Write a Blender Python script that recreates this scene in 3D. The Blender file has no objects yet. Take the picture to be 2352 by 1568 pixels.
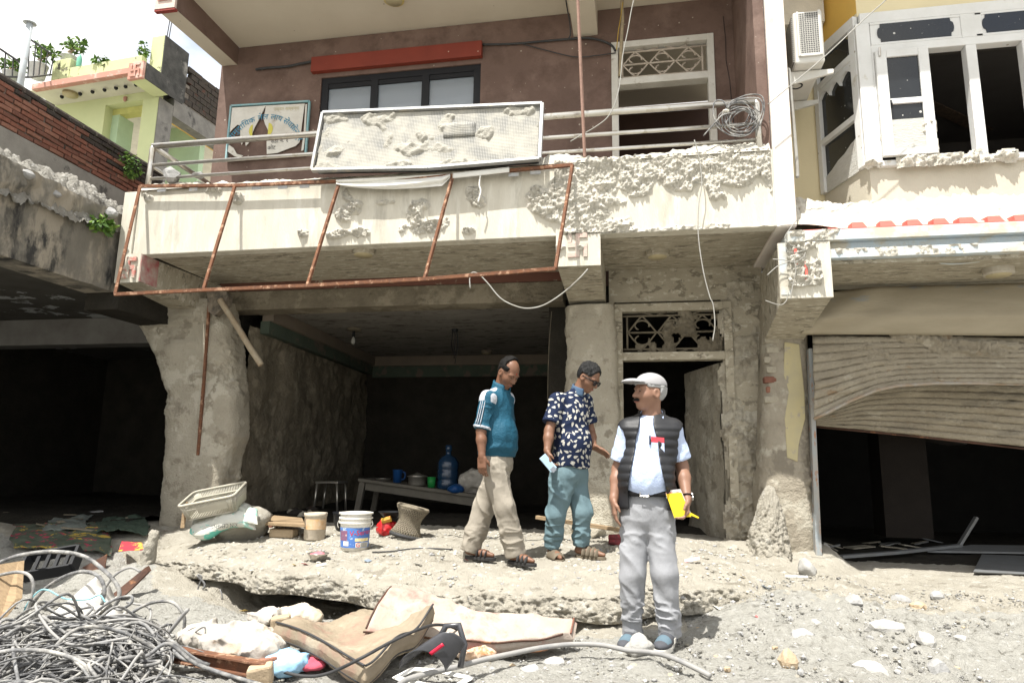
import bpy, math, random
import numpy as np
from mathutils import Vector, Matrix

SC = bpy.context.scene
COL = SC.collection
R_ = math.radians

# ------------------------------------------------------------------ camera
W_, H_, F_ = 2352.0, 1568.0, 1568.0          # layout units: photograph pixels / 1.7415
YAW, PIT, ROL = R_(10.6), R_(10.2), R_(0.9)
CAM = np.array([0.0, 0.0, 1.05])
fw = np.array([-math.sin(YAW)*math.cos(PIT), math.cos(YAW)*math.cos(PIT), math.sin(PIT)])
_r = np.array([math.cos(YAW), math.sin(YAW), 0.0]); _u = np.cross(_r, fw)
RT = _r*math.cos(ROL) + _u*math.sin(ROL)
UP = _u*math.cos(ROL) - _r*math.sin(ROL)
cd = bpy.data.cameras.new("camera"); cam = bpy.data.objects.new("camera", cd); COL.objects.link(cam)
cd.sensor_width = 36.0; cd.lens = 24.0; cd.clip_start = 0.05; cd.clip_end = 2000
m = Matrix.Identity(4)
for i in range(3):
    m[i][0] = RT[i]; m[i][1] = UP[i]; m[i][2] = -fw[i]; m[i][3] = CAM[i]
cam.matrix_world = m
SC.camera = cam

# ------------------------------------------------------------------ light
SUN_DIR = np.array([0.17, 0.385, -0.905]); SUN_DIR /= np.linalg.norm(SUN_DIR)
sd = bpy.data.lights.new("sun", 'SUN'); sun = bpy.data.objects.new("sun", sd); COL.objects.link(sun)
sd.energy = 5.0; sd.angle = R_(0.53); sd.color = (1.0, 0.968, 0.91)
sun.rotation_euler = Vector(SUN_DIR).to_track_quat('-Z', 'Y').to_euler()
sun.location = (-2, -4, 12)
SC.view_settings.view_transform = 'Standard'
SC.view_settings.look = 'None'
SC.view_settings.gamma = 1.0
SC.view_settings.use_curve_mapping = False
SC.view_settings.exposure = 0.93

wd = bpy.data.worlds.new("World"); SC.world = wd; wd.use_nodes = True
nt = wd.node_tree; nt.nodes.clear()
def N(nt, t, **kw):
    n = nt.nodes.new(t)
    for k, v in kw.items():
        if k[0] == '_': n.inputs[int(k[1:])].default_value = v
        else: setattr(n, k, v)
    return n
out = N(nt, 'ShaderNodeOutputWorld')
sky = N(nt, 'ShaderNodeTexSky', sky_type='NISHITA')
sky.sun_disc = False
sky.sun_elevation = math.asin(-SUN_DIR[2]); sky.sun_rotation = math.atan2(-SUN_DIR[0], -SUN_DIR[1])
sky.air_density = 1.0; sky.dust_density = 2.0
bg = N(nt, 'ShaderNodeBackground'); bg.inputs[1].default_value = 0.13
nt.links.new(sky.outputs[0], bg.inputs[0])
bgc = N(nt, 'ShaderNodeBackground'); bgc.inputs[0].default_value = (1, 0.99, 0.97, 1); bgc.inputs[1].default_value = 0.86
tc = N(nt, 'ShaderNodeTexCoord')
mp = N(nt, 'ShaderNodeMapping'); mp.inputs['Scale'].default_value = (1.3, 1.3, 2.6); mp.inputs['Location'].default_value = (1.46, 0.19, -0.4)
nz = N(nt, 'ShaderNodeTexNoise'); nz.inputs['Scale'].default_value = 1.5; nz.inputs['Detail'].default_value = 7; nz.inputs['Roughness'].default_value = 0.55
rp = N(nt, 'ShaderNodeValToRGB'); rp.color_ramp.elements[0].position = 0.30; rp.color_ramp.elements[1].position = 0.50
mx = N(nt, 'ShaderNodeMixShader')
nt.links.new(tc.outputs['Generated'], mp.inputs[0]); nt.links.new(mp.outputs[0], nz.inputs['Vector'])
nt.links.new(nz.outputs[0], rp.inputs[0]); nt.links.new(rp.outputs[0], mx.inputs[0])
nt.links.new(bg.outputs[0], mx.inputs[1]); nt.links.new(bgc.outputs[0], mx.inputs[2]); nt.links.new(mx.outputs[0], out.inputs[0])
SC.cycles.max_bounces = 7; SC.cycles.diffuse_bounces = 5

# ------------------------------------------------------------------ layout helpers: a sight line meets a plane of the place
def ray(u, v): return fw + RT*((u - W_/2)/F_) - UP*((v - H_/2)/F_)
def A(u, v, y): d = ray(u, v); return CAM + d*((y - CAM[1])/d[1])
def G(u, v, z): d = ray(u, v); return CAM + d*((z - CAM[2])/d[2])
def XP(u, v, x): d = ray(u, v); return CAM + d*((x - CAM[0])/d[0])
def V3(*a): return np.array(a, float)

# ------------------------------------------------------------------ noise
def _hash(i, j, k, s):
    h = (i.astype(np.int64)*374761393 + j.astype(np.int64)*668265263 + k.astype(np.int64)*2147483647 + s*974634777) & 0xffffffff
    h = ((h ^ (h >> 13))*1274126177) & 0xffffffff
    h = ((h ^ (h >> 16))*2246822519) & 0xffffffff
    return ((h ^ (h >> 15)) & 0xffff)/32767.5 - 1.0
def pn(p, s=0):
    p = np.asarray(p, float); i = np.floor(p).astype(np.int64); f = p - i; f = f*f*(3 - 2*f)
    x, y, z = i[..., 0], i[..., 1], i[..., 2]; fx, fy, fz = f[..., 0], f[..., 1], f[..., 2]
    def L(a, b, t): return a + (b - a)*t
    c = lambda a, b, d: _hash(x + a, y + b, z + d, s)
    return L(L(L(c(0,0,0), c(1,0,0), fx), L(c(0,1,0), c(1,1,0), fx), fy), L(L(c(0,0,1), c(1,0,1), fx), L(c(0,1,1), c(1,1,1), fx), fy), fz)
def fbm(p, sc=1.0, o=4, s=0, g=0.5):
    p = np.asarray(p, float)*sc; a = 1.0; r = 0; t = 0
    for k in range(o):
        r = r + a*pn(p, s + k*17); t += a; a *= g; p = p*2.03
    return r/t
def ss(a, b, x): t = np.clip((x - a)/(b - a), 0, 1); return t*t*(3 - 2*t)
rnd = random.Random(7)

# ------------------------------------------------------------------ objects
ORG = {}
def tag(o, label=None, cat=None, group=None, kind=None):
    if label: o["label"] = label
    if cat: o["category"] = cat
    if group: o["group"] = group
    if kind: o["kind"] = kind
    return o
def root(name, label, cat, loc=(0, 0, 0), group=None, kind=None):
    o = bpy.data.objects.new(name, None); COL.objects.link(o); o.location = loc
    o.empty_display_size = 0.1
    ORG[o.name] = np.array(loc, float)
    return tag(o, label, cat, group, kind)
def M(name, V, Fc, mat, parent=None, smooth=False, fmat=None):
    V = np.asarray(V, float).reshape(-1, 3)
    lo, hi = V.min(0), V.max(0); c = (lo + hi)/2; c[2] = lo[2]
    me = bpy.data.meshes.new(name)
    Vl = V - c
    if isinstance(Fc, np.ndarray):
        nf, k = Fc.shape
        me.vertices.add(len(Vl)); me.vertices.foreach_set("co", Vl.astype(np.float32).ravel())
        me.loops.add(nf*k); me.loops.foreach_set("vertex_index", Fc.astype(np.int32).ravel())
        me.polygons.add(nf); me.polygons.foreach_set("loop_start", np.arange(0, nf*k, k, dtype=np.int32))
        me.update(calc_edges=True)
    else:
        me.from_pydata(Vl.tolist(), [], [list(f) for f in Fc])
    ms = mat if isinstance(mat, (list, tuple)) else [mat]
    for q in ms: me.materials.append(q)
    if fmat is not None: me.polygons.foreach_set("material_index", np.asarray(fmat, np.int32))
    if smooth: me.polygons.foreach_set("use_smooth", np.ones(len(me.polygons), bool))
    me.validate(); me.update()
    o = bpy.data.objects.new(name, me); COL.objects.link(o)
    if parent is not None:
        o.parent = parent; o.location = c - ORG[parent.name]
    else: o.location = c
    ORG[o.name] = c
    return o
class B:
    """collects shapes for one mesh"""
    def __init__(s): s.v = []; s.f = []; s.n = 0; s.m = []; s.cur = 0
    def add(s, V, Fc):
        V = [list(map(float, p)) for p in V]
        s.v += V; s.f += [[i + s.n for i in f] for f in Fc]; s.n += len(V); s.m += [s.cur]*len(Fc); return s
    def box(s, x0, x1, y0, y1, z0, z1):
        return s.add([(x0,y0,z0),(x1,y0,z0),(x1,y1,z0),(x0,y1,z0),(x0,y0,z1),(x1,y0,z1),(x1,y1,z1),(x0,y1,z1)],
                     [(3,2,1,0),(4,5,6,7),(0,1,5,4),(1,2,6,5),(2,3,7,6),(3,0,4,7)])
    def hexa(s, p):   # eight corners: bottom four then top four, counter-clockwise from above
        return s.add(p, [(3,2,1,0),(4,5,6,7),(0,1,5,4),(1,2,6,5),(2,3,7,6),(3,0,4,7)])
    def obox(s, c, ax, ay, az):  # oriented box with half vectors
        c, ax, ay, az = map(np.asarray, (c, ax, ay, az))
        return s.hexa([c-ax-ay-az, c+ax-ay-az, c+ax+ay-az, c-ax+ay-az, c-ax-ay+az, c+ax-ay+az, c+ax+ay+az, c-ax+ay+az])
    def bar(s, a, b, w, h=None, upv=(0,0,1)):   # rectangular bar from a to b
        a, b = np.asarray(a, float), np.asarray(b, float); h = h or w; d = b - a
        d /= np.linalg.norm(d); x = np.cross(d, upv)
        if np.linalg.norm(x) < 1e-3: x = np.cross(d, (1,0,0))
        x /= np.linalg.norm(x); y = np.cross(x, d)
        return s.obox((a+b)/2, x*w/2, (b-a)/2, y*h/2)
    def tube(s, pts, r, n=8, cap=True, flat=1.0):
        pts = [np.asarray(p, float) for p in pts]; k = len(pts)
        rs = r if hasattr(r, '__len__') else [r]*k
        V = []; Fc = []; x = None
        for i, p in enumerate(pts):
            d = pts[min(i+1, k-1)] - pts[max(i-1, 0)]; d = d/(np.linalg.norm(d) + 1e-9)
            if x is None:
                x = np.cross(d, (0,0,1)) if abs(d[2]) < .9 else np.cross(d, (1,0,0))
            x = x - d*np.dot(x, d); x = x/(np.linalg.norm(x) + 1e-9); y = np.cross(d, x)
            for j in range(n):
                t = 2*math.pi*j/n; V.append(p + x*rs[i]*math.cos(t) + y*rs[i]*flat*math.sin(t))
        for i in range(k-1):
            for j in range(n):
                a = i*n + j; b = i*n + (j+1) % n; Fc.append((a, b, b+n, a+n))
        if cap: Fc.append(tuple(range(n-1, -1, -1))); Fc.append(tuple(range((k-1)*n, k*n)))
        return s.add(V, Fc)
    def lathe(s, prof, c, n=20, ax=(0,0,1), closed=False, sx=1.0, sy=1.0):
        c = np.asarray(c, float); ax = np.asarray(ax, float)/np.linalg.norm(ax)
        x = np.cross(ax, (0,1,0)) if abs(ax[1]) < .9 else np.cross(ax, (1,0,0))
        x /= np.linalg.norm(x); y = np.cross(ax, x); V = []; Fc = []; k = len(prof)
        for (r, h) in prof:
            for j in range(n):
                t = 2*math.pi*j/n; V.append(c + ax*h + x*(r*sx*math.cos(t)) + y*(r*sy*math.sin(t)))
        for i in range(k-1 + (1 if closed else 0)):
            i2 = (i+1) % k
            for j in range(n):
                j2 = (j+1) % n; Fc.append((i*n+j, i*n+j2, i2*n+j2, i2*n+j))
        if not closed:
            if prof[0][0] > 1e-6: Fc.append(tuple(range(n-1, -1, -1)))
            if prof[-1][0] > 1e-6: Fc.append(tuple(range((k-1)*n, k*n)))
        return s.add(V, Fc)
    def prism(s, poly, d):   # polygon (list of 3-D points) extruded by vector d
        poly = [np.asarray(p, float) for p in poly]; d = np.asarray(d, float); k = len(poly)
        V = poly + [p + d for p in poly]
        return s.add(V, [tuple(range(k-1, -1, -1)), tuple(range(k, 2*k))] + [(i, (i+1) % k, (i+1) % k + k, i + k) for i in range(k)])
    def grid(s, P):      # P[i][j] points
        P = np.asarray(P, float); a, b = P.shape[:2]
        Fc = [(i*b+j, i*b+j+1, (i+1)*b+j+1, (i+1)*b+j) for i in range(a-1) for j in range(b-1)]
        return s.add(P.reshape(-1, 3), Fc)
    def obj(s, name, mat, parent=None, smooth=False, bev=0, **kw):
        o = M(name, s.v, s.f, mat, parent, smooth, fmat=s.m if isinstance(mat, (list, tuple)) else None)
        if bev:
            md = o.modifiers.new("bevel", 'BEVEL'); md.width = bev; md.segments = 2; md.limit_method = 'ANGLE'
        if smooth == 'auto': pass
        if kw: tag(o, **kw)
        return o
def spline(pts, n=8):
    """Catmull-Rom through pts"""
    P = [np.asarray(p, float) for p in pts]; P = [2*P[0]-P[1]] + P + [2*P[-1]-P[-2]]; o = []
    for i in range(1, len(P)-2):
        for k in range(n):
            t = k/n
            o.append(0.5*((2*P[i]) + (P[i+1]-P[i-1])*t + (2*P[i-1]-5*P[i]+4*P[i+1]-P[i+2])*t*t + (3*P[i]-P[i-1]-3*P[i+1]+P[i+2])*t**3))
    o.append(P[-2]); return o
def gridfaces(a, b):
    i, j = np.meshgrid(np.arange(a-1), np.arange(b-1), indexing='ij'); k = (i*b + j).ravel()
    return np.stack([k, k+1, k+b+1, k+b], 1)
def sheet(name, P, mat, parent=None, smooth=True, thick=0, flip=False, **kw):
    P = np.asarray(P, float); a, b = P.shape[:2]; Fc = gridfaces(a, b)
    if flip: Fc = Fc[:, ::-1]
    o = M(name, P.reshape(-1, 3), Fc, mat, parent, smooth)
    if thick:
        md = o.modifiers.new("solid", 'SOLIDIFY'); md.thickness = thick; md.offset = -1
    if kw: tag(o, **kw)
    return o
def rock(name, c, r, mat, seed=0, parent=None, n=2, flat=0.75, amp=0.28, rot=0, **kw):
    import bmesh
    bm = bmesh.new(); bmesh.ops.create_icosphere(bm, subdivisions=n, radius=1.0)
    V = np.array([v.co for v in bm.verts]); Fc = [[v.index for v in f.verts] for f in bm.faces]; bm.free()
    q = V + seed*3.7
    V = V*(1 + amp*pn(q*1.3, seed) + amp*.5*pn(q*2.9, seed+5))[:, None]
    # facet it a little
    for k in range(3):
        d = np.array([math.sin(seed*1.7+k*2.1), math.cos(seed*2.3+k*1.3), math.sin(seed*.7+k*3.1)]); d /= np.linalg.norm(d)
        t = V@d; V = V - np.outer(np.maximum(t - .62, 0)*.85, d)
    r = np.array([r, r, r*flat]) if not hasattr(r, '__len__') else np.array(r)
    V = V*r; ca, sa = math.cos(rot), math.sin(rot)
    V = np.stack([V[:,0]*ca - V[:,1]*sa, V[:,0]*sa + V[:,1]*ca, V[:,2]], 1) + np.asarray(c)
    return M(name, V, Fc, mat, parent, n > 2) if not kw else tag(M(name, V, Fc, mat, parent, n > 2), **kw)

# ------------------------------------------------------------------ materials
MATS = {}
def mat(name, c1, c2=None, sc=6, rough=.9, bump=.25, bs=60, spec=.2, metal=0, c3=None, s3=3, t3=.55, w3=.06, stretch=(1,1,1), spots=None, bd=.02, detail=6, bstretch=None):
    mt = bpy.data.materials.new(name); mt.use_nodes = True; nt = mt.node_tree
    b = nt.nodes['Principled BSDF']; L = nt.links.new
    b.inputs['Roughness'].default_value = rough; b.inputs['Metallic'].default_value = metal
    b.inputs['Specular IOR Level'].default_value = spec
    ge = N(nt, 'ShaderNodeNewGeometry')
    mp = N(nt, 'ShaderNodeMapping'); mp.inputs['Scale'].default_value = stretch; L(ge.outputs['Position'], mp.inputs[0])
    col = None
    if c2 is None: c2 = tuple(x*.82 for x in c1)
    nz = N(nt, 'ShaderNodeTexNoise'); nz.inputs['Scale'].default_value = sc; nz.inputs['Detail'].default_value = detail; nz.inputs['Roughness'].default_value = .62
    L(mp.outputs[0], nz.inputs['Vector'])
    rp = N(nt, 'ShaderNodeValToRGB'); e = rp.color_ramp.elements
    e[0].position = .3; e[1].position = .7; e[0].color = (*c1, 1); e[1].color = (*c2, 1)
    L(nz.outputs[0], rp.inputs[0]); col = rp.outputs[0]
    def layer(col, fac, c):
        mxx = N(nt, 'ShaderNodeMix', data_type='RGBA'); mxx.inputs[7].default_value = (*c, 1)
        L(fac, mxx.inputs[0]); L(col, mxx.inputs[6]); return mxx.outputs[2]
    if c3 is not None:
        cl = c3 if isinstance(c3[0], (tuple, list)) else [c3]
        for q, cc in enumerate(cl):
            n3 = N(nt, 'ShaderNodeTexNoise'); n3.inputs['Scale'].default_value = s3*(1 + .7*q); n3.inputs['Detail'].default_value = 7; n3.inputs['Roughness'].default_value = .65
            m3 = N(nt, 'ShaderNodeMapping'); m3.inputs['Scale'].default_value = stretch; m3.inputs['Location'].default_value = (q*5.3, 1.7, q*2.1)
            L(ge.outputs['Position'], m3.inputs[0]); L(m3.outputs[0], n3.inputs['Vector'])
            r3 = N(nt, 'ShaderNodeValToRGB'); r3.color_ramp.elements[0].position = t3 - w3/2; r3.color_ramp.elements[1].position = t3 + w3/2
            L(n3.outputs[0], r3.inputs[0]); col = layer(col, r3.outputs[0], cc)
    if spots:
        sp = spots if isinstance(spots[0][0], (tuple, list)) else [spots]
        for q, (cc, ssc, th) in enumerate(sp):
            vo = N(nt, 'ShaderNodeTexVoronoi'); vo.inputs['Scale'].default_value = ssc; vo.inputs['Randomness'].default_value = 1
            L(ge.outputs['Position'], vo.inputs['Vector'])
            # per-cell size
            sx = N(nt, 'ShaderNodeSeparateColor'); L(vo.outputs['Color'], sx.inputs[0])
            pw = N(nt, 'ShaderNodeMath', operation='POWER'); pw.inputs[1].default_value = 3.0; L(sx.outputs[0], pw.inputs[0])
            mu = N(nt, 'ShaderNodeMath', operation='MULTIPLY'); mu.inputs[1].default_value = th; L(pw.outputs[0], mu.inputs[0])
            lt = N(nt, 'ShaderNodeMath', operation='LESS_THAN'); L(vo.outputs['Distance'], lt.inputs[0]); L(mu.outputs[0], lt.inputs[1])
            col = layer(col, lt.outputs[0], cc)
    L(col, b.inputs['Base Color'])
    if bump:
        n4 = N(nt, 'ShaderNodeTexNoise'); n4.inputs['Scale'].default_value = bs; n4.inputs['Detail'].default_value = 8; n4.inputs['Roughness'].default_value = .65
        if bstretch or stretch != (1,1,1):
            m4 = N(nt, 'ShaderNodeMapping'); m4.inputs['Scale'].default_value = bstretch or stretch; L(ge.outputs['Position'], m4.inputs[0]); L(m4.outputs[0], n4.inputs['Vector'])
        else: L(ge.outputs['Position'], n4.inputs['Vector'])
        bp = N(nt, 'ShaderNodeBump'); bp.inputs['Strength'].default_value = bump; bp.inputs['Distance'].default_value = bd
        L(n4.outputs[0], bp.inputs['Height']); L(bp.outputs[0], b.inputs['Normal'])
    MATS[name] = mt
    return mt
def glass(name, tint, rough=.05, alpha=.25):
    mt = bpy.data.materials.new(name); mt.use_nodes = True; b = mt.node_tree.nodes['Principled BSDF']
    b.inputs['Base Color'].default_value = (*tint, 1); b.inputs['Roughness'].default_value = rough
    b.inputs['Alpha'].default_value = alpha; b.inputs['Specular IOR Level'].default_value = .6
    return mt

MUD = (.585, .555, .48); MUD2 = (.485, .46, .395); MUDD = (.21, .185, .14)
m_mud = mat('dry_mud', MUD, MUD2, 7, .95, .8, 75, .1, c3=((.64,.60,.52), (.42,.39,.325)), s3=5, t3=.62, bd=.025)
m_mudsm = mat('mud_film', (.42,.385,.31), (.33,.295,.23), 3, .95, .35, 70, .1, bd=.015)
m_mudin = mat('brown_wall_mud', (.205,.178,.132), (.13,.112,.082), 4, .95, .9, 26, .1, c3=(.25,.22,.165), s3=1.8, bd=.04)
m_shademud = mat('shade_dark_mud', (.040,.036,.029), (.024,.022,.018), 3, .95, .8, 20, .1, bd=.04)  # mud made near black, so shade of the rooms is in its colour
m_gravel = mat('gravel', (.425,.415,.375), (.325,.315,.28), 22, .95, 1.0, 60, .15, c3=((.215,.207,.18), (.475,.468,.44)), s3=13, t3=.61, bd=.04)
m_ground = mat('dried_silt', (.475,.445,.375), (.395,.365,.302), 7, .95, 1.0, 80, .1, c3=((.305,.28,.228), (.525,.50,.44)), s3=6, t3=.6, bd=.035)
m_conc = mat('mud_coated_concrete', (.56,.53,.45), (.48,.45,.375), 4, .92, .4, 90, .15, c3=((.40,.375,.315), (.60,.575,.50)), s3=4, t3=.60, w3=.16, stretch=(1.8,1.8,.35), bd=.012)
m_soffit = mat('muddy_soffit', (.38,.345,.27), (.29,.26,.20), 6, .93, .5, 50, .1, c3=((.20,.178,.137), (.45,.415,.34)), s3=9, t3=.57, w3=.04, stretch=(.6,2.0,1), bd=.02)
m_brown = mat('brown_wall_paint', (.165,.108,.087), (.122,.081,.065), 1.3, .78, .2, 30, .2, c3=((.185,.127,.103), (.105,.068,.054)), s3=2.0, t3=.58, w3=.2, spots=((.33,.285,.235), 13, .15))
m_cream = mat('cream_plaster', (.58,.525,.43), (.52,.465,.375), 1.2, .8, .06, 30, .2, spots=((.20,.16,.12), 7, .07))
m_white = mat('white_paint', (.74,.73,.70), (.64,.62,.57), 3, .6, .1, 40, .3, c3=(.45,.42,.36), s3=5, t3=.66)
m_red = mat('red_oxide_band', (.20,.036,.021), (.165,.03,.018), 3, .6, .08, 40, .3, spots=((.5,.44,.37), 11, .10))
m_dark = mat('black_frame', (.008,.009,.011), (.012,.012,.014), 5, .45, .03, 40, .25)
m_steel = mat('stainless_tube', (.62,.60,.56), (.5,.47,.41), 6, .28, .05, 60, .5, metal=.85, c3=(.46,.42,.35), s3=7, t3=.6)
m_rust = mat('rust', (.19,.085,.045), (.11,.06,.042), 22, .9, .4, 90, .15, c3=(.33,.20,.13), s3=14, t3=.58)
m_rust2 = mat('brown_rust_sheet', (.10,.052,.035), (.06,.035,.027), 9, .8, .3, 50, .2, c3=(.25,.12,.06), s3=6, t3=.62)
m_alu = mat('aluminium', (.36,.365,.37), (.29,.285,.265), 9, .5, .2, 60, .4, metal=.5, c3=(.42,.39,.33), s3=9, t3=.6)
m_wood = mat('weathered_wood', (.34,.25,.15), (.22,.155,.095), 9, .85, .4, 30, .15, stretch=(1,6,6))
m_cable = mat('grey_cable', (.28,.28,.276), (.17,.171,.172), 14, .75, .4, 70, .2, c3=((.38,.365,.33), (.085,.085,.087)), s3=7, t3=.52, w3=.2)
m_cabd = mat('black_cable', (.03,.03,.032), (.05,.05,.05), 9, .6, .1, 60, .3)
m_wirew = mat('pale_wire', (.34,.335,.31), (.24,.23,.20), 9, .6, .1, 60, .3)
m_stone = mat('grey_stone', (.36,.355,.345), (.25,.248,.24), 9, .9, .5, 40, .15, c3=(.38,.372,.36), s3=5, t3=.6)
m_stonew = mat('white_stone', (.40,.392,.368), (.31,.302,.28), 9, .9, .5, 40, .15)
m_stoneb = mat('tan_stone', (.47,.37,.25), (.36,.28,.19), 9, .9, .5, 40, .15)
# ================================================================== terrain
XL = np.array([-6, -4.6, -4.2, -3.73, -2.7, -2.1, -1.66, -1.1, -.54, -.1, .35, .8, 1.2, 2.0])
YL = np.array([6.2, 5.95, 5.7, 5.40, 5.05, 4.90, 4.80, 4.80, 4.86, 4.95, 5.15, 5.45, 5.75, 6.2])
def ylip(x): return np.interp(x, XL, YL) + .05*np.sin(x*5.1) + .03*np.sin(x*11.7 + 1)
def hground(x, y):
    x = np.asarray(x, float); y = np.asarray(y, float); P = np.stack([x, y, 0*x], -1)
    z = .03*fbm(P, 1.3, 3, 3) - .02
    wr = ss(.1, .9, x)
    z = z + wr*(.20*ss(4.0, 5.7, y)*(1 - .45*ss(1.5, 2.0, x)) + .05*ss(1.5, 3.5, x)*ss(3.2, 5.2, y))
    wl = ss(-4.3, -4.9, x)
    z = z + wl*(.33*ss(4.9, 6.3, y))
    yl = ylip(x)
    cave = ss(-3.5, -3.15, x)*ss(-.35, -.6, x)
    zc = -.16*cave*ss(yl - .42, yl + .10, y)*(1 - ss(-1.75, -1.55, x)*ss(-1.0, -1.15, x)*.5) + (1 - cave)*(1 - wr)*(1 - wl)*.26*ss(yl - .05, yl + .6, y)
    z = z + zc + .20*np.exp(-((x + 4.15)/.42)**2 - ((y - 5.35)/.38)**2)
    hz_ = .34 - .20*ss(1.7, 2.0, x); z = z*(1 - ss(6.7, 7.15, y)) + hz_*ss(6.7, 7.15, y)
    z = z - .10*ss(3.0, 1.0, y)
    return z
def htop(x, y):
    x = np.asarray(x, float); y = np.asarray(y, float); P = np.stack([x, y, 0*x], -1)
    d = y - ylip(x)
    z = .17 + .10*ss(0, .6, d) + .085*ss(.5, 2.0, d) + .045*fbm(P, 1.6, 3, 11)*ss(2.3, 1.2, d) + .018*fbm(P, 6, 3, 12) - .05*ss(-3.6, -4.5, x) - .05*ss(.2, 1.2, x)
    return z
def HZ(x, y):
    x = float(x); y = float(y)
    a = float(hground(x, y))
    if y > ylip(x) + .03 and -4.7 < x < 1.3 and y < 7.5: a = max(a, float(htop(x, y)))
    return a
def warp(lo, hi, step, far, k=14):
    c = np.arange(lo, hi + step/2, step); e = np.geomspace(step, far, k)
    return np.concatenate([lo - np.cumsum(e)[::-1], c, hi + np.cumsum(e)])
gx = warp(-6.6, 4.6, .026, 130); gy = warp(2.3, 7.3, .026, 130)
GX, GY = np.meshgrid(gx, gy, indexing='ij')
GZ = hground(GX, GY)
near = ss(9, 7.5, GY)*ss(-9, -7, GX)*ss(8, 5, GX)*ss(1, 2.2, GY)
PP = np.stack([GX, GY, 0*GX], -1)
bank = ss(.4, 1.0, GX)*ss(6.0, 5.6, GY)
lump = (.032 + .03*bank)*np.maximum(fbm(PP, 4.5, 4, 5), -.30) + (.016 + .02*bank)*np.abs(fbm(PP, 14, 3, 6)) + .014*fbm(PP, 30, 2, 9) - .06*bank*ss(.30, .55, fbm(PP, 3.2, 3, 13))
GZ = GZ + lump*near*np.where(GY > 6.9, .5, 1)
go = sheet('ground', np.stack([GX, GY, GZ], -1), [m_gravel, m_ground], None, True, kind='structure', label='grey gravel and dried flood silt in front of the houses')
qx, qy = (GX[:-1,:-1] + GX[1:,1:])/2, (GY[:-1,:-1] + GY[1:,1:])/2; qp = np.stack([qx, qy, 0*qx], -1)
silt = np.where(qx > .3, qy + .5*fbm(qp, 1.6, 4, 51) + .25*fbm(qp, 12, 2, 52) > 5.45, qy + .25*fbm(qp, 3, 4, 53) > ylip(qx) - .25)
go.data.polygons.foreach_set('material_index', silt.astype(np.int32).ravel()); go.data.update()

# broken plinth slab with a mud crust, undercut at its front
nx, na, nb, nc = 620, 90, 26, 16
xs = np.linspace(-4.7, 1.3, nx); rows = []
yl = ylip(xs); zb = np.interp(xs, [-4.6, -3.7, -2.7, -1.66, -.54, .3, 1.2], [.12, .07, .055, .035, .02, .03, .05]) + .012*np.sin(xs*7)
for t in np.linspace(0, 1, na):
    y = 7.6 + (yl + .05 - 7.6)*(1 - (1 - t)**1.6)
    rows.append(np.stack([xs, y, htop(xs, y)], -1))
zl = htop(xs, yl + .05)
for t in np.linspace(0, 1, nb + 1)[1:]:
    a = t*math.pi*.55
    rows.append(np.stack([xs, yl + .05 - .10*np.sin(a)*(1 - .35*t), zl + (zb - zl)*t**1.15], -1))
for t in np.linspace(0, 1, nc + 1)[1:]:
    rows.append(np.stack([xs, yl + .0 + t*1.0, zb + .01*t], -1))
S = np.array(rows); f_ = np.zeros(len(rows)); f_[:] = 1
tt = np.arange(len(rows)); face = ss(na - 14, na + 4, tt)*(1 - ss(na + nb - 2, na + nb + 6, tt)*.75)
amp = (.020 + .085*face)[:, None]
L_ = fbm(S, 5.5, 4, 21); L2 = np.abs(fbm(S, 22, 3, 22))
nrm = np.zeros_like(S); nrm[..., 2] = (1 - face)[:, None]*.9 + .25; nrm[..., 1] = -face[:, None]
L3 = fbm(S, 48, 2, 25)
S = S + nrm*(amp*(L_*.9 + L2*.7 - .15) + (.004 + .008*face)[:, None]*L3)[..., None]
sheet('broken_plinth', S, m_ground, None, True, kind='structure', label='mud-crusted broken floor slab undercut at its front edge')

# ================================================================== central house
mh = root('central_house', 'central house with brown upper wall, balcony and mud-caked open ground floor', 'house', (-2, 7.3, 0))
YW = 7.3
w = B()   # upper wall with window and door openings
for (x0, x1, z0, z1) in [(-5.28, -3.86, 3.55, 6.34), (-3.86, -1.80, 3.55, 4.55), (-3.86, -1.80, 5.80, 6.34), (-1.80, -.245, 3.55, 6.34), (-.245, .905, 5.90, 6.34), (.905, 1.12, 3.55, 6.34)]:
    w.box(x0, x1, YW, YW + .22, z0, z1)
w.obj('upper_wall', m_brown, mh)
B().box(-5.28, -5.06, YW + .223, 11.5, 3.55, 6.34).obj('side_wall', m_brown, mh)
B().box(1.12, 1.215, 6.09, 7.52, 3.57, 6.34).obj('inner_side_wall', m_brown, mh)
B().box(-5.06, 1.12, 9.6, 9.75, 3.55, 6.3).obj('back_wall', mat('room_brown', (.10,.062,.05), None, 3, .9, .1), mh)
B().box(-1.2, -1.05, YW + .225, 9.6, 3.7, 6.3).obj('partition_wall', mat('room_cream', (.45,.41,.34), None, 3, .9, .1), mh)
B().box(-3.98, -1.78, YW - .075, YW - .002, 5.855, 6.055).obj('window_lintel', m_red, mh, bev=.006)
B().tube([(1.02,YW-.003,6.1),(1.035,YW-.003,5.8),(1.03,YW-.003,5.55),(1.06,YW-.003,5.3),(1.07,YW-.003,5.0),(1.09,YW-.003,4.6)], .0035, 5).obj('wall_crack', m_dark, mh)
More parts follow.
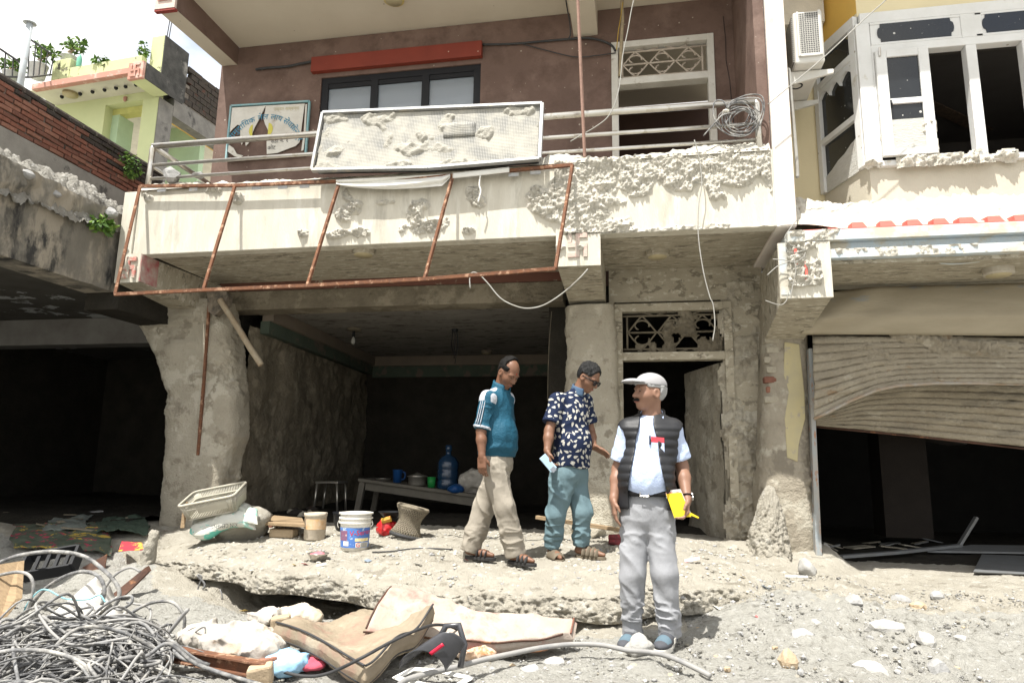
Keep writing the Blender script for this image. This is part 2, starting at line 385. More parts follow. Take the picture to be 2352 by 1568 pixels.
# window
win = B()
for (x0, x1, z0, z1, y) in [(-3.86, -1.80, 5.72, 5.80, .02), (-3.86, -3.77, 4.55, 5.72, .02), (-1.89, -1.80, 4.55, 5.72, .02), (-3.77, -1.89, 4.55, 4.63, .02), (-3.20, -3.11, 4.63, 5.72, .015), (-2.54, -2.45, 4.63, 5.72, .015)]:
    win.box(x0, x1, YW + y, YW + y + .09, z0, z1)
wf = win.obj('window_frame', m_dark, mh)
m_pane = bpy.data.materials.new('hazy_glass'); m_pane.use_nodes = True
_b = m_pane.node_tree.nodes['Principled BSDF']; _b.inputs['Base Color'].default_value = (.30,.34,.38,1); _b.inputs['Roughness'].default_value = .12; _b.inputs['Alpha'].default_value = .55; _b.inputs['Specular IOR Level'].default_value = .9
for (x0, x1) in [(-3.77, -3.20), (-3.11, -2.54), (-2.45, -1.89)]:
    B().box(x0, x1, YW + .05, YW + .056, 4.63, 5.66).obj('pane', m_pane, wf)
    B().box(x0, x1, YW + .028, YW + .10, 5.66, 5.718).obj('top_rail', m_dark, wf)
m_palesheet = mat('pale_window_sheet', (.62,.68,.75), (.50,.56,.64), 4, .5, .1, 12, .3, stretch=(1,1,2.5))  # bluish white sheets behind the lower part of the panes
for (x0, x1, zt) in [(-3.77, -3.20, 5.33), (-3.11, -2.54, 5.40), (-2.45, -1.89, 5.43)]:
    B().hexa([(x0, YW+.064, 4.63), (x1, YW+.064, 4.63), (x1, YW+.068, 4.63), (x0, YW+.068, 4.63), (x0, YW+.064, zt-.03), (x1, YW+.064, zt), (x1, YW+.068, zt), (x0, YW+.068, zt-.03)]).obj('pale_sheet', m_palesheet, wf)
# upper door frame with grille
def door_frame(name, x0, x1, zb, zt, zbar, fm, gm, wd=.075, y=YW, dep=.12):
    d = B()
    d.box(x0, x0 + wd, y - .015, y + dep, zb, zt).box(x1 - wd, x1, y - .015, y + dep, zb, zt).box(x0 + wd, x1 - wd, y - .013, y + dep, zt - wd, zt).box(x0 + wd, x1 - wd, y - .011, y + dep, zbar, zbar + .085)
    o = d.obj(name, fm, mh, bev=.004)
    xa, xb, za, zc = x0 + wd, x1 - wd, zbar + .085, zt - wd
    def bar(P, r=.0075, nm='grille_bar'):
        B().tube(P, r, 6, flat=1.6).obj(nm, gm, o, True)
    yy = y + .05; cz = (za + zc)/2; hh = (zc - za)/2
    for z in (za + hh*.18, zc - hh*.18): bar([(xa, yy, z), (xb, yy, z)])
    for x in (xa + .05, xb - .05): bar([(x, yy, za + hh*.18), (x, yy, zc - hh*.18)])
    bar([(xa + .05, yy, cz), (xb - .05, yy, cz)])
    n = 3; ww = (xb - xa - .1)/n
    for k in range(n):
        c = xa + .05 + ww*(k + .5)
        for sg in (-1, 1):
            for sx in (-1, 1):
                P = []
                for t in np.linspace(0, 1, 14):
                    P.append((c + sx*ww*.48*(1 - t)**1.4, yy + .004, cz + sg*hh*.8*math.sin(t*1.5)))
                bar(P, .006, 'grille_scroll')
            if k != 1 or True:
                P = [(c + ww*.24*math.cos(a), yy + .008, cz + sg*hh*.36 + sg*hh*.30*math.sin(a)*.8) for a in np.linspace(-.4, 4.2, 14)]
                bar(P, .006, 'grille_scroll')
    for k in range(2):
        c = xa + (xb - xa)*(.33 + .34*k)
        for z, s in ((za, 1), (zc, -1)):
            bar([(c - .13, yy, z + .004*s), (c - .05, yy, z + s*hh*.10), (c, yy, z + s*hh*.2), (c + .05, yy, z + s*hh*.10), (c + .13, yy, z + .004*s)], .005, 'grille_leaf')
    return o
m_frame = mat('white_door_frame', (.60,.585,.54), (.50,.475,.42), 5, .65, .15, 40, .3, c3=(.36,.32,.27), s3=6, t3=.63)
m_grl = mat('painted_iron', (.50,.44,.37), (.36,.30,.24), 12, .7, .2, 60, .3)
door_frame('upper_door_frame', -.245, .905, 3.6, 5.90, 5.355, m_frame, m_grl)
# upper ceiling, eave brackets, ceiling beam
B().box(-5.0515, 1.3, 6.06, 7.52, 6.345, 6.55).obj('roof_slab', m_cream, mh)
B().box(-5.0, 1.12, 7.523, 9.6, 6.345, 6.5).obj('room_ceiling', m_cream, mh)
br = B(); br.hexa([(-5.27, 6.08, 6.03), (-5.052, 6.08, 6.03), (-5.052, 7.298, 6.10), (-5.27, 7.298, 6.10), (-5.27, 6.08, 6.56), (-5.052, 6.08, 6.56), (-5.052, 7.298, 6.56), (-5.27, 7.298, 6.56)])
eb = M('eave_bracket', br.v, br.f, [m_brown, m_cream], mh, fmat=[1, 0, 0, 0, 0, 0])
B().box(-5.29, -5.035, 6.045, 6.078, 6.025, 6.6).obj('bracket_end', mat('pinkish_plaster', (.60,.50,.44), (.5,.4,.35), 6, .85, .3), eb)
B().box(-5.292, -5.033, 6.05, 6.10, 6.0, 6.024).obj('bracket_edge', mat('dull_red_paint', (.25,.05,.04), None, 6, .8, .2), eb)
B().box(-5.25, -5.08, 6.03, 6.043, 6.12, 6.17).obj('emblem_arm', mat('faded_red', (.45,.16,.13), (.5,.3,.25), 12, .85, .3), eb)
B().hexa([(-.68, 6.1, 6.02), (-.40, 6.1, 6.02), (-.40, 7.298, 6.02), (-.68, 7.298, 6.02), (-.68, 6.1, 6.344), (-.40, 6.1, 6.344), (-.40, 7.298, 6.344), (-.68, 7.298, 6.344)]).obj('ceiling_beam', m_cream, mh)
# balcony: slab, fascia beam, brackets
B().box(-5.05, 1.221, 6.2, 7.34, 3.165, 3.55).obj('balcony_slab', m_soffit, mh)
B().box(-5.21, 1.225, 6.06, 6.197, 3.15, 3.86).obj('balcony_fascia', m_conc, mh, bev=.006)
def crust(name, x0, x1, z0, z1, y, mask, h=.009, amp=.05, parent=mh, mt=m_mud, seed=1, base=-.008, sgn=-1):
    nx_, nz_ = int((x1-x0)/h), int((z1-z0)/h)
    X_, Z_ = np.meshgrid(np.linspace(x0, x1, nx_), np.linspace(z0, z1, nz_), indexing='ij'); P = np.stack([X_, 0*X_, Z_], -1)
    k = mask(X_, Z_, P)
    t = k*(amp*(.40 + .8*fbm(P, 13, 4, seed + 3, .6) + .8*np.abs(fbm(P, 42, 3, seed + 4))) + .006*fbm(P, 90, 1, seed + 6))
    Y_ = y + sgn*(base + np.maximum(t, 0))
    keep = (k > .02); q = keep[:-1,:-1] | keep[1:,:-1] | keep[:-1,1:] | keep[1:,1:]
    Fc = gridfaces(nx_, nz_)[q.ravel()]
    if len(Fc) == 0: return
    V = np.stack([X_, Y_, Z_], -1).reshape(-1, 3); us = np.unique(Fc); mp_ = np.full(len(V), -1); mp_[us] = np.arange(len(us))
    return tag(M(name, V[us], mp_[Fc], mt, parent, True), kind='stuff')
def blobs(L, ed=.35, seed=1, sc=7):
    """mud patches given as photo ellipses (u, v, ru, rv)"""
    C = []
    for (u, v, ru, rv) in L:
        p = A(u, v, 6.05); q = A(u + ru, v, 6.05); r = A(u, v + rv, 6.05); C.append((p[0], p[2], abs(q[0]-p[0]), abs(r[2]-p[2])))
    def f(X_, Z_, P):
        n = fbm(P, sc, 4, seed)*1.0; best = np.full(X_.shape, -9.)
        for (cx, cz, rx, rz) in C: best = np.maximum(best, 1 - np.sqrt(((X_-cx)/rx)**2 + ((Z_-cz)/rz)**2) + n*.75)
        return ss(.12, .12 + ed, best)
    return f
crust('mud_clump', -5.2, -.75, 3.16, 3.87, 6.06, blobs([(795,450,24,34),(790,480,34,30),(775,538,36,14),(830,535,24,14),(960,495,34,36),(975,520,60,22),(1085,445,22,28),(1095,465,22,14),(1075,530,26,10),(885,465,28,8),(345,455,14,14),(490,435,32,14),(700,535,16,10),(545,455,14,16),(1230,450,40,30),(1260,480,44,24),(1290,430,40,40)], seed=4), seed=5, amp=.07)
def rmask(X_, Z_, P):
    n = fbm(P, 5, 4, 9); n2 = fbm(P, 2.2, 3, 10)
    a = 1 - np.abs(X_ + .45)/.36 + n*.9
    b = ss(3.42, 3.62, Z_ + .18*n2 + .12*n)*1.2 - .25 + n*.5 - 2*ss(3.66, 3.58, Z_ - .14*np.sin(X_*3.1 + 1.2))*(n2 > .15)
    b = np.where(X_ > -.75, b, -1)
    return ss(.1, .4, np.maximum(a, b))*ss(-.95, -.85, X_ + .15*n)*ss(1.215, 1.18, X_)
crust('mud_crust', -1.0, 1.22, 3.16, 3.88, 6.06, rmask, seed=8, amp=.055)
crust('mud_lip', -.30, 1.2, 3.150, 3.25, 6.06, lambda X_, Z_, P: ss(.2, .5, fbm(P*np.array([.8,1,2]), 5, 3, 3) + .55 - (Z_ - 3.15)*9), seed=12, amp=.04)
# side brackets
def emblem(x0, x1, z0, z1, y, mt, parent, sg=1, th=.022, nm='emblem_arm', dirn=(1,0,0), out=(0,-1,0)):
    """raised Hindu auspicious cross on a beam end, made of six bars"""
    w_ = x1 - x0; h_ = z1 - z0; t = .2*w_; tz = .2*h_; cx, cz = (x0+x1)/2, (z0+z1)/2
    R4 = [(cx-t/2, cx+t/2, z0, z1), (x0, cx-t/2, cz-tz/2, cz+tz/2), (cx+t/2, x1, cz-tz/2, cz+tz/2),
          (cx+t/2, x1, z1-tz, z1), (x0, cx-t/2, z0, z0+tz), (x1-t, x1, z0, cz-tz/2), (x0, x0+t, cz+tz/2, z1)]
    for (a, b_, c, d_) in R4: B().box(a, b_, y - th, y, c, d_).obj(nm, mt, parent, bev=.003)
m_emb = mat('worn_red_paint', (.52,.13,.11), (.44,.37,.31), 14, .85, .3, 60, .1, c3=(.45,.42,.35), s3=16, t3=.5)
lb = B().hexa([(-5.36, 6.05, 2.86), (-5.09, 6.05, 2.86), (-5.02, 7.298, 2.74), (-5.36, 7.298, 2.74), (-5.36, 6.05, 3.149), (-5.09, 6.05, 3.149), (-5.02, 7.298, 3.149), (-5.36, 7.298, 3.149)]).obj('balcony_bracket', m_soffit, mh)
B().box(-5.37, -5.085, 6.038, 6.052, 2.85, 3.16).box(-5.37, -5.212, 6.0385, 6.20, 3.161, 3.85).obj('bracket_end', m_conc, lb)
B().box(-5.084, -5.074, 6.04, 6.3, 2.86, 3.15).obj('bracket_edge', mat('crimson_edge', (.33,.06,.07), (.42,.38,.32), 9, .8, .2), lb)
emblem(-5.31, -5.12, 2.89, 3.12, 6.036, m_emb, lb)
cb = B().hexa([(-.72, 6.06, 2.86), (-.33, 6.06, 2.86), (-.33, 7.25, 2.76), (-.72, 7.25, 2.76), (-.72, 6.06, 3.149), (-.33, 6.06, 3.149), (-.33, 7.25, 3.149), (-.72, 7.25, 3.149)]).obj('balcony_bracket', m_soffit, mh)
B().box(-.73, -.32, 6.042, 6.058, 2.85, 3.149).obj('bracket_end', m_conc, cb)
emblem(-.62, -.44, 2.93, 3.16, 6.040, mat('mud_filmed_red', (.50,.36,.31), (.47,.43,.365), 12, .9, .3), cb, th=.012)
crust('mud_crust', -.73, -.32, 2.96, 3.149, 6.042, lambda X_, Z_, P: ss(.35, .6, fbm(P, 10, 3, 2)*1.1 + .35 - 3*ss(.02, .2, 3.06 - Z_)), seed=6, amp=.04, parent=cb)
# wall-line beam
B().box(-5.0, -.8, YW + .0, YW + .3, 2.83, 3.06).obj('ground_floor_beam', m_mudin, mh, bev=.01)
B().box(-5.0, -.8, YW - .006, YW + .29, 3.062, 3.163).obj('beam_band', mat('maroon_paint', (.13,.058,.042), (.11,.05,.036), 3, .8, .2, c3=(.24,.2,.15), s3=5, t3=.62), mh)
crust('mud_splash', -4.9, -.85, 2.835, 3.06, YW, lambda X_, Z_, P: ss(.25, .5, fbm(P, 4, 4, 31) + .22 - (Z_ - 2.83)*2.2), seed=33, amp=.04, mt=m_mudin)
# ground floor: columns
def mudcol(name, Lft, Rgt, y, dep, mt, parent, amp=.06, seed=1, nth=100, nz_=190):
    """column swollen with mud; Lft/Rgt: photo edges [(u,v)...] from top to bottom"""
    zl = [A(u, v, y) for u, v in Lft]; zr = [A(u, v, y) for u, v in Rgt]
    za, zb_ = max(p[2] for p in zl), min(p[2] for p in zl)
    Z_ = np.linspace(za, zb_ - .12, nz_)
    xl = np.interp(-Z_, [-p[2] for p in zl], [p[0] for p in zl]); xr = np.interp(-Z_, [-p[2] for p in zr], [p[0] for p in zr])
    th = np.linspace(0, 2*math.pi, nth, endpoint=False)
    c = np.cos(th); s_ = np.sin(th); pw = .55
    cx = np.sign(c)*np.abs(c)**pw; sy = np.sign(s_)*np.abs(s_)**pw
    X_ = ((xl+xr)/2)[:, None] + ((xr-xl)/2)[:, None]*cx[None]; Y_ = y + dep/2 + dep/2*sy[None] + 0*X_
    P = np.stack([X_, Y_, Z_[:, None] + 0*X_], -1)
    n = np.stack([cx[None] + 0*X_, sy[None] + 0*X_, 0*X_], -1); n /= np.linalg.norm(n, axis=-1, keepdims=True)
    d = amp*(fbm(P, 4, 4, seed) + .9*np.abs(fbm(P, 14, 4, seed+2)) - .2)
    smooth_ = ss(.05, .3, fbm(P, 1.5, 2, seed+7) + .05)
    d = d*(.25 + .75*smooth_)
    P = P + n*d[..., None]; P = np.concatenate([P, P[:, :1]], 1)
    return M(name, P.reshape(-1, 3), gridfaces(nz_, nth + 1), mt, parent, True)
m_colmud = mat('grey_brown_mud', (.45,.41,.33), (.37,.335,.265), 4, .95, .9, 50, .1, c3=((.52,.485,.40), (.30,.268,.21)), s3=2.8, t3=.58, bd=.035)
mudcol('corner_column', [(270,690),(300,745),(340,815),(362,900),(362,1000),(356,1100),(345,1215)], [(500,690),(512,760),(528,900),(526,1000),(508,1050),(500,1110),(498,1215)], 6.95, .55, m_colmud, mh, .075, 3)
mudcol('door_column', [(1295,700),(1296,800),(1293,900),(1300,1010),(1285,1120),(1270,1220)], [(1410,700),(1416,800),(1420,900),(1432,1050),(1442,1150),(1462,1240)], 7.08, .45, m_colmud, mh, .035, 9)
m_bare = mat('smooth_grey_plaster', (.33,.305,.25), (.27,.25,.20), 3, .9, .15, 60, .15)
for (L4) in []:
    yy = 6.925 if L4[0][0] < 900 else 7.05
    B().prism([A(u, v, yy) for u, v in L4], (0, .12, 0)).obj('bare_plaster', m_bare, mh, bev=.01)
B().bar(A(481,690,6.945), A(468,880,6.945), .022, .03).bar(A(468,880,6.945), A(455,1045,6.945), .028, .03).obj('rust_streaked_corner_iron', m_rust, mh)
# door wall of the ground floor
dw = B()
for (x0, x1, z0, z1) in [(-.30, .98, 2.80, 3.163), (.98, 1.30, .2, 3.163), (-.33, -.245, 2.10, 2.80)]: dw.box(x0, x1, YW + .02, YW + .24, z0, z1)
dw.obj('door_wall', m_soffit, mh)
crust('mud_crust', .55, 1.21, .25, 2.98, YW + .02, lambda X_, Z_, P: ss(.2, .5, fbm(P, 3.5, 4, 41) + .55 - 2.2*ss(.9, .7, X_)), h=.018, seed=42, amp=.07, mt=m_colmud)
door_frame('ground_floor_door_frame', -.245, .975, .2, 2.775, 2.16, m_soffit, m_mudin, wd=.085)
crust('mud_on_grille', -.16, .88, 2.25, 2.70, YW + .045, lambda X_, Z_, P: ss(.22, .36, fbm(P, 6, 4, 77) + .02 + .1*(X_ > .25)), h=.012, seed=78, amp=.05, mt=m_mudin)
leaf = B().obox(((.885 + .585)/2, 7.86, 1.20), (.15, -.42, 0), (.018, .007, 0), (0, 0, .95)).obj('open_door_leaf', m_colmud, mh)
LP = np.array([[(.865 - .30*t - .012, 7.44 + .84*t, z) for t in np.linspace(0, 1, 46)] for z in np.linspace(.26, 2.14, 90)])
LP[..., 0] -= np.maximum(.05*(fbm(LP, 4, 4, 91) + .35), 0)
sheet('mud_coat', LP, m_colmud, leaf, True)
# inner room
rm = B().box(-5.0, -4.86, 7.62, 11.7, .2, 3.0); rm.obj('room_side_wall', m_shademud, mh)
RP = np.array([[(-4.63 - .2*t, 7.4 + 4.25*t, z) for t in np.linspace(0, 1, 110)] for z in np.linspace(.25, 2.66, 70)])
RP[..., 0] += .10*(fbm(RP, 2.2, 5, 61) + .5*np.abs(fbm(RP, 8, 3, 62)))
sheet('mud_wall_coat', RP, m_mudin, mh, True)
B().box(-4.86, -1.0, 11.6, 11.8, .2, 3.0).obj('room_back_wall', m_shademud, mh)
B().box(-1.0, -.78, 7.62, 11.8, .2, 3.0).obj('room_partition', m_shademud, mh)
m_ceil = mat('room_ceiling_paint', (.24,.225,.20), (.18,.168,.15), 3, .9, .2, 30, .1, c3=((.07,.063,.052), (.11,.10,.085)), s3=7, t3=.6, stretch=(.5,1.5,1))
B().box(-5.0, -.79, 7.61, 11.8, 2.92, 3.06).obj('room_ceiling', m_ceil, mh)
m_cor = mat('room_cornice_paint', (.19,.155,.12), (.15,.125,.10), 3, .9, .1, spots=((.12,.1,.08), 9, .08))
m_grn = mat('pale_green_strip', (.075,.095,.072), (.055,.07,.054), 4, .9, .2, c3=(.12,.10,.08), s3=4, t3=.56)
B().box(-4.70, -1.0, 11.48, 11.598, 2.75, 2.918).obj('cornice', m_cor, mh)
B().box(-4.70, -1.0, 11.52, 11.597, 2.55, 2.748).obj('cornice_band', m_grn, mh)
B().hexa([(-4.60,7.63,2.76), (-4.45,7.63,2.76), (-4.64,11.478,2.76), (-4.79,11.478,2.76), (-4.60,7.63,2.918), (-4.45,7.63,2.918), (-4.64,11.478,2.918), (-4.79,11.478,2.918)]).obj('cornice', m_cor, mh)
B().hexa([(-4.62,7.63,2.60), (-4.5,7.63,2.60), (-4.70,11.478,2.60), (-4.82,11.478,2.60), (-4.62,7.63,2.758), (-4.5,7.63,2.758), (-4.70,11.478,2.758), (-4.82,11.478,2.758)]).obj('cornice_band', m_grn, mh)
B().box(-.3, 1.2, 10.5, 10.6, .2, 3.0).obj('hall_back_wall', m_shademud, mh)
B().box(1.0, 1.2, 7.55, 10.5, .2, 3.0).obj('hall_side_wall', m_shademud, mh)
B().box(-.78, 1.2, 7.55, 10.6, 2.95, 3.05).obj('hall_ceiling', m_shademud, mh)
# rubble and mud heaped along the balcony edge
X_, Y_ = np.meshgrid(np.linspace(-5.2, 1.2, 460), np.linspace(6.035, 6.75, 52), indexing='ij'); P = np.stack([X_, Y_, 0*X_], -1)
base = np.interp(X_[:, 0], [-5.2, -4.6, -3.4, -3.0, -1.0, -.8, -.45, 0, .6, 1.2], [.0, .03, .0, -.03, -.02, .08, .04, .0, .10, .05])[:, None]
Z_ = 3.875 + (base + .07*fbm(P, 3.2, 4, 71) + .05*np.abs(fbm(P, 14, 3, 72)))*ss(6.035, 6.10, Y_) + .05*ss(6.0, 6.3, Y_) - .35*ss(6.45, 6.75, Y_) - .02*ss(6.06, 6.035, Y_)
tag(sheet('balcony_mud_heap', np.stack([X_, Y_, Z_], -1), m_mud, mh, True), kind='stuff')

# ================================================================== house on the left
lh = root('left_house', 'mud-buried concrete house at the left edge with a black open ground floor', 'house', (-7.5, 6.5, 0))
m_lbeam = mat('stained_grey_render', (.20,.185,.155), (.14,.13,.11), 3, .95, .6, 40, .1, c3=((.045,.044,.042), (.29,.26,.21)), s3=1.5, t3=.54, w3=.10, stretch=(1,1.6,.7), bd=.02)
LP = np.array([[(-5.45, y, z) for y in np.linspace(2.4, 6.15, 190)] for z in np.linspace(2.78, 3.62, 50)])
LP[..., 0] += .02*fbm(LP, 5, 4, 81) + .05*ss(3.25, 3.6, LP[..., 2] + .15*fbm(LP, 2, 3, 83))*(.6 + fbm(LP, 9, 3, 82))
sheet('edge_beam', LP, m_lbeam, lh, True)
B().box(-5.80, -5.47, 2.4, 6.14, 2.78, 3.55).obj('beam_core', m_lbeam, lh)
B().box(-10.5, -5.80, 2.4, 12.0, 3.0, 3.5).obj('roof_slab', mat('peeling_ceiling', (.10,.095,.085), (.07,.065,.055), 3, .9, .2, c3=(.40,.41,.41), s3=1.1, t3=.60, w3=.02), lh)
B().box(-5.80, -5.4, 6.16, 12.0, 2.6, 3.5).obj('side_beam', m_shademud, lh)
B().box(-10.6, -5.38, 11.9, 12.1, 0, 3.0).obj('back_wall', m_shademud, lh)
B().box(-10.7, -10.5, 2.4, 12.1, 0, 3.0).obj('side_wall', m_shademud, lh)
B().box(-5.45, -5.25, 7.5, 11.9, .2, 2.95).obj('party_wall', m_shademud, lh)
B().box(-9.9, -5.45, 8.2, 8.5, 2.62, 2.99).obj('cross_beam', mat('dusty_beam', (.20,.195,.18), (.13,.12,.11), 3, .9, .2), lh)
# rubble on its roof edge
X_, Y_ = np.meshgrid(np.linspace(-7.3, -5.38, 150), np.linspace(2.4, 6.5, 300), indexing='ij'); P = np.stack([X_, Y_, 0*X_], -1)
Z_ = 3.60 + .22*ss(-5.4, -6.0, X_) + .10*ss(5.0, 6.2, Y_) + .13*fbm(P, 2.5, 4, 101) + .14*np.abs(fbm(P, 9, 4, 102)) + .04*fbm(P, 25, 2, 103) - .34*ss(-5.62, -5.38, X_ + .06*fbm(P, 4, 3, 105))
m_rub = mat('pale_rubble', (.31,.295,.26), (.21,.20,.175), 12, .95, 1.0, 36, .1, c3=((.12,.112,.098), (.40,.39,.36)), s3=9, t3=.6, bd=.04)
tag(sheet('roof_rubble', np.stack([X_, Y_, Z_], -1), m_rub, lh, True), kind='stuff')
# brick wall above it
bw = root('brick_wall', 'weathered red brick wall with black mossy top behind the left roof rubble', 'wall', (-7.1, 7.0, 3.5))
m_brk = [mat('red_brick_%d' % i, c, tuple(x*.7 for x in c), 18, .95, .5, 60, .1, c3=(.13,.10,.085), s3=9, t3=.66) for i, c in enumerate([(.26,.115,.08), (.21,.10,.072), (.30,.15,.105)])]
m_blk = mat('mossy_black_brick', (.045,.042,.038), (.075,.06,.05), 10, .95, .6, 50, .1, c3=((.10,.045,.035), (.06,.062,.03)), s3=7, t3=.63)
m_mort = mat('old_mortar', (.23,.205,.175), (.12,.105,.09), 9, .95, .6, 50, .1, c3=(.055,.05,.045), s3=3, t3=.55)
B().box(-7.24, -7.018, 4.6, 8.6, 4.70, 5.31).obj('wall_core', m_mort, bw)
B().box(-7.24, -6.99, 4.6, 8.6, 3.4, 4.70).obj('plaster_base', mat('grey_plaster', (.30,.285,.25), (.22,.205,.18), 4, .95, .4, c3=(.10,.095,.085), s3=3, t3=.6), bw)
bb = B().box(-.03, .0, 0, .205, 0, .052)
proto = {}
for r in range(9):
    y = 4.65 - (.11 if r % 2 else 0); z = 4.715 + r*.064
    while y < 8.4:
        black = (r + rnd.uniform(-1.2, 1.2) + ss(6.8, 8.3, y)*4.2) > 6.6
        mt = m_blk if black else rnd.choice(m_brk)
        if mt.name not in proto:
            o = bb.obj('brick', mt, bw, bev=.005); proto[mt.name] = o.data; first = o
            bpy.data.objects.remove(o)
        o = bpy.data.objects.new('brick', proto[mt.name]); COL.objects.link(o); o.parent = bw
        md = o.modifiers.new('b', 'BEVEL'); md.width = .006; md.segments = 1
        o.location = np.array([-7.012 + rnd.uniform(-.006, .012), y + .1 + rnd.uniform(-.008, .008), z + rnd.uniform(-.004, .004)]) - ORG[bw.name]
        o.rotation_euler = (rnd.uniform(-.02, .02), rnd.uniform(-.02, .02), rnd.uniform(-.03, .03))
        y += .218
# ================================================================== house on the right
rh = root('right_house', 'cream and yellow house on the right with a white bay window above a collapsed shopfront', 'house', (3, 6.5, 0))
m_yel = mat('yellow_paint', (.66,.42,.10), (.60,.385,.10), 2, .75, .1, 40, .2, spots=((.4,.35,.25), 8, .05))
m_cry = mat('pale_cream_paint', (.68,.60,.40), (.62,.545,.36), 2, .8, .1, 40, .2, spots=((.45,.4,.3), 7, .05))
m_wmud = mat('mud_washed_render', (.52,.485,.40), (.45,.415,.34), 3, .9, .3, 70, .1, bd=.012)
m_blu = mat('pale_blue_paint', (.42,.50,.56), (.46,.47,.45), 6, .85, .25, 60, .15, c3=(.45,.42,.35), s3=4, t3=.52, w3=.1)
m_redb = mat('pink_red_paint', (.56,.14,.11), (.48,.12,.10), 6, .8, .3, 50, .15)
m_post = mat('white_pink_post', (.70,.67,.62), (.60,.53,.48), 3, .8, .2, 60, .2, c3=(.50,.46,.39), s3=3, t3=.62)
B().box(1.222, 1.39, 6.05, 7.5, 3.14, 7.2).obj('corner_post', m_post, rh, bev=.008)
B().box(1.39, 1.98, 7.2, 7.4, 3.1, 5.65).obj('upper_wall', m_cry, rh)
B().box(1.39, 1.98, 6.9, 7.198, 5.655, 6.4).obj('upper_soffit', mat('white_ceiling', (.62,.58,.5)), rh)
# cornice: layered bands and red blocks
B().box(1.64, 6.2, 6.05, 6.9, 2.835, 2.918).obj('cornice_band', m_blu, rh, bev=.005)
B().box(1.45, 6.2, 6.11, 6.9, 2.92, 2.988).obj('cornice_recess', m_blu, rh)
B().box(1.30, 6.2, 6.03, 6.9, 2.99, 3.088).obj('cornice_band', m_blu, rh, bev=.005)
for (a, b_) in [(1900,1927),(1956,1993),(2021,2060),(2084,2121),(2145,2183),(2204,2249),(2270,2311),(2332,2372)]:
    xa, xb = A(a, 512, 6.04)[0], A(b_, 512, 6.04)[0]; d = (xb-xa)*.13; zt = 3.155 if a > 1930 else 3.12
    B().hexa([(xa,6.035,3.09),(xb,6.035,3.09),(xb,6.2,3.09),(xa,6.2,3.09),(xa+d*.4,6.06,zt),(xb-d*1.8,6.06,zt),(xb-d,6.2,zt+.02),(xa+d,6.2,zt+.02)]).obj('cornice_block', m_redb, rh, bev=.008)
B().box(1.42, 6.2, 6.042, 6.2, 3.089, 3.098).obj('cornice_edge', m_redb, rh)
X_, Y_ = np.meshgrid(np.linspace(1.25, 5.2, 280), np.linspace(6.04, 6.56, 44), indexing='ij'); P = np.stack([X_, Y_, 0*X_], -1)
Z_ = 3.08 + .07*ss(1.9, 1.4, X_) + .42*ss(6.06, 6.56, Y_) + (.06*fbm(P, 5, 4, 201) + .06*np.abs(fbm(P, 16, 3, 202)) + .012*fbm(P, 40, 2, 203))*ss(6.03, 6.12, Y_)
tag(sheet('ledge_mud', np.stack([X_, Y_, Z_], -1), m_mud, rh, True), kind='stuff')
X_, Z_ = np.meshgrid(np.linspace(1.25, 2.1, 70), np.linspace(3.0, 3.6, 50), indexing='ij'); P = np.stack([X_, 0*X_, Z_], -1)
B().box(1.39, 5.5, 6.57, 7.2, 2.84, 3.44).obj('ledge_slab', m_wmud, rh)
# bracket under the post
bk = B().hexa([(1.24,6.06,2.50),(1.64,6.06,2.50),(1.60,7.1,2.28),(1.24,7.1,2.28),(1.24,6.06,2.99),(1.64,6.06,2.99),(1.60,7.1,2.99),(1.24,7.1,2.99)]).obj('post_bracket', m_soffit, rh)
B().box(1.215, 1.642, 6.035, 6.058, 2.49, 2.985).obj('bracket_end', m_conc, bk)
B().box(1.222, 1.30, 6.03, 6.034, 2.52, 2.95).obj('blue_strip', m_blu, bk)
crust('mud_crust', 1.28, 1.63, 2.53, 2.98, 6.035, lambda X_, Z_, P: ss(.15, .4, fbm(P, 6, 4, 221) + .55 - 3*ss(.10, .0, 1.64 - X_) - 2*ss(2.60, 2.55, Z_)), h=.009, seed=222, amp=.07, parent=bk)
B().box(1.34, 1.365, 6.005, 6.03, 2.78, 2.92).box(1.42, 1.44, 6.0, 6.03, 2.64, 2.80).obj('emblem_arm', m_redb, bk)
B().box(1.39, 6.2, 5.68, 7.6, 6.42, 6.6).obj('roof_slab', m_cry, rh)
crust('mud_splash', 1.32, 3.2, 2.99, 3.09, 6.03, lambda X_, Z_, P: ss(.2, .5, fbm(P, 9, 4, 261) + .55 - 1.1*ss(1.5, 2.3, X_)), seed=262, amp=.03, parent=rh)
crust('mud_splash', 1.65, 5.0, 2.835, 2.918, 6.05, lambda X_, Z_, P: ss(.3, .5, fbm(P, 14, 4, 271) + .22), seed=272, amp=.025, parent=rh)
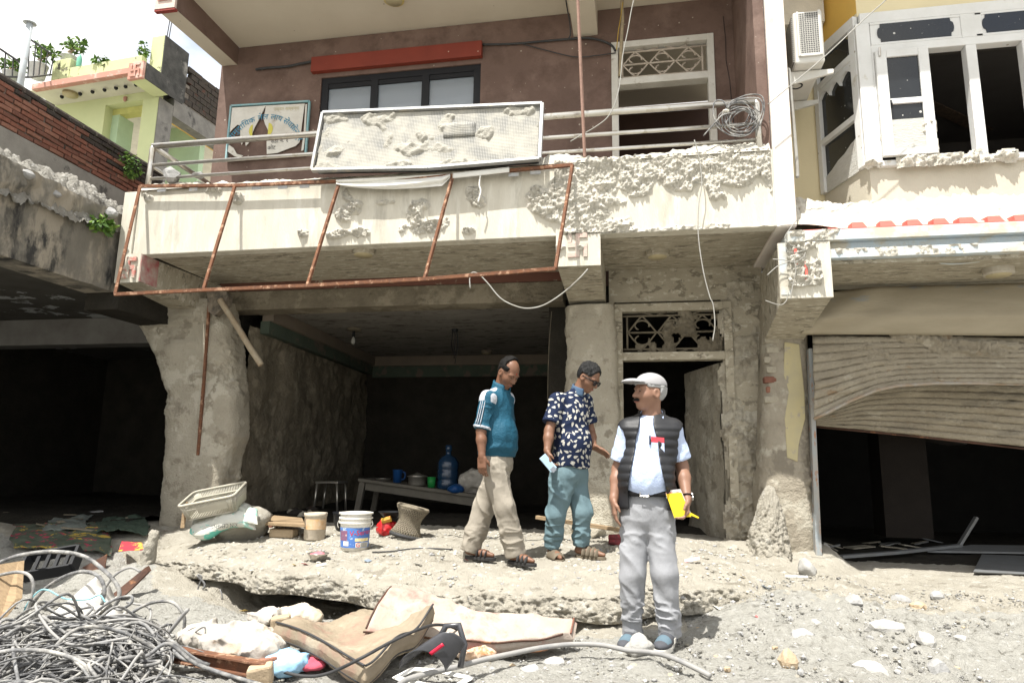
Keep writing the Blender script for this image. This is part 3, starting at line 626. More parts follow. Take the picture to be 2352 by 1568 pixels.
# bay window
YB = 6.5
P0 = V3(2.16, YB, 0); P1 = V3(1.94, 7.18, 0)
B().add([(2.16,YB,3.43),(5.2,YB,3.43),(5.2,7.3,3.43),(1.94,7.18,3.43),(2.16,YB,3.85),(5.2,YB,3.85),(5.2,7.3,3.85),(1.94,7.18,3.85)], [(0,1,5,4),(1,2,6,5),(2,3,7,6),(3,0,4,7),(4,5,6,7),(3,2,1,0)]).obj('bay_base', m_wmud, rh)
B().add([(2.16,YB,5.40),(5.2,YB,5.36),(5.2,7.3,5.40),(1.94,7.18,5.44),(2.16,YB,6.4),(5.2,YB,6.4),(5.2,7.3,6.4),(1.94,7.18,6.4)], [(0,1,5,4),(1,2,6,5),(2,3,7,6),(3,0,4,7),(4,5,6,7),(3,2,1,0)]).obj('bay_top', m_cry, rh)
B().add([(2.158,YB-.002,5.44),(1.936,7.182,5.48),(1.936,7.182,6.39),(2.158,YB-.002,6.39),(2.17,YB+.02,5.44),(1.95,7.2,5.48),(1.95,7.2,6.39),(2.17,YB+.02,6.39)], [(0,3,2,1),(0,1,5,4),(1,2,6,5),(2,3,7,6),(3,0,4,7)]).obj('yellow_side_panel', m_yel, rh)
m_wwood = mat('white_window_paint', (.66,.665,.655), (.56,.56,.54), 3, .6, .15, 40, .25, c3=(.46,.435,.37), s3=5, t3=.66, spots=((.34,.31,.26), 9, .12))
m_blkgl = mat('dark_glass', (.010,.012,.014), (.016,.018,.02), 5, .08, 0, 40, .5, spots=[((.5,.49,.45), 13, .16), ((.45,.44,.4), 30, .10)])
bf = root('bay_window', 'white painted wooden bay window with one dirty casement and two glassless openings', 'window', (2.6, YB, 3.85))
fr = lambda nm, x0, x1, z0, z1, y0=YB-.05, y1=YB+.05, mt=m_wwood, bev=.005: B().box(x0, x1, y0, y1, z0, z1).obj(nm, mt, bf, bev=bev)
fr('top_rail', 2.165, 5.2, 5.29, 5.40)
fr('corner_post', 2.12, 2.245, 3.85, 5.29, YB-.052, YB+.05)
fr('transom_rail', 2.245, 5.2, 4.97, 5.05)
fr('sill_rail', 2.245, 5.2, 3.82, 3.875)
def cusped(xa, xb, za, zb_, y, flip=False):
    """opening outline with scalloped ends, as a frame around dark glass"""
    zc = (za+zb_)/2; h_ = (zb_-za)/2; L = []
    for t in np.linspace(-1, 1, 17): L.append((xa - .03*math.cos(t*math.pi/2)*(1 if abs(t) < .62 else .2), t*h_ + zc))
    Rr = [(xb + (xa - x), z) for x, z in L][::-1]
    return L + Rr
for (xa, xb) in [(2.31, 2.98), (3.22, 3.90)]:
    f0 = fr('transom_sash', xa-.06, xb+.06, 5.05, 5.075); fr('transom_sash_top', xa-.06, xb+.06, 5.265, 5.29)
    pl = cusped(xa + .03, xb - .03, 5.075, 5.265, YB)
    B().prism([(x, YB-.052, z) for x, z in pl], (0, .006, 0)).obj('transom_pane', m_blkgl, bf)
    fr('transom_stile', xa-.06, xb+.06, 5.075, 5.265, YB-.045, YB+.03)
    fr('mullion_head', xb+.06, xb+.24 if xb < 3.5 else xb+.1, 5.05, 5.29, YB-.05, YB+.05)
# casement
fr('casement_stile', 2.265, 2.36, 3.90, 4.965, YB-.09, YB-.045); fr('casement_stile', 2.635, 2.725, 3.90, 4.965, YB-.09, YB-.045)
fr('casement_rail', 2.36, 2.635, 4.89, 4.965, YB-.09, YB-.045); fr('casement_rail', 2.36, 2.635, 4.41, 4.465, YB-.09, YB-.045); fr('casement_rail', 2.36, 2.635, 3.90, 3.96, YB-.09, YB-.045)
fr('casement_jamb', 2.245, 2.265, 3.875, 4.97)
m_slat = mat('mud_washed_pane', (.50,.50,.47), (.42,.41,.37), 14, .8, .5, 30, .2, stretch=(1,1,3))
B().box(2.36, 2.635, YB-.07, YB-.062, 4.465, 4.89).obj('upper_pane', m_blkgl, bf); B().box(2.36, 2.635, YB-.07, YB-.062, 4.26, 4.41).obj('lower_pane', m_blkgl, bf)
B().box(2.36, 2.635, YB-.072, YB-.06, 3.96, 4.26).obj('muddy_pane', m_slat, bf)
B().tube([(2.36,YB-.10,4.44),(2.355,YB-.125,4.40),(2.36,YB-.105,4.36)], .009, 6).obj('handle', m_dark, bf)
B().tube([(2.30,YB-.10,4.99),(2.30,YB-.10,4.90)], .010, 6).obj('bolt', m_steel, bf)
fr('mullion', 3.06, 3.15, 3.875, 4.97); fr('mullion', 3.53, 3.62, 3.875, 4.97); fr('mullion', 4.2, 4.29, 3.875, 4.97)
crust('mud_on_window', 2.25, 3.18, 3.78, 4.30, YB-.09, lambda X_, Z_, P: ss(.1, .4, fbm(P, 6, 4, 231) + .28 - (Z_ - 3.85)*1.6 - 6*((X_ > 2.735) & (X_ < 3.05) & (Z_ > 3.9)) ), h=.011, seed=233, amp=.05, parent=bf, base=-.03)
crust('sill_mud', 2.1, 5.0, 3.78, 3.92, YB-.055, lambda X_, Z_, P: ss(.1, .4, fbm(P, 7, 4, 241) + .30 - np.abs(Z_ - 3.85)*6), h=.012, seed=243, amp=.07, parent=bf, base=-.01)
# angled side of the bay
def sp(t, z, o=0.0):
    d = P1 - P0; n = V3(-d[1], d[0], 0)/np.linalg.norm(d); p = P0 + d*t - n*(-o); return V3(p[0], p[1], z)
def sidepiece(nm, L, mt, o0=.0, th=.05, bev=.004):
    n = V3(-(P1-P0)[1], (P1-P0)[0], 0)/np.linalg.norm(P1-P0)
    return B().prism([sp(t, z, -o0) for t, z in L], n*th).obj(nm, mt, bf, bev=bev)
rc = lambda t0, t1, z0, z1: [(t0,z0),(t1,z0),(t1,z1),(t0,z1)]
nside = .03
sidepiece('side_top_rail', [(.0,5.29),(1,5.33),(1,5.45),(0,5.40)], m_wwood)
sidepiece('side_post', rc(0, .13, 3.85, 5.29), m_wwood); sidepiece('side_post', rc(.9, 1, 3.85, 5.33), m_wwood)
sidepiece('side_transom_rail', rc(.13, .9, 4.98, 5.05), m_wwood); sidepiece('side_mid_rail', rc(.13, .9, 4.36, 4.42), m_wwood)
sidepiece('side_transom_pane', [(.16,5.05),(.9,5.05),(.9,5.31),(.3,5.31),(.22,5.26),(.2,5.18),(.16,5.13)], m_blkgl, .01, .02, 0)
sidepiece('side_pane', rc(.13, .9, 4.42, 4.98), m_blkgl, .012, .02, 0)
for (t0, t1) in [(.13,.4),(.4,.65),(.65,.9)]:
    sidepiece('side_arch', [(t0,4.98),(t0,4.86 - .03*(t0>.2)),((t0*3+t1)/4,4.90),((t0+t1)/2,4.93),((t0+t1*3)/4,4.91),(t1,4.87),(t1,4.98)], m_wwood, .0, .04, 0)
sidepiece('side_pane_low', [(.13,4.20),(.9,4.02),(.9,4.36),(.13,4.36)], m_blkgl, .012, .02, 0)
sidepiece('side_mud_panel', [(.13,3.85),(.9,3.85),(.9,4.02),(.75,4.05),(.6,4.10),(.45,4.12),(.3,4.17),(.13,4.20)], m_slat, .01, .03, 0)
# dim room behind the bay
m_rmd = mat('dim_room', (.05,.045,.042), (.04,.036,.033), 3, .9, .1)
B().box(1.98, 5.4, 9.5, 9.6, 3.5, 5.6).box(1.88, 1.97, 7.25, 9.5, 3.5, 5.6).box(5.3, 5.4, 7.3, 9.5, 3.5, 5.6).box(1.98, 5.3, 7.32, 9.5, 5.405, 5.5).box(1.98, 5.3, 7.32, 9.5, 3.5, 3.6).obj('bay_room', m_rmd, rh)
B().obox((3.3, 8.2, 5.39), (1.2, 1.0, 0), (-.05, .06, 0), (0, 0, .008)).obj('ceiling_border', mat('patterned_border', (.09,.06,.04), (.03,.025,.02), 30, .8, 0), rh)
# ground floor shop: pier, track, soffit, walls
mudcol('shop_pier', [(1755,690),(1757,800),(1752,900),(1750,1000),(1745,1100),(1738,1240),(1735,1290)], [(1858,690),(1862,800),(1866,950),(1872,1080),(1880,1200),(1886,1290)], 6.98, .45, mat('pier_mud', (.36,.325,.26), (.26,.23,.18), 4, .95, .8, 30, .1, c3=((.42,.39,.32), (.22,.195,.155)), s3=2.2, t3=.57, bd=.03), rh, .05, 19)
m_pyl = mat('peeling_yellow', (.44,.38,.22), (.38,.34,.22), 6, .9, .2, 60, .1, c3=(.33,.30,.24), s3=6, t3=.62)
B().prism([A(u, v, 6.972) for u, v in [(1802,785),(1836,790),(1848,900),(1850,960),(1835,1020),(1832,1060),(1808,1050),(1802,960),(1812,900),(1800,860)]], (0, .1, 0)).obj('yellow_patch', m_pyl, rh, bev=.006)
for k in range(7):
    p = A(1776, 778 + k*23, 6.945)
    B().box(p[0]-.075 + .02*(k % 2), p[0]+.065, 6.978 + .008*(k % 3), 7.1, p[2]-.032, p[2]+.032).obj('brick', m_brk[k % 3] if k in (4,5) else m_colmud, rh, bev=.012)
tr = B().prism([A(1858,800,6.93), A(1866,800,6.93), A(1888,1275,6.93), A(1874,1275,6.93)], (0, .1, 0)).obj('shutter_track', mat('rusty_blue_metal', (.26,.30,.32), (.32,.29,.25), 8, .7, .3, 50, .3, c3=(.30,.13,.05), s3=9, t3=.60, stretch=(2,2,.5)), rh)
X_, Z_ = np.meshgrid(np.linspace(0, 1, 60), np.linspace(0, 1, 80), indexing='ij')
th_ = X_*math.pi; pb = A(1795, 1285, 6.9)
RR = (.03 + .24*np.sqrt(np.maximum(1-Z_, 0))*(.75 + .25*(1-Z_)))*(1 + .25*fbm(np.stack([np.cos(th_)*1.4, np.sin(th_)*1.4, Z_*2.2], -1), 3.4, 5, 251, .6) + .10*fbm(np.stack([np.cos(th_), np.sin(th_), Z_*2.5], -1), 14, 3, 252))
Q = np.stack([pb[0]-.10 + .05*Z_ - np.cos(th_)*RR*.8, 7.05 - np.sin(th_)*RR*1.2, .18 + .72*Z_], -1)
tag(sheet('pier_mud_drift', Q, m_ground, rh, True), kind='stuff')
B().box(1.66, 6.2, 6.9, 7.3, 2.90, 3.08).obj('shop_soffit', m_soffit, rh)
B().box(1.60, 6.2, 6.12, 6.899, 2.80, 2.834).obj('ledge_soffit', m_soffit, rh)
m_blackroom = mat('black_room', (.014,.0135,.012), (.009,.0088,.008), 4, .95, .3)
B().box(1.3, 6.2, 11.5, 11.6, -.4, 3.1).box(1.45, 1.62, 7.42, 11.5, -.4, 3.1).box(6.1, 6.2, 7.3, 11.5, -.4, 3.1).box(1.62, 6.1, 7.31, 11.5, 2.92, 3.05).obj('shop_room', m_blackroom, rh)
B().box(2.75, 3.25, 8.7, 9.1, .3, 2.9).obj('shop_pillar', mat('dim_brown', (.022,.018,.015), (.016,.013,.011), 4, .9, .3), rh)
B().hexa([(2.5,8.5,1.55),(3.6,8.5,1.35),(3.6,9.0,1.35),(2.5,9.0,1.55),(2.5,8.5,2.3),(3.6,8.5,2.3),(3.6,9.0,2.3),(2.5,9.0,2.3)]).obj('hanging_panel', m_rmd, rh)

# collapsed rolling shutter
sh = root('rolling_shutter', 'buckled mud-brown rolling shutter hanging askew in the right shopfront', 'shutter', (2.8, 7.0, 1.3))
m_sh = mat('shutter_mud', (.40,.355,.275), (.31,.27,.205), 4, .95, 1.0, 40, .1, c3=((.30,.21,.13), (.45,.405,.32)), s3=4, t3=.63, stretch=(.8,1,1.3), bd=.035)
m_hood = mat('shutter_hood_mud', (.33,.29,.215), (.27,.235,.17), 4, .85, .3, 40, .2, c3=(.24,.25,.25), s3=3, t3=.62, stretch=(.5,1,2), bd=.015)
def curve(L, n): 
    L = np.array(L, float); return np.interp(np.linspace(L[0,0], L[-1,0], n), L[:,0], L[:,1])
nh = 70
ut = np.linspace(1905, 2460, nh); vt = curve([(1905,672),(2000,660),(2352,650),(2460,646)], nh)
ub = np.linspace(1838, 2460, nh); vb_ = curve([(1838,768),(2000,768),(2460,772)], nh)
HP = []
for t in np.linspace(0, 1, 16):
    y = 6.86 - .10*math.sin(t*math.pi*.9); row = []
    for i in range(nh):
        u = ut[i] + (ub[i]-ut[i])*t; v = vt[i] + (vb_[i]-vt[i])*t
        row.append(A(u, v, y + .03*math.sin(i*.35 + t*5)*math.exp(-i/18) - .02*math.exp(-((t-.62)/.05)**2)))
    HP.append(row)
sheet('hood', HP, m_hood, sh, True, thick=.006)
def slats(nm, top, bot, ns, yt, ybt, amp, seed):
    nn = 60
    ut_, vt_ = [np.array(q) for q in zip(*top)]; ub_, vb2 = [np.array(q) for q in zip(*bot)]
    s_ = np.linspace(0, 1, nn)
    T = np.stack([np.interp(s_, np.linspace(0,1,len(ut_)), ut_), np.interp(s_, np.linspace(0,1,len(vt_)), vt_)], 1)
    Bm = np.stack([np.interp(s_, np.linspace(0,1,len(ub_)), ub_), np.interp(s_, np.linspace(0,1,len(vb2)), vb2)], 1)
    for k in range(ns):
        rows = []
        for q in np.linspace(0, 1, 5):
            t = (k + q*.985)/ns
            uv = T + (Bm - T)*t; bul = .013*math.sin(q*math.pi)
            y = yt + (ybt - yt)*t
            pts = np.array([A(a, b_, y - bul + amp*math.sin(seed + j*.09 + t*3)*.5) for j, (a, b_) in enumerate(uv)])
            pts[:, 1] -= .05*np.maximum(fbm(pts*np.array([.7,1,1.6]), 4.5, 4, seed, .6) + .02, 0)*2
            rows.append(pts)
        sheet('slat', rows, m_sh, sh, True, thick=.004)
slats('upper', [(1866,770),(2000,772),(2180,774),(2460,776)], [(1870,962),(1905,945),(1950,922),(2010,897),(2060,886),(2150,880),(2250,880),(2352,882),(2460,886)], 9, 6.93, 6.80, .05, 3)
slats('lower', [(1868,950),(1930,918),(2000,884),(2060,872),(2150,866),(2250,866),(2352,868),(2460,872)], [(1868,977),(1960,985),(2100,999),(2352,1026),(2460,1040)], 9, 7.22, 7.34, .02, 5)
B().tube([A(u, v, 7.33) for u, v in [(1868,979),(2100,1001),(2460,1042)]], .012, 6).obj('bottom_bar', m_rust2, sh, True)
B().tube([A(u, v, 6.78) for u, v in [(1870,962),(1905,945),(1950,922),(2010,897),(2060,886),(2150,880),(2250,880),(2352,882),(2460,886)]], .016, 6).obj('buckled_edge', mat('scraped_blue_grey', (.30,.29,.26), (.28,.2,.13), 9, .8, .2), sh, True)

crust('mud_clods', 1.75, 4.0, 1.95, 2.40, 6.88, lambda X_, Z_, P: ss(.18, .42, fbm(P*np.array([.8,1,1.4]), 4, 4, 281) + .10 - 3*ss(2.02, 1.92, Z_ - .12*ss(2.4, 1.8, X_))), h=.012, seed=282, amp=.06, mt=m_sh, parent=sh)
# ================================================================== green house behind
th5 = R_(5); e1 = V3(-math.cos(th5), math.sin(th5), 0); e2 = V3(math.sin(th5), math.cos(th5), 0); ez = V3(0, 0, 1)
c0 = A(329, 160, 11.0); c0[2] = 0
gh = root('green_house', 'pale green house with terracotta roof edge behind the brick wall at upper left', 'house', tuple(c0))
def LB(s0, s1, d0, d1, z0, z1):
    return [c0 + e1*s + e2*d + ez*z for z in (z0, z1) for (s, d) in ((s1,d0),(s0,d0),(s0,d1),(s1,d1))]
def gb(nm, s0, s1, d0, d1, z0, z1, mt, bev=0, par=None): return B().hexa(LB(s0,s1,d0,d1,z0,z1)).obj(nm, mt, par or gh, bev=bev)
m_lime = mat('lime_wall', (.52,.555,.31), (.47,.51,.285), 2, .85, .1, 30, .15)
m_lime2 = mat('weathered_lime_wall', (.50,.525,.29), (.42,.44,.26), 4, .9, .3, 30, .1, c3=(.13,.125,.09), s3=5, t3=.60)
m_mint = mat('mint_wall', (.44,.57,.38), None, 2, .85, .1)
m_terra = mat('terracotta_edge', (.46,.22,.17), (.40,.24,.19), 3, .9, .3, 30, .1, c3=(.52,.36,.30), s3=5, t3=.58)
m_blkc = mat('black_stained_concrete', (.045,.045,.043), (.09,.088,.083), 5, .95, .5, 40, .1, c3=(.25,.24,.22), s3=2.5, t3=.64, w3=.12)
m_gryc = mat('grey_stained_concrete', (.24,.23,.21), (.15,.145,.135), 4, .95, .4, 40, .1, c3=(.07,.068,.065), s3=2.5, t3=.6, w3=.1)
gb('roof_edge', .37, 2.9, 0, .12, 8.735, 8.87, m_terra, .01)
gb('eave_soffit', .37, 3.1, .12, .75, 8.80, 8.868, mat('cream_soffit', (.62,.60,.50), None, 2, .85, .05))
gb('emblem_block', 0, .37, -.01, .06, 8.585, 8.96, m_terra, .01)
gb('eave_beam', .005, .365, .062, .70, 8.60, 8.95, [m_lime][0])
gb('eave_beam_side', -.012, .003, .062, 1.1, 8.60, 8.955, m_blkc)
for (a, b_, c, d_) in [(.165,.205,8.63,8.91),(.205,.30,8.75,8.79),(.07,.165,8.75,8.79),(.07,.165,8.87,8.91),(.205,.30,8.63,8.67),(.26,.30,8.79,8.91),(.07,.11,8.63,8.75)]:
    gb('emblem_arm', a, b_, -.03, -.011, c, d_, m_terra, .004)
gb('front_wall', 1.69, 4.2, .75, .95, 6.0, 8.80, m_lime)
gb('door_header', .62, 1.69, .95, 1.15, 8.48, 8.80, mat('ochre_wall', (.50,.49,.17)))
gb('header_beam', .37, 1.69, .75, .949, 8.62, 8.80, m_lime)
gb('reveal_wall', 1.50, 1.69, .951, 1.35, 6.0, 8.48, m_mint); gb('inner_wall', .4, 1.7, 2.2, 2.35, 6.0, 8.75, m_mint)
gb('front_column', .26, .66, .72, 1.1, 5.5, 8.60, m_lime); gb('column_side', .235, .258, .73, 1.12, 5.5, 8.60, m_gryc)
gb('side_beam', .23, .5, 1.12, 7.0, 8.38, 8.80, m_gryc)
gb('side_beam_lining', .502, .55, 1.12, 7.0, 8.385, 8.80, m_yel)
gb('inner_ceiling', .55, 4.0, 1.36, 7.0, 8.76, 8.80, mat('white_ceiling_green_house', (.64,.62,.56)))
gb('inner_back_wall', .2, 4.0, 6.8, 7.0, 5.5, 8.76, mat('pale_inner_wall', (.55,.54,.46)))
gb('roof_slab', .24, 4.2, .75, 7.0, 8.87, 8.98, m_blkc)
gb('parapet', .60, 2.54, .5, .65, 8.87, 9.50, m_lime2, .02)
gb('roof_pillar', .26, .60, .70, 1.05, 8.98, 10.05, m_lime2, .02); gb('roof_pillar_side', .235, .258, .70, 1.4, 8.8, 10.03, m_blkc)
gb('parapet_block', 2.55, 3.05, .5, 1.0, 8.87, 9.74, m_lime2, .02)
ch = []
for d0 in np.arange(1.42, 7, .22):
    for r in range(7):
        zt = 8.84 + r*.13
        if zt > 9.78 - .07*(d0 - 1.4): continue
        o_ = (d0 + (.11 if r % 2 else 0))
        B().hexa(LB(.22 + rnd.uniform(-.01, .012), .34, o_, o_ + .205, zt, zt + .112)).obj('brick', m_blk, gh)
gb('side_parapet_core', .245, .33, 1.4, 7.0, 8.81, 9.30, m_mort)
# ================================================================== things on the houses
def text_mesh(body, size=1.0):
    cu = bpy.data.curves.new('t', 'FONT'); cu.body = body; cu.size = size; cu.resolution_u = 3
    o = bpy.data.objects.new('t', cu); COL.objects.link(o)
    dg = bpy.context.evaluated_depsgraph_get(); dg.update(); ev = o.evaluated_get(dg); me = ev.to_mesh()
    V = np.array([v.co[:] for v in me.vertices]).reshape(-1, 3); Fc = [list(p.vertices) for p in me.polygons]
    ev.to_mesh_clear(); bpy.data.objects.remove(o); bpy.data.curves.remove(cu)
    return V, Fc
def letters(nm, body, size, fn, mt, parent, center=True):
    V, Fc = text_mesh(body, size)
    if len(V) == 0: return None
    if center: V[:, 0] -= (V[:, 0].min() + V[:, 0].max())/2
    W = np.array([fn(x, y) for x, y, _ in V]); return M(nm, W, Fc, mt, parent)
def cable(nm, pts, r, mt, label=None, cat='cable', group=None, n=8, parent=None, sides=7, kind=None):
    o = B().tube(spline(pts, n), r, sides).obj(nm, mt, parent, True)
    if label: tag(o, label, cat, group, kind)
    return o
# railing
rl = root('balcony_railing', 'stainless steel tube railing along the central balcony', 'railing', (-2, 6.08, 3.85))
for z, r, a, b_ in [(4.385, .032, -5.14, 1.10), (4.165, .019, -5.12, 1.09), (4.01, .017, -5.12, 1.09)]:
    B().tube([(a, 6.09, z + .0), (-2, 6.09, z - .004), (b_, 6.09, z - .02)], r, 12).obj('rail', m_steel, rl, True)
    if z != 4.01: B().tube([(-5.14, 6.12, z), (-5.14, 7.29, z - .01)], r*.9, 10).obj('side_rail', m_steel, rl, True)
for x, zt in [(-5.14, 4.385), (1.115, 4.37)]: B().tube([(x, 6.085, 3.82), (x, 6.09, 4.15), (x, 6.09, zt - .03), (x + (.02 if x < 0 else -.02), 6.09, zt)], .030, 12).obj('post', m_steel, rl, True)
B().tube([(-2.1, 6.11, 3.8), (-2.1, 6.11, 4.36)], .022, 10).obj('post', m_steel, rl, True)
# fallen LED sign panel
pn_ = root('sign_panel', 'mud-caked fallen display panel with metal rim leaning on the balcony railing', 'sign', (-2, 5.98, 3.85))
TL, TR, BR, BL = A(743,262,6.02), A(1246,241,6.03), A(1240,367,5.93), A(718,393,5.93)
BM = A(985,388,5.92)
def pq(s, t):   # s right, t down
    top = TL + (TR-TL)*s
    k = .51; bot = BL + (BM-BL)*(s/k) if s < k else BM + (BR-BM)*((s-k)/(1-k))
    return top + (bot-top)*t
nrm_ = np.cross(TR-TL, BL-TL); nrm_ /= np.linalg.norm(nrm_); nrm_ = nrm_ if nrm_[1] < 0 else -nrm_
m_led = bpy.data.materials.new('mud_filled_led_grid'); m_led.use_nodes = True
_n = m_led.node_tree; _b = _n.nodes['Principled BSDF']; _b.inputs['Roughness'].default_value = .9
_g = N(_n, 'ShaderNodeNewGeometry'); _m = N(_n, 'ShaderNodeMapping'); _m.inputs['Scale'].default_value = (62, 0.001, 62); _n.links.new(_g.outputs['Position'], _m.inputs[0])
_v = N(_n, 'ShaderNodeTexVoronoi'); _v.inputs['Scale'].default_value = 1; _v.inputs['Randomness'].default_value = 0.0; _n.links.new(_m.outputs[0], _v.inputs['Vector'])
_r = N(_n, 'ShaderNodeValToRGB'); _r.color_ramp.elements[0].position = .28; _r.color_ramp.elements[0].color = (.36,.352,.318,1); _r.color_ramp.elements[1].position = .5; _r.color_ramp.elements[1].color = (.13,.13,.126,1)
_q = N(_n, 'ShaderNodeTexNoise'); _q.inputs['Scale'].default_value = 5; _q.inputs['Detail'].default_value = 5; _n.links.new(_g.outputs['Position'], _q.inputs['Vector'])
_x = N(_n, 'ShaderNodeMix', data_type='RGBA'); _x.inputs[7].default_value = (.38,.362,.312,1)
_y = N(_n, 'ShaderNodeValToRGB'); _y.color_ramp.elements[0].position = .40; _y.color_ramp.elements[1].position = .62
_n.links.new(_q.outputs[0], _y.inputs[0]); _n.links.new(_y.outputs[0], _x.inputs[0]); _n.links.new(_v.outputs['Distance'], _r.inputs[0]); _n.links.new(_r.outputs[0], _x.inputs[6]); _n.links.new(_x.outputs[2], _b.inputs['Base Color'])
_bp = N(_n, 'ShaderNodeBump'); _bp.inputs['Strength'].default_value = .6; _bp.inputs['Distance'].default_value = .01; _bp.invert = True
_n.links.new(_v.outputs['Distance'], _bp.inputs['Height']); _n.links.new(_bp.outputs[0], _b.inputs['Normal'])
for i in range(7):
    for j in range(4):
        s0, s1, t0, t1 = .012 + i*.1395, .012 + (i+1)*.1395 + .0000, .03 + j*.235, .03 + (j+1)*.235 - .0000
        k = rnd.uniform(0, .0008)
        sk = .045 if (i == 4 and j == 1) else 0
        rows = []
        for a in np.linspace(0, 1, 5):
            rows.append([pq(s0 + (s1-s0)*b_, t0 + (t1-t0)*a) + nrm_*(k + sk*(1-a)*math.sin(b_*math.pi)) - (V3(0,0,1)*sk*.9*(1-a)*math.sin(b_*math.pi)*.6) for b_ in np.linspace(0, 1, 7)])
        sheet('led_module', rows, m_led, pn_, True, thick=.012 if sk else 0)
def rim(a, b_, w=.03): B().bar(a + nrm_*.012, b_ + nrm_*.012, w, .05, nrm_).obj('rim', m_alu, pn_, bev=.004)
rim(pq(0,0), pq(1,0)); rim(pq(0,1), BM); rim(BM, pq(1,1)); rim(pq(0,0), pq(0,1), .03); rim(pq(1,0), pq(1,1), .034)
B().prism([pq(.01,.02)-nrm_*.03, pq(.99,.02)-nrm_*.03, pq(.99,.97)-nrm_*.03, pq(.5,.97)-nrm_*.03, pq(.01,.97)-nrm_*.03], -nrm_*.06).obj('back_box', m_dark, pn_)
X_, T_ = np.meshgrid(np.linspace(.01, .985, 220), np.linspace(.02, .97, 62), indexing='ij')
Q = np.array([[pq(a, b_) for a, b_ in zip(r1, r2)] for r1, r2 in zip(X_, T_)])
k = fbm(Q, 5, 4, 301)*.9 + .9*np.exp(-((T_-.66)/.09)**2)*ss(.72, .6, X_)*(.4 + fbm(Q, 3, 3, 302)) + .8*np.exp(-((T_-.1)/.13)**2)*ss(.7, .3, X_)*(.25 + fbm(Q, 4, 3, 305)) + .5*ss(.82, 1, T_) - .14
k = ss(.1, .32, k); kp = k > .02
Q = Q + nrm_*((-.004 + k*(.012 + .04*np.maximum(fbm(Q, 14, 4, 303) + .2, 0)))[..., None])
q = kp[:-1,:-1] | kp[1:,:-1] | kp[:-1,1:] | kp[1:,1:]; Fc = gridfaces(*X_.shape)[q.ravel()]
us = np.unique(Fc); mp_ = np.full(X_.size, -1); mp_[us] = np.arange(len(us))
tag(M('mud_crust', Q.reshape(-1,3)[us], mp_[Fc][:, ::-1], mat('panel_mud', (.40,.385,.335), (.33,.312,.268), 9, .95, .8, 75, .1, bd=.02), pn_, True), kind='stuff')
# torn notice board with lettering
nbd = root('notice_board', 'torn white notice board with blue Nepali lettering on the brown wall', 'notice board', (-4.5, 7.27, 4.75))
m_teal = mat('teal_edge', (.16,.36,.40), (.3,.4,.4), 8, .6, .1)
m_flex = mat('dirty_white_flex', (.66,.64,.58), (.52,.49,.43), 4, .6, .3, 14, .3, c3=(.38,.33,.27), s3=3, t3=.66, bd=.03)
nw = lambda x, z, y=0: V3(-5.06 + x, 7.265 - y, 4.77 + z)      # board coordinates: 1.08 x 0.72
for a in [((0,-.012),(1.08,-.012)), ((0,.73),(1.08,.70)), ((0,-.012),(0,.73)), ((1.08,-.012),(1.08,.70))]:
    B().bar(nw(*a[0]), nw(*a[1]), .022, .03, (0,1,0)).obj('frame', m_teal, nbd)
B().prism([nw(.01,0,-.02), nw(1.07,0,-.02), nw(1.07,.70,-.02), nw(.01,.72,-.02)], (0,.01,0)).obj('backing', m_brown, nbd)
def flap(L, y=.01, curl=None):
    B().prism([nw(x, z, y if not curl else y + curl(x, z)) for x, z in L], (0, .004, 0)).obj('torn_sheet', m_flex, nbd)
flap([(.02,.70),(.46,.69),(.47,.64),(.40,.48),(.36,.40),(.30,.20),(.26,.16),(.24,.26),(.20,.18),(.17,.3),(.16,.44),(.12,.46),(.05,.40),(.02,.36)])
flap([(.49,.69),(1.02,.67),(1.00,.30),(.99,.16),(.94,.11),(.84,.08),(.70,.035),(.56,.03),(.54,.22),(.555,.34),(.50,.44),(.47,.52),(.485,.6)])
flap([(.46,.69),(.49,.69),(.47,.64),(.40,.48),(.43,.56)], .012, lambda x, z: .05*(.7 - z))
flap([(.02,.10),(.03,.19),(.10,.14),(.15,.06),(.24,.03),(.2,.005),(.12,.03)], .014, lambda x, z: .04*z)
flap([(1.03,.66),(1.05,.66),(1.06,.3),(1.05,.05),(1.02,.04),(1.035,.3)], .008)
B().prism([nw(.46 + .075*math.cos(a), .34 + .10*math.sin(a), .0105 + .006) for a in np.linspace(0, 2*math.pi, 20, endpoint=False)][0:0] or [nw(.555 + .06*math.cos(a), .36 + .085*math.sin(a), .016) for a in np.linspace(-1.6, 1.6, 14)], (0,.003,0)).obj('yellow_seal', mat('seal_yellow', (.62,.56,.10), (.5,.45,.1), 9, .6, .1), nbd)
B().prism([nw(.36 - .07*math.cos(a), .36 + .09*math.sin(a), .016) for a in np.linspace(-1.3, 1.2, 14)][::-1], (0,.003,0)).obj('yellow_seal', MATS['seal_yellow'], nbd)
m_ink = mat('blue_lettering', (.055,.26,.40), None, 5, .6, 0); m_inkb = mat('grey_lettering', (.09,.09,.09), None, 5, .6, 0); m_inky = mat('faded_yellow_lettering', (.55,.50,.32), None, 5, .6, 0)
def arc_fn(cx, cz, rad, off):
    def f(x, y):
        a = (x + off)/rad; return nw(cx + (rad + y)*math.sin(a), cz + (rad + y)*math.cos(a) - rad, .0165)
    return f
for body, off in [("सामुदायिक", -.34), ("मेल", -.03), ("लाप", .15), ("सेवा", .33), ("केन्द्र", .50)]:
    b2 = {"सामुदायिक": "सामुदायकि".replace("यकि", "ियक")}.get(body, body)
    letters('lettering', b2, .105, arc_fn(.50, .50, .50, off), m_ink, nbd)
letters('lettering', "उन्नत सम्बन्ध", .062, lambda x, y: nw(.78 + x, .60 + y - .04*x, .0165), m_inky, nbd)
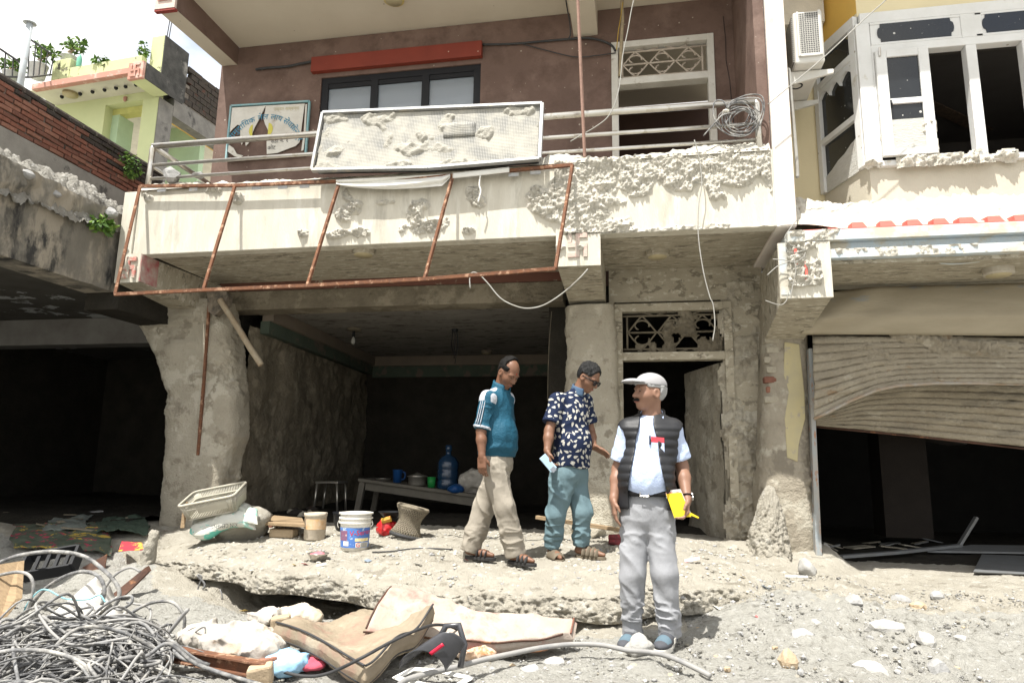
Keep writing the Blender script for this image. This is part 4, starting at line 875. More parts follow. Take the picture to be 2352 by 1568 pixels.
letters('lettering', "वडा नं. १", .072, lambda x, y: nw(.72 + x, .17 + y, .0165), m_inkb, nbd)
letters('lettering', "कोट", .072, lambda x, y: nw(.62 + x, .085 + y, .0165), m_inkb, nbd)
letters('lettering', "विदुर".replace("वि", "िव"), .05, lambda x, y: nw(.27 + x, .22 + y, .0165), m_inkb, nbd)
# rusted sign frame hanging off the balcony
rf = root('rusted_signboard', 'rusted empty sign frame of thin square bars hanging in front of the balcony', 'signboard', (-3, 5.8, 2.6))
topP = [A(322,428,5.98), A(540,426,5.98), A(780,417,5.98), A(1040,404,5.98), A(1315,379,5.98)]
botP = [A(264,676,5.60), A(467,666,5.60), A(706,656,5.60), A(975,641,5.60), A(1276,617,5.60)]
for a, b_ in zip(topP, botP): B().bar(a, b_, .026, .026).obj('upright_bar', m_rust, rf)
for L in (topP, botP):
    for a, b_ in zip(L[:-1], L[1:]): B().bar(a, b_, .03, .03).obj('long_bar', m_rust, rf)
for u, v in [(372,431),(445,429),(590,426),(650,424),(700,422),(1180,395),(1230,390)]:
    p = A(u, v, 5.985); B().box(p[0]-.05, p[0]+.05, p[1]-.004, p[1]+.004, p[2]-.045, p[2]-.012).obj('tab', m_alu, rf)
# torn white fabric on the frame
m_fab = mat('white_torn_fabric', (.76,.75,.71), (.66,.65,.60), 5, .85, .4, 26, .2, stretch=(1,1,5), bd=.02)
n1 = 60; P = []
for t in np.linspace(0, 1, 12):
    row = []
    for i in range(n1):
        s = i/(n1-1); u = 772 + 262*s; v0 = 419 - 15*s; sag = 4 + 20*math.sin(min(1, s*1.15)**.8*math.pi*.62)*(1 if s < .93 else (1-s)/.07)
        row.append(A(u, v0 - 5 + (sag + 5)*t, 5.955 - .02*math.sin(t*9 + s*4)))
    P.append(row)
sheet('torn_fabric_strip', P, m_fab, None, True, thick=.004, label='white torn fabric strip caught on the top bar of the rusted frame', cat='fabric')
P = [[A(1040 + 130*s, 402 - 14*s - 4 + 12*t, 5.955) for s in np.linspace(0, 1, 24)] for t in np.linspace(0, 1, 4)]
sheet('torn_fabric_shred', P, m_fab, None, True, thick=.004, label='narrow white fabric shred right of the larger torn strip', cat='fabric')
cable('fabric_thread', [A(u, v, 5.95) for u, v in [(1103,404),(1101,425),(1104,440),(1098,465)]], .008, m_fab, 'short white thread dangling below the narrow fabric shred', 'thread')
# hanging rusty rod
B().bar(A(1326,-30,5.90), A(1343,361,6.0), .022, .022).obj('rusty_rod', mat('faded_rust', (.30,.19,.15), (.22,.14,.11), 20, .9, .3), None, label='long thin rusty square rod hanging down in front of the upper door', cat='rod')
# wires
cable('loose_white_wire', [A(u, v, 5.85) for u, v in [(1080,662),(1079,640),(1085,626),(1100,630),(1120,650),(1150,685),(1185,703),(1215,708),(1250,700),(1290,675),(1330,640),(1350,618)]], .006, m_wirew, 'pale wire sagging from the rusted frame to the central bracket', 'wire')
cable('hanging_white_wire', [A(u, v, 5.98) for u, v in [(1595,322),(1605,360),(1612,420),(1605,470),(1604,540),(1615,620),(1630,680),(1638,700),(1642,745),(1637,783)]], .005, m_wirew, 'pale wire hanging from the balcony in front of the ground floor grille', 'wire')
cable('twisted_wire', [A(u, v, 6.0) for u, v in [(1460,-20),(1450,25),(1442,70),(1430,130),(1424,190),(1412,240),(1395,270),(1370,290),(1340,308),(1310,325)]], .005, m_wirew, 'twisted white wire swinging down across the upper door frame', 'wire')
cable('wall_cable', [A(u, v, 7.27) for u, v in [(588,160),(620,156),(660,153),(690,147),(722,141)]], .016, m_cabd, 'black cable bundle on the brown wall left of the red lintel', 'cable')
cable('wall_cable', [A(u, v, 7.27) for u, v in [(1108,103),(1180,101),(1250,95),(1310,90),(1350,88),(1385,95),(1405,105),(1414,118)]], .013, m_cabd, 'black cable bundle on the brown wall right of the red lintel', 'cable')
cable('drooping_cable', [A(u, v, 7.27) for u, v in [(1200,101),(1250,115),(1320,131),(1370,128),(1415,122)]], .006, m_cabd, 'thin black cable drooping beneath the bundle beside the upper door', 'cable')
cable('ceiling_cable', [A(u, v, 7.0) for u, v in [(1298,-10),(1303,20),(1309,55),(1310,80),(1305,90)]], .008, m_cabd, 'black cable running down beside the ceiling beam', 'cable')
cable('wrapped_pipe', [A(u, v, 7.0) for u, v in [(1432,-20),(1428,12),(1430,40),(1428,80),(1426,130),(1424,175)]], .020, mat('wrapped_pipe', (.36,.29,.18), (.24,.20,.14), 20, .9, .4), 'brown wrapped pipe hanging in front of the upper door grille', 'pipe')
cable('yellow_wire', [A(u, v, 6.98) for u, v in [(1431,5),(1424,50),(1420,75),(1416,115)]], .005, mat('yellow_cord', (.45,.30,.06)), 'thin yellow wire hanging beside the brown wrapped pipe', 'wire')
cable('cross_wire', [A(u, v, 5.9) for u, v in [(2060,-25),(2030,5),(1985,45),(1900,125),(1830,185),(1764,240)]], .005, m_wirew, 'thin pale wire strung diagonally across the air conditioner', 'wire')
cable('room_cord', [A(u, v, 7.5) for u, v in [(1267,715),(1262,780),(1259,850),(1258,920)]], .004, m_mudin, 'thin cord hanging inside the room beside the door column', 'cord')
cable('slack_wire', [A(u, v, 6.2) for u, v in [(2099,585),(2130,595),(2160,604),(2190,606),(2240,602),(2320,585)]], .006, m_blu, 'slack grey wire under the right cornice', 'wire')
BW = ['upper looped wire on the muddy right bracket','lower looped wire crossing the right bracket','wire end sticking out left of the right bracket','white wire hanging down the face of the right bracket','straight thin wire left of the right bracket','curled wire under the right bracket']
for i, L in enumerate([[(1830,505),(1815,525),(1803,545),(1815,562),(1848,573)],[(1803,550),(1808,575),(1825,580),(1850,574)],[(1775,595),(1800,597),(1825,602),(1845,590),(1850,580)],[(1822,592),(1828,620),(1820,660),(1815,688)],[(1762,632),(1785,612),(1810,602)],[(1758,690),(1790,700),(1805,692),(1812,670)]]):
    cable('bracket_wire', [A(u, v, 5.98) for u, v in L], .004, m_wirew, BW[i], 'wire', 'wires on the right bracket')
# wire coil on the railing
ck = root('wire_coil', 'tangled coil of grey wire hung on the right end of the balcony railing', 'wire coil', (.85, 6.08, 4.1))
for k in range(11):
    c = A(1700 + rnd.uniform(-14, 14), 272 + rnd.uniform(-14, 16), 6.05); r = rnd.uniform(.10, .19)
    L = [c + V3(r*math.cos(a)*(1 + .15*math.sin(3*a+k)), rnd.uniform(-.02, .02) - .03, r*.95*math.sin(a)) for a in np.linspace(0, 6.6, 11)]
    cable('strand', L, .005, m_cable, parent=ck, n=4, sides=5)
for L in [[(1655,290),(1640,270),(1641,235),(1660,232),(1672,250)],[(1672,250),(1682,232),(1700,228),(1720,225),(1745,228),(1752,250),(1740,285)],[(1690,228),(1720,218),(1750,222),(1755,255),(1745,290)],[(1616,312),(1640,285),(1660,265),(1690,258)]]:
    cable('strand', [A(u, v, 6.0) for u, v in L], .0065, m_cable, parent=ck, n=5, sides=5)
rock('mud_lump', A(1668,258,6.03), .035, m_mud, 5, ck)
# lamps
def disc_lamp(c, r, h_, label, mt, cat='ceiling lamp', rr=1):
    o = root('ceiling_lamp', label, cat, (c[0], c[1], c[2]-h_))
    B().lathe([(r, 0), (r, -h_*.8), (r*.86, -h_)], c, 24).obj('housing', mt, o, False); B().lathe([(r*.82, -h_*.99), (r*.8, -h_*1.08), (0.0001, -h_*1.12)], c, 24).obj('lens', mat('lamp_lens_%d' % len(MATS), (.44,.38,.24), None, 4, .5, .05), o, True)
disc_lamp(G(835, 574, 3.165), .115, .055, 'round mud-coated ceiling lamp under the left balcony bay', m_soffit)
disc_lamp(G(1510, 577, 3.165), .115, .06, 'round mud-coated ceiling lamp under the right balcony bay', m_soffit)
disc_lamp(G(2292, 617, 2.80), .12, .06, 'round white ceiling lamp under the right cornice', mat('dirty_lamp_white', (.46,.43,.36), (.36,.32,.26), 9, .7, .3))
disc_lamp(G(905, -6, 6.345), .12, .05, 'yellow round ceiling lamp at the top of the upper balcony', mat('lamp_yellow', (.55,.44,.16), None, 5, .5, .05))
disc_lamp(G(1118, 805, 2.92), .09, .05, 'small round lamp on the dark room ceiling near the back', m_cor)
bl = root('light_bulb', 'bare bulb in a round holder on the dark room ceiling', 'bulb', tuple(G(813, 775, 2.75)))
c = G(813, 754, 2.92); B().lathe([(.10,0),(.10,-.03),(.08,-.04)], c, 18).obj('holder_plate', m_mudin, bl); B().lathe([(.018,-.04),(.02,-.12)], c, 10).obj('socket', m_dark, bl); B().lathe([(.015,-.12),(.03,-.17),(.032,-.2),(.02,-.225),(.0001,-.232)], c, 14).obj('bulb_glass', glass('bulb_glass', (.6,.6,.55), .05, .4), bl, True)
fh = root('ceiling_hook', 'wires and hook hanging from the dark room ceiling', 'ceiling hook', tuple(G(1045, 757, 2.7)))
c = G(1045, 756, 2.92); B().lathe([(.05,0),(.04,-.04)], c, 12).obj('hook_plate', m_dark, fh)
for dx in (-.03, .0, .025): cable('hook_wire', [c + V3(dx, 0, -.02), c + V3(dx*1.6, .02, -.2), c + V3(dx*.6, 0, -.42 - dx*3)], .006, m_dark, parent=fh)
# air conditioner on the right
ac = root('air_conditioner', 'white air conditioner outdoor unit with honeycomb grille mounted beside the bay window', 'air conditioner', (1.62, 6.6, 4.74))
m_acw = mat('ac_white', (.58,.57,.53), (.50,.49,.45), 3, .5, .05)
B().box(1.50, 1.76, 6.2, 7.0, 4.775, 5.31).obj('casing', m_acw, ac, bev=.02)
m_hc = bpy.data.materials.new('honeycomb_coil'); m_hc.use_nodes = True; _n = m_hc.node_tree; _b = _n.nodes['Principled BSDF']
_g = N(_n, 'ShaderNodeNewGeometry'); _v = N(_n, 'ShaderNodeTexVoronoi', feature='DISTANCE_TO_EDGE'); _v.voronoi_dimensions = '2D'; _v.inputs['Scale'].default_value = 48; _v.inputs['Randomness'].default_value = .2
_s1 = N(_n, 'ShaderNodeSeparateXYZ'); _s2 = N(_n, 'ShaderNodeMath', operation='ADD'); _s3 = N(_n, 'ShaderNodeCombineXYZ'); _n.links.new(_g.outputs['Position'], _s1.inputs[0]); _n.links.new(_s1.outputs[0], _s2.inputs[0]); _n.links.new(_s1.outputs[1], _s2.inputs[1]); _n.links.new(_s2.outputs[0], _s3.inputs[0]); _n.links.new(_s1.outputs[2], _s3.inputs[1]); _n.links.new(_s3.outputs[0], _v.inputs['Vector'])
_r = N(_n, 'ShaderNodeValToRGB'); _r.color_ramp.elements[0].position = .07; _r.color_ramp.elements[0].color = (.42,.41,.37,1); _r.color_ramp.elements[1].position = .13; _r.color_ramp.elements[1].color = (.06,.058,.053,1)
_n.links.new(_v.outputs['Distance'], _r.inputs[0]); _n.links.new(_r.outputs[0], _b.inputs['Base Color'])
fgr = B().box(1.545, 1.715, 6.188, 6.199, 4.86, 5.285).obj('front_grille', m_hc, ac)
B().box(1.49, 1.499, 6.24, 6.96, 4.82, 5.28).obj('side_grille', m_hc, ac)
for a in [(1.525,1.545,4.84,5.30),(1.715,1.74,4.84,5.30),(1.545,1.715,4.835,4.86)]: B().box(a[0], a[1], 6.18, 6.199, a[2], a[3]).obj('grille_frame', m_acw, fgr, bev=.004)
for y in (6.32, 6.88):
    B().add([(1.39,y,4.765),(1.86,y,4.765),(1.86,y,4.725),(1.39,y,4.62),(1.39,y+.03,4.765),(1.86,y+.03,4.765),(1.86,y+.03,4.725),(1.39,y+.03,4.62)], [(0,1,2,3),(7,6,5,4),(0,4,5,1),(1,5,6,2),(2,6,7,3),(3,7,4,0)]).obj('wall_arm', m_acw, ac, bev=.003)
B().tube([A(1830,198,6.6)+V3(.05*math.cos(a),.05*math.sin(a),0) for a in np.linspace(0,6.28,16)], .008, 6).obj('drain_ring', m_dark, ac, True)
cable('ac_pipe', [A(u, v, 6.15) for u, v in [(1806,160),(1812,162),(1815,185),(1818,230),(1823,280),(1827,330),(1831,380),(1832,408)]], .016, m_wirew, 'white insulated pipe running down from the air conditioner', 'pipe')
# ------------------------------------------------------------------ green house details
def GP(s, d, z): return c0 + e1*s + e2*d + ez*z
ORD = ['leftmost','second from left','third from left','fourth from left','third from right','second from right','rightmost']
for k, (s, z) in enumerate([(2.55,8.80),(2.05,8.80),(1.72,8.80),(1.40,8.80),(1.1,8.80),(.85,8.80),(.58,8.80)]):
    o = root('spot_lamp', ORD[k] + ' small round spot lamp under the green house eave', 'spot lamp', tuple(GP(s, .42, z - .08)), 'spot lamps under the green house eave')
    B().lathe([(.035,0),(.035,-.03)], GP(s, .42, z), 12).obj('base', m_acw, o); B().lathe([(.038,-.03),(.04,-.06),(.02,-.085)], GP(s, .42, z), 12).obj('head', m_dark, o, True)
disc_lamp(GP(2.3, .40, 8.80), .15, .07, 'oval brass rimmed ceiling lamp under the green house eave', mat('brass_rim', (.40,.34,.20), None, 5, .4, .05, metal=.5))
disc_lamp(GP(.9, 2.6, 8.76), .14, .07, 'dark ceiling lamp in the side porch of the green house', m_dark)
sl = root('wall_lamp', 'small reddish wall lamp on the green house door header', 'wall lamp', tuple(GP(1.15, .74, 8.55)))
B().lathe([(.03,0),(.04,-.03),(.03,-.08),(.015,-.1)], GP(1.15, .72, 8.72), 10).obj('shade', m_terra, sl, True); B().bar(GP(1.15,.75,8.72), GP(1.15,.71,8.72), .05, .03).obj('wall_plate', m_terra, sl)
for dx, sd3 in ((.30, 'right'), (.36, 'left')): B().tube([GP(dx, .85, 10.05), GP(dx - .06, .85, 11.0)], .011, 5).obj('rebar_rod', m_cabd, None, label='%s one of two thin rods rising from the green house roof pillar' % sd3, cat='rod', group='rods on the roof pillar')
vp = root('vent_pipe', 'grey-blue vent pipe with conical cap rising behind the brick wall', 'pipe', tuple(A(46, 195, 9.6)))
a, b_ = A(46, 195, 9.6), A(69, 52, 9.6); m_vp = mat('grey_blue_pipe', (.40,.44,.46), (.34,.35,.35), 6, .6, .1, c3=(.28,.2,.15), s3=7, t3=.66)
a0 = V3(b_[0], 9.6, a[2] - .8); B().tube([a0, b_], .055, 12).obj('pipe_shaft', m_vp, vp, True); B().lathe([(.11,-.02),(.10,0),(.03,.07),(.0001,.08)], b_, 14).obj('cap', m_vp, vp)
tr_ = root('terrace_railing', 'thin dark metal railing on the terrace of the green house', 'railing', tuple(A(60, 190, 10.4)))
t0, t1, t2 = A(-40, 86, 10.0), A(70, 92, 10.6), A(126, 128, 11.6)
b0, b1, b2 = A(-40, 176, 10.0), A(67, 178, 10.6), A(118, 172, 11.6)
for L in ((A(-40,86,10.0), A(48,145,10.6)), (A(68,90,10.6), A(126,130,11.6)), (b0, b1), (b1, b2)): B().bar(L[0], L[1], .03, .03).obj('rail', m_cabd, tr_)
for k in range(5):
    q = k/4; B().bar(A(68 + 56*q, 91 + 38*q, 10.6 + q), A(64 + 50*q, 178 - 3*q, 10.6 + q), .018, .018).obj('baluster', m_cabd, tr_)
for k in range(6):
    q = k/5; B().bar(A(-40 + 88*q, 86 + 58*q, 10 + .6*q), A(-44 + 90*q, 178, 10 + .6*q), .018, .018).obj('baluster', m_cabd, tr_)
m_leaf = [mat('leaf_green_%d' % i, c, tuple(x*.7 for x in c), 20, .6, 0, spec=.3) for i, c in enumerate([(.10,.20,.03), (.17,.28,.045), (.07,.14,.03)])]
for q in m_leaf:
    q.node_tree.nodes['Principled BSDF'].inputs['Subsurface Weight'].default_value = 0
def leafmass(nm, c, rad, n, size, parent, seed, mt=None):
    r = random.Random(seed); b3 = B()
    for k in range(n):
        d = V3(r.gauss(0,1), r.gauss(0,1), r.gauss(0,1)); d /= np.linalg.norm(d); p = c + d*np.array(rad)*(r.uniform(.35,1)**.6)
        a = V3(r.gauss(0,1), r.gauss(0,1), r.gauss(-.3,.6)); a /= np.linalg.norm(a); s_ = np.cross(a, V3(r.gauss(0,1), r.gauss(0,1), r.gauss(0,1))); s_ /= np.linalg.norm(s_) + 1e-6
        L = size*r.uniform(.7,1.4); up_ = np.cross(s_, a)*L*.12
        b3.cur = r.randrange(3); b3.add([p, p + a*L*.5 + s_*L*.26 + up_, p + a*L, p + a*L*.5 - s_*L*.26 + up_], [(0,1,2,3)])
    return b3.obj(nm, m_leaf, parent)
m_tin = mat('tin_pot', (.55,.57,.58), (.42,.43,.43), 5, .45, .1, metal=.4)
def potplant(u, vb, vt, d, pr, lab, seed, fr_=.35, lean=0):
    o_ = c0 + e2*d; r_ = ray(u, vb); t = ((o_-CAM)@e2)/(r_@e2); p = CAM + r_*t; r2 = ray(u, vt); tp = CAM + r2*(((o_-CAM)@e2)/(r2@e2))
    H = tp[2] - p[2]; o = root('potted_plant', lab, 'potted plant', tuple(p))
    B().lathe([(pr*.8,0),(pr,H*.36),(pr*1.05,H*.36),(pr*1.05,H*.38),(pr*.9,H*.38),(pr*.85,H*.3)], p, 16).obj('pot', m_tin, o, True)
    for k in range(3): B().tube([p + V3(0,0,H*.34), p + V3(.05*k-.05, 0, H*.55), p + V3(.10*k-.1 + lean, .05, H*.72)], [.018,.014,.008], 6).obj('stem', m_wood, o, True)
    leafmass('foliage', p + V3(lean, 0, H*.76), (pr*1.5, pr*1.2, H*.20), 95, .13, o, seed)
potplant(155, 158, 90, .8, .17, 'bushy green plant in a tin pot at the left end of the roof parapet', 3, lean=.1)
potplant(85, 180, 104, .2, .18, 'leafy plant in a tin pot behind the terrace railing', 4, lean=.1)
potplant(22, 185, 140, .3, .16, 'small plant in a pot left of the grey-blue vent pipe', 5)
pt = root('roof_weed', 'small green weed growing on the green house parapet', 'plant', tuple(GP(1.72, .55, 9.5))); leafmass('foliage', GP(1.72, .55, 9.56), (.22,.1,.09), 60, .13, pt, 9)
pt = root('roof_weed', 'upright green weed beside the green house roof pillar', 'plant', tuple(GP(.66, .6, 9.52))); leafmass('foliage', GP(.68, .6, 9.68), (.08,.08,.18), 45, .12, pt, 10)
bo = root('plastic_bottle', 'upturned green plastic bottle beside the bushy potted plant', 'bottle', tuple(GP(2.42, .6, 9.5))); B().lathe([(.05,0),(.055,.05),(.055,.22),(.03,.30),(.02,.33)], GP(2.42,.6,9.52), 12).obj('bottle_body', mat('bottle_green', (.16,.42,.30), None, 5, .3, 0), bo, True)
# leaves on the left rubble, wall tuft
pt = root('green_seedling', 'low green leafy plant growing in the rubble beside the balcony corner', 'plant', tuple(XP(238, 518, -5.40))); leafmass('foliage', XP(238, 515, -5.37), (.06,.16,.07), 130, .075, pt, 12)
pt = root('wall_weed', 'dark green weed on the mossy end of the brick wall', 'plant', tuple(XP(305, 390, -6.9))); leafmass('foliage', XP(303, 385, -6.95), (.06,.22,.20), 150, .06, pt, 13)
for k, (u, v, r) in enumerate([(255,490,.085),(128,445,.05),(395,408,.11),(60,400,.07),(455,405,.06)]):
    p = XP(u, v, -5.42) if u < 300 else A(u, v - 2, 6.12)
    rock('grey_stone', p, (r, r, r*.8), m_stone, 30+k, n=2, label=['pale grey stone above the leafy plant at the balcony corner', 'small stone in the roof rubble on the left', 'rounded grey stone in the mud at the left end of the balcony', 'stone at the left edge of the roof rubble', 'flat pale stone lying on the balcony mud'][k], cat='stone')
# drainpipe stub hanging from the balcony corner
cable('broken_pipe', [A(u, v, 6.8) for u, v in [(505,688),(520,712),(548,755),(575,800),(600,838)]], [.05]*0 or .034, mat('muddy_pipe', (.36,.31,.23), (.26,.19,.12), 9, .9, .4), 'broken mud-covered pipe hanging from the beam beside the corner column', 'pipe')
B().prism([A(u, v, 6.85) for u, v in [(475,668),(505,655),(525,675),(520,700),(492,725),(478,715)]], (0,.1,0)).obj('torn_rubber_sheet', mat('torn_black_rubber', (.03,.028,.026), (.25,.21,.16), 12, .8, .4), None, label='torn black sheet wrapped round the top of the broken pipe', cat='sheet')
# ================================================================== organic meshes (signed distance fields -> surface nets)
def nz(v): v = np.asarray(v, float); return v/np.linalg.norm(v)
def cap(P, a, b, ra, rb):
    a = np.asarray(a, float); b = np.asarray(b, float); d = b - a; t = np.clip(((P - a)@d)/(d@d), 0, 1)
    return np.linalg.norm(P - a - t[:, None]*d, axis=1) - (ra + (rb - ra)*t)
def ell(P, c, r, Fr=None):
    q = P - np.asarray(c, float)
    if Fr is not None: q = q@Fr.T
    r = np.asarray(r, float); k0 = np.linalg.norm(q/r, axis=1); k1 = np.linalg.norm(q/(r*r), axis=1) + 1e-9
    return k0*(k0 - 1)/k1
def rbox(P, c, h, r, Fr=None):
    q = P - np.asarray(c, float)
    if Fr is not None: q = q@Fr.T
    q = np.abs(q) - (np.asarray(h, float) - r)
    return np.linalg.norm(np.maximum(q, 0), axis=1) + np.minimum(q.max(1), 0) - r
def smin(a, b, k): h = np.clip(.5 + .5*(b - a)/k, 0, 1); return b + (a - b)*h - k*h*(1 - h)
def smax(a, b, k): return -smin(-a, -b, k)
def U(ds, k):
    r = ds[0]
    for d in ds[1:]: r = smin(r, d, k)
    return r
def nets(fn, lo, hi, h, blk=8):
    lo = np.asarray(lo, float); nb = np.maximum(np.ceil((np.asarray(hi) - lo)/(h*blk)).astype(int), 1); n = nb*blk
    ci = np.stack(np.meshgrid(*[np.arange(k) for k in nb], indexing='ij'), -1).reshape(-1, 3)
    dc = fn(lo + (ci + .5)*blk*h)
    Vg = np.empty(tuple(n), np.float32)
    V6 = Vg.reshape(nb[0], blk, nb[1], blk, nb[2], blk)
    V6[:] = dc.reshape(nb[0], 1, nb[1], 1, nb[2], 1)
    act = ci[np.abs(dc) < blk*h*1.35]
    off = np.stack(np.meshgrid(*[np.arange(blk)]*3, indexing='ij'), -1).reshape(-1, 3)
    for s in range(0, len(act), 400):
        A_ = act[s:s+400]; pts = (A_[:, None, :]*blk + off[None]).reshape(-1, 3)
        Vg[pts[:, 0], pts[:, 1], pts[:, 2]] = fn(lo + pts*h)
    S = Vg < 0
    cs = [S[a:n[0]-1+a, b:n[1]-1+b, c:n[2]-1+c] for a in (0,1) for b in (0,1) for c in (0,1)]
    sm = sum(c.astype(np.int8) for c in cs); mix = (sm > 0) & (sm < 8)
    I = np.stack(np.nonzero(mix), 1); idx = np.full(mix.shape, -1, np.int64); idx[mix] = np.arange(len(I))
    acc = np.zeros((len(I), 3)); cnt = np.zeros(len(I))
    cor = np.array([(a, b, c) for a in (0,1) for b in (0,1) for c in (0,1)])
    val = np.stack([Vg[I[:,0]+a, I[:,1]+b, I[:,2]+c] for a, b, c in cor], 1)
    for i in range(8):
        for j in range(i+1, 8):
            if np.abs(cor[i]-cor[j]).sum() != 1: continue
            m_ = (val[:, i] < 0) != (val[:, j] < 0); t = val[m_, i]/(val[m_, i] - val[m_, j])
            acc[m_] += cor[i] + t[:, None]*(cor[j] - cor[i]); cnt[m_] += 1
    Vt = lo + (I + acc/cnt[:, None])*h
    Q = []
    for ax in range(3):
        b, c = (ax+1) % 3, (ax+2) % 3
        sl = [slice(0, n[k]-1) for k in range(3)]; s2 = list(sl); s2[ax] = slice(1, n[ax])
        a0 = S[tuple(slice(0, n[k]-(1 if k == ax else 0)) for k in range(3))]; a1 = S[tuple(slice(1 if k == ax else 0, n[k]) for k in range(3))]
        E = np.stack(np.nonzero(a0 != a1), 1); E = E[(E[:, b] > 0) & (E[:, c] > 0) & (E[:, b] < n[b]-1) & (E[:, c] < n[c]-1)]
        if len(E) == 0: continue
        def g(db, dc_): q = E.copy(); q[:, b] -= db; q[:, c] -= dc_; return idx[q[:,0], q[:,1], q[:,2]]
        f_ = np.stack([g(0,0), g(1,0), g(1,1), g(0,1)], 1)
        ins = S[E[:,0], E[:,1], E[:,2]]; f_[~ins] = f_[~ins][:, ::-1]; Q.append(f_)
    Q = np.concatenate(Q); Q = Q[(Q >= 0).all(1)]
    return Vt, Q
def organic(nm, fn, lo, hi, h, mt, parent=None, fm=None, relax=1):
    Vt, Q = nets(fn, lo, hi, h)
    for _ in range(relax):    # light smoothing
        s = np.zeros_like(Vt); c = np.zeros(len(Vt))
        for k in range(4):
            np.add.at(s, Q[:, k], Vt[Q[:, (k+1) % 4]]); np.add.at(c, Q[:, k], 1)
        Vt = Vt*.5 + .5*s/np.maximum(c, 1)[:, None]
    fmt = None
    if fm is not None:
        ctr = Vt[Q].mean(1); fmt = fm(ctr)
    return M(nm, Vt, Q, mt, parent, True, fmt)
def frame(f, u=(0,0,1)):
    """rows: forward, left, up"""
    f = nz(f); u = np.asarray(u, float); l = nz(np.cross(u, f)); u2 = np.cross(f, l); return np.array([f, l, u2])
def hand_sdf(P, w, d, n, th, s=1.0, curl=.5, spread=.12):
    """w wrist, d finger direction, n palm normal (palm side), th thumb side"""
    d = nz(d); th = nz(th - d*np.dot(th, d)); n = nz(n - d*np.dot(n, d) - th*np.dot(n, th)); Fr = np.array([d, th, n])
    D = [rbox(P, w + d*.048*s, (.048*s, .040*s, .014*s), .012*s, Fr)]
    D.append(cap(P, w - d*.01, w + d*.03*s, .026*s, .022*s))
    for k, (o, L) in enumerate([(.030,.072),(.010,.080),(-.011,.074),(-.031,.058)]):
        b0 = w + d*.088*s + th*o*s; a = curl*(1 + .12*k); dd = nz(d + th*o*spread*6)
        b1 = b0 + (dd*math.cos(a*.6) + n*math.sin(a*.6))*L*.5*s; b2 = b1 + (dd*math.cos(a*1.5) + n*math.sin(a*1.5))*L*.5*s
        D.append(smin(cap(P, b0, b1, .0092*s, .0085*s), cap(P, b1, b2, .0085*s, .0068*s), .004))
    t0 = w + d*.022*s + th*.028*s; t1 = t0 + (d*.7 + th*.6 + n*.35)*.036*s; t2 = t1 + (d*.92 + th*.15 + n*.35)*.030*s
    D.append(U([cap(P, t0, t1, .013*s, .010*s), cap(P, t1, t2, .010*s, .008*s)], .006))
    return U(D, .009)
def head_sdf(P, c, Fr, s=1.0):
    q = ((P - c)@Fr.T)/s; q2 = q.copy(); q2[:, 1] = np.abs(q2[:, 1])
    d = U([ell(q, (-.008,0,.035), (.100,.077,.100)), ell(q, (.030,0,-.035), (.064,.060,.078))], .05)
    d = U([d, ell(q, (.062,0,-.088), (.030,.026,.026)), ell(q2, (.055,.040,-.022), (.032,.026,.026))], .03)
    d = smin(d, ell(q2, (.078,.030,.030), (.020,.030,.010)), .018)
    d = smax(d, -ell(q2, (.103,.031,.010), (.020,.019,.012)), .014)
    d = smin(d, ell(q2, (.078,.031,.008), (.015,.015,.012)), .003)
    d = U([d, cap(q, (.092,0,.016), (.116,0,-.024), .008, .013), ell(q2, (.098,.013,-.028), (.014,.011,.009))], .012)
    d = U([d, ell(q, (.092,0,-.058), (.012,.024,.006)), ell(q, (.090,0,-.069), (.012,.021,.006))], .006)
    e = smax(ell(q2, (-.008,.081,-.004), (.026,.011,.036)), -ell(q2, (-.004,.093,-.002), (.014,.010,.022)), .006)
    d = smin(d, e, .008)
    return d*s
def hair_sdf(P, c, Fr, s, kind, seed):
    q = ((P - c)@Fr.T)/s
    d = ell(q, (-.012,0,.042), (.106,.084,.106)) - .006 - .009*fbm(q*np.array([1,1,.45]), 55, 2, seed) - .008*fbm(q, 20, 2, seed+1)
    if kind == 'full': front = q[:, 0] - (.070 + .25*(q[:, 2] - .10)) ; low = .035 - q[:, 2] + .0*q[:, 0]
    else: front = q[:, 0] - .004 - .65*np.abs(q[:, 1]); low = .045 - q[:, 2]
    back = np.maximum(q[:, 0] + .034, -.060 - q[:, 2]); side = np.maximum(q[:, 0] - .046, .034 - q[:, 2])
    region = np.minimum(np.maximum(front, low), np.minimum(back, np.maximum(side, np.abs(q[:,0]-.0) - .06)))
    if kind == 'bald': region = np.maximum(region, np.where(q[:, 0] > -.005, q[:, 2] - .075, q[:, 2] - .20))
    return np.maximum(d, region*.9)*s
def folds(P, sc, amp, seed, st=(1,1,1)):
    Q = P*np.array(st); Q = Q + .35/sc*np.stack([pn(Q*sc*.6, seed+40), pn(Q*sc*.6, seed+41), 0*Q[:,0]], 1)
    n = fbm(Q, sc, 2, seed); return amp*(np.clip(1 - np.abs(n)*2.6, 0, 1)**1.6*1.6 - .45)
m_skin = [mat('skin_%d' % i, c, tuple(x*.86 for x in c), 14, .5, .08, 120, .35) for i, c in enumerate([(.165,.080,.047), (.19,.098,.060), (.235,.128,.084)])]
m_hairb = mat('dark_hair', (.005,.0045,.004), (.011,.010,.009), 60, .6, .5, 160, .12, stretch=(1,1,.4))
m_hairg = mat('grey_black_hair', (.006,.006,.006), (.03,.03,.03), 70, .6, .5, 160, .12, stretch=(1,1,.4))
m_hairw = mat('grey_hair', (.24,.24,.24), (.36,.36,.35), 70, .6, .4, 160, .3)
m_lip = mat('lip', (.26,.10,.08), None, 30, .5, 0); m_eye = mat('eye_white', (.5,.48,.45), None, 30, .3, 0); m_pup = mat('pupil', (.01,.008,.007), None, 30, .2, 0)
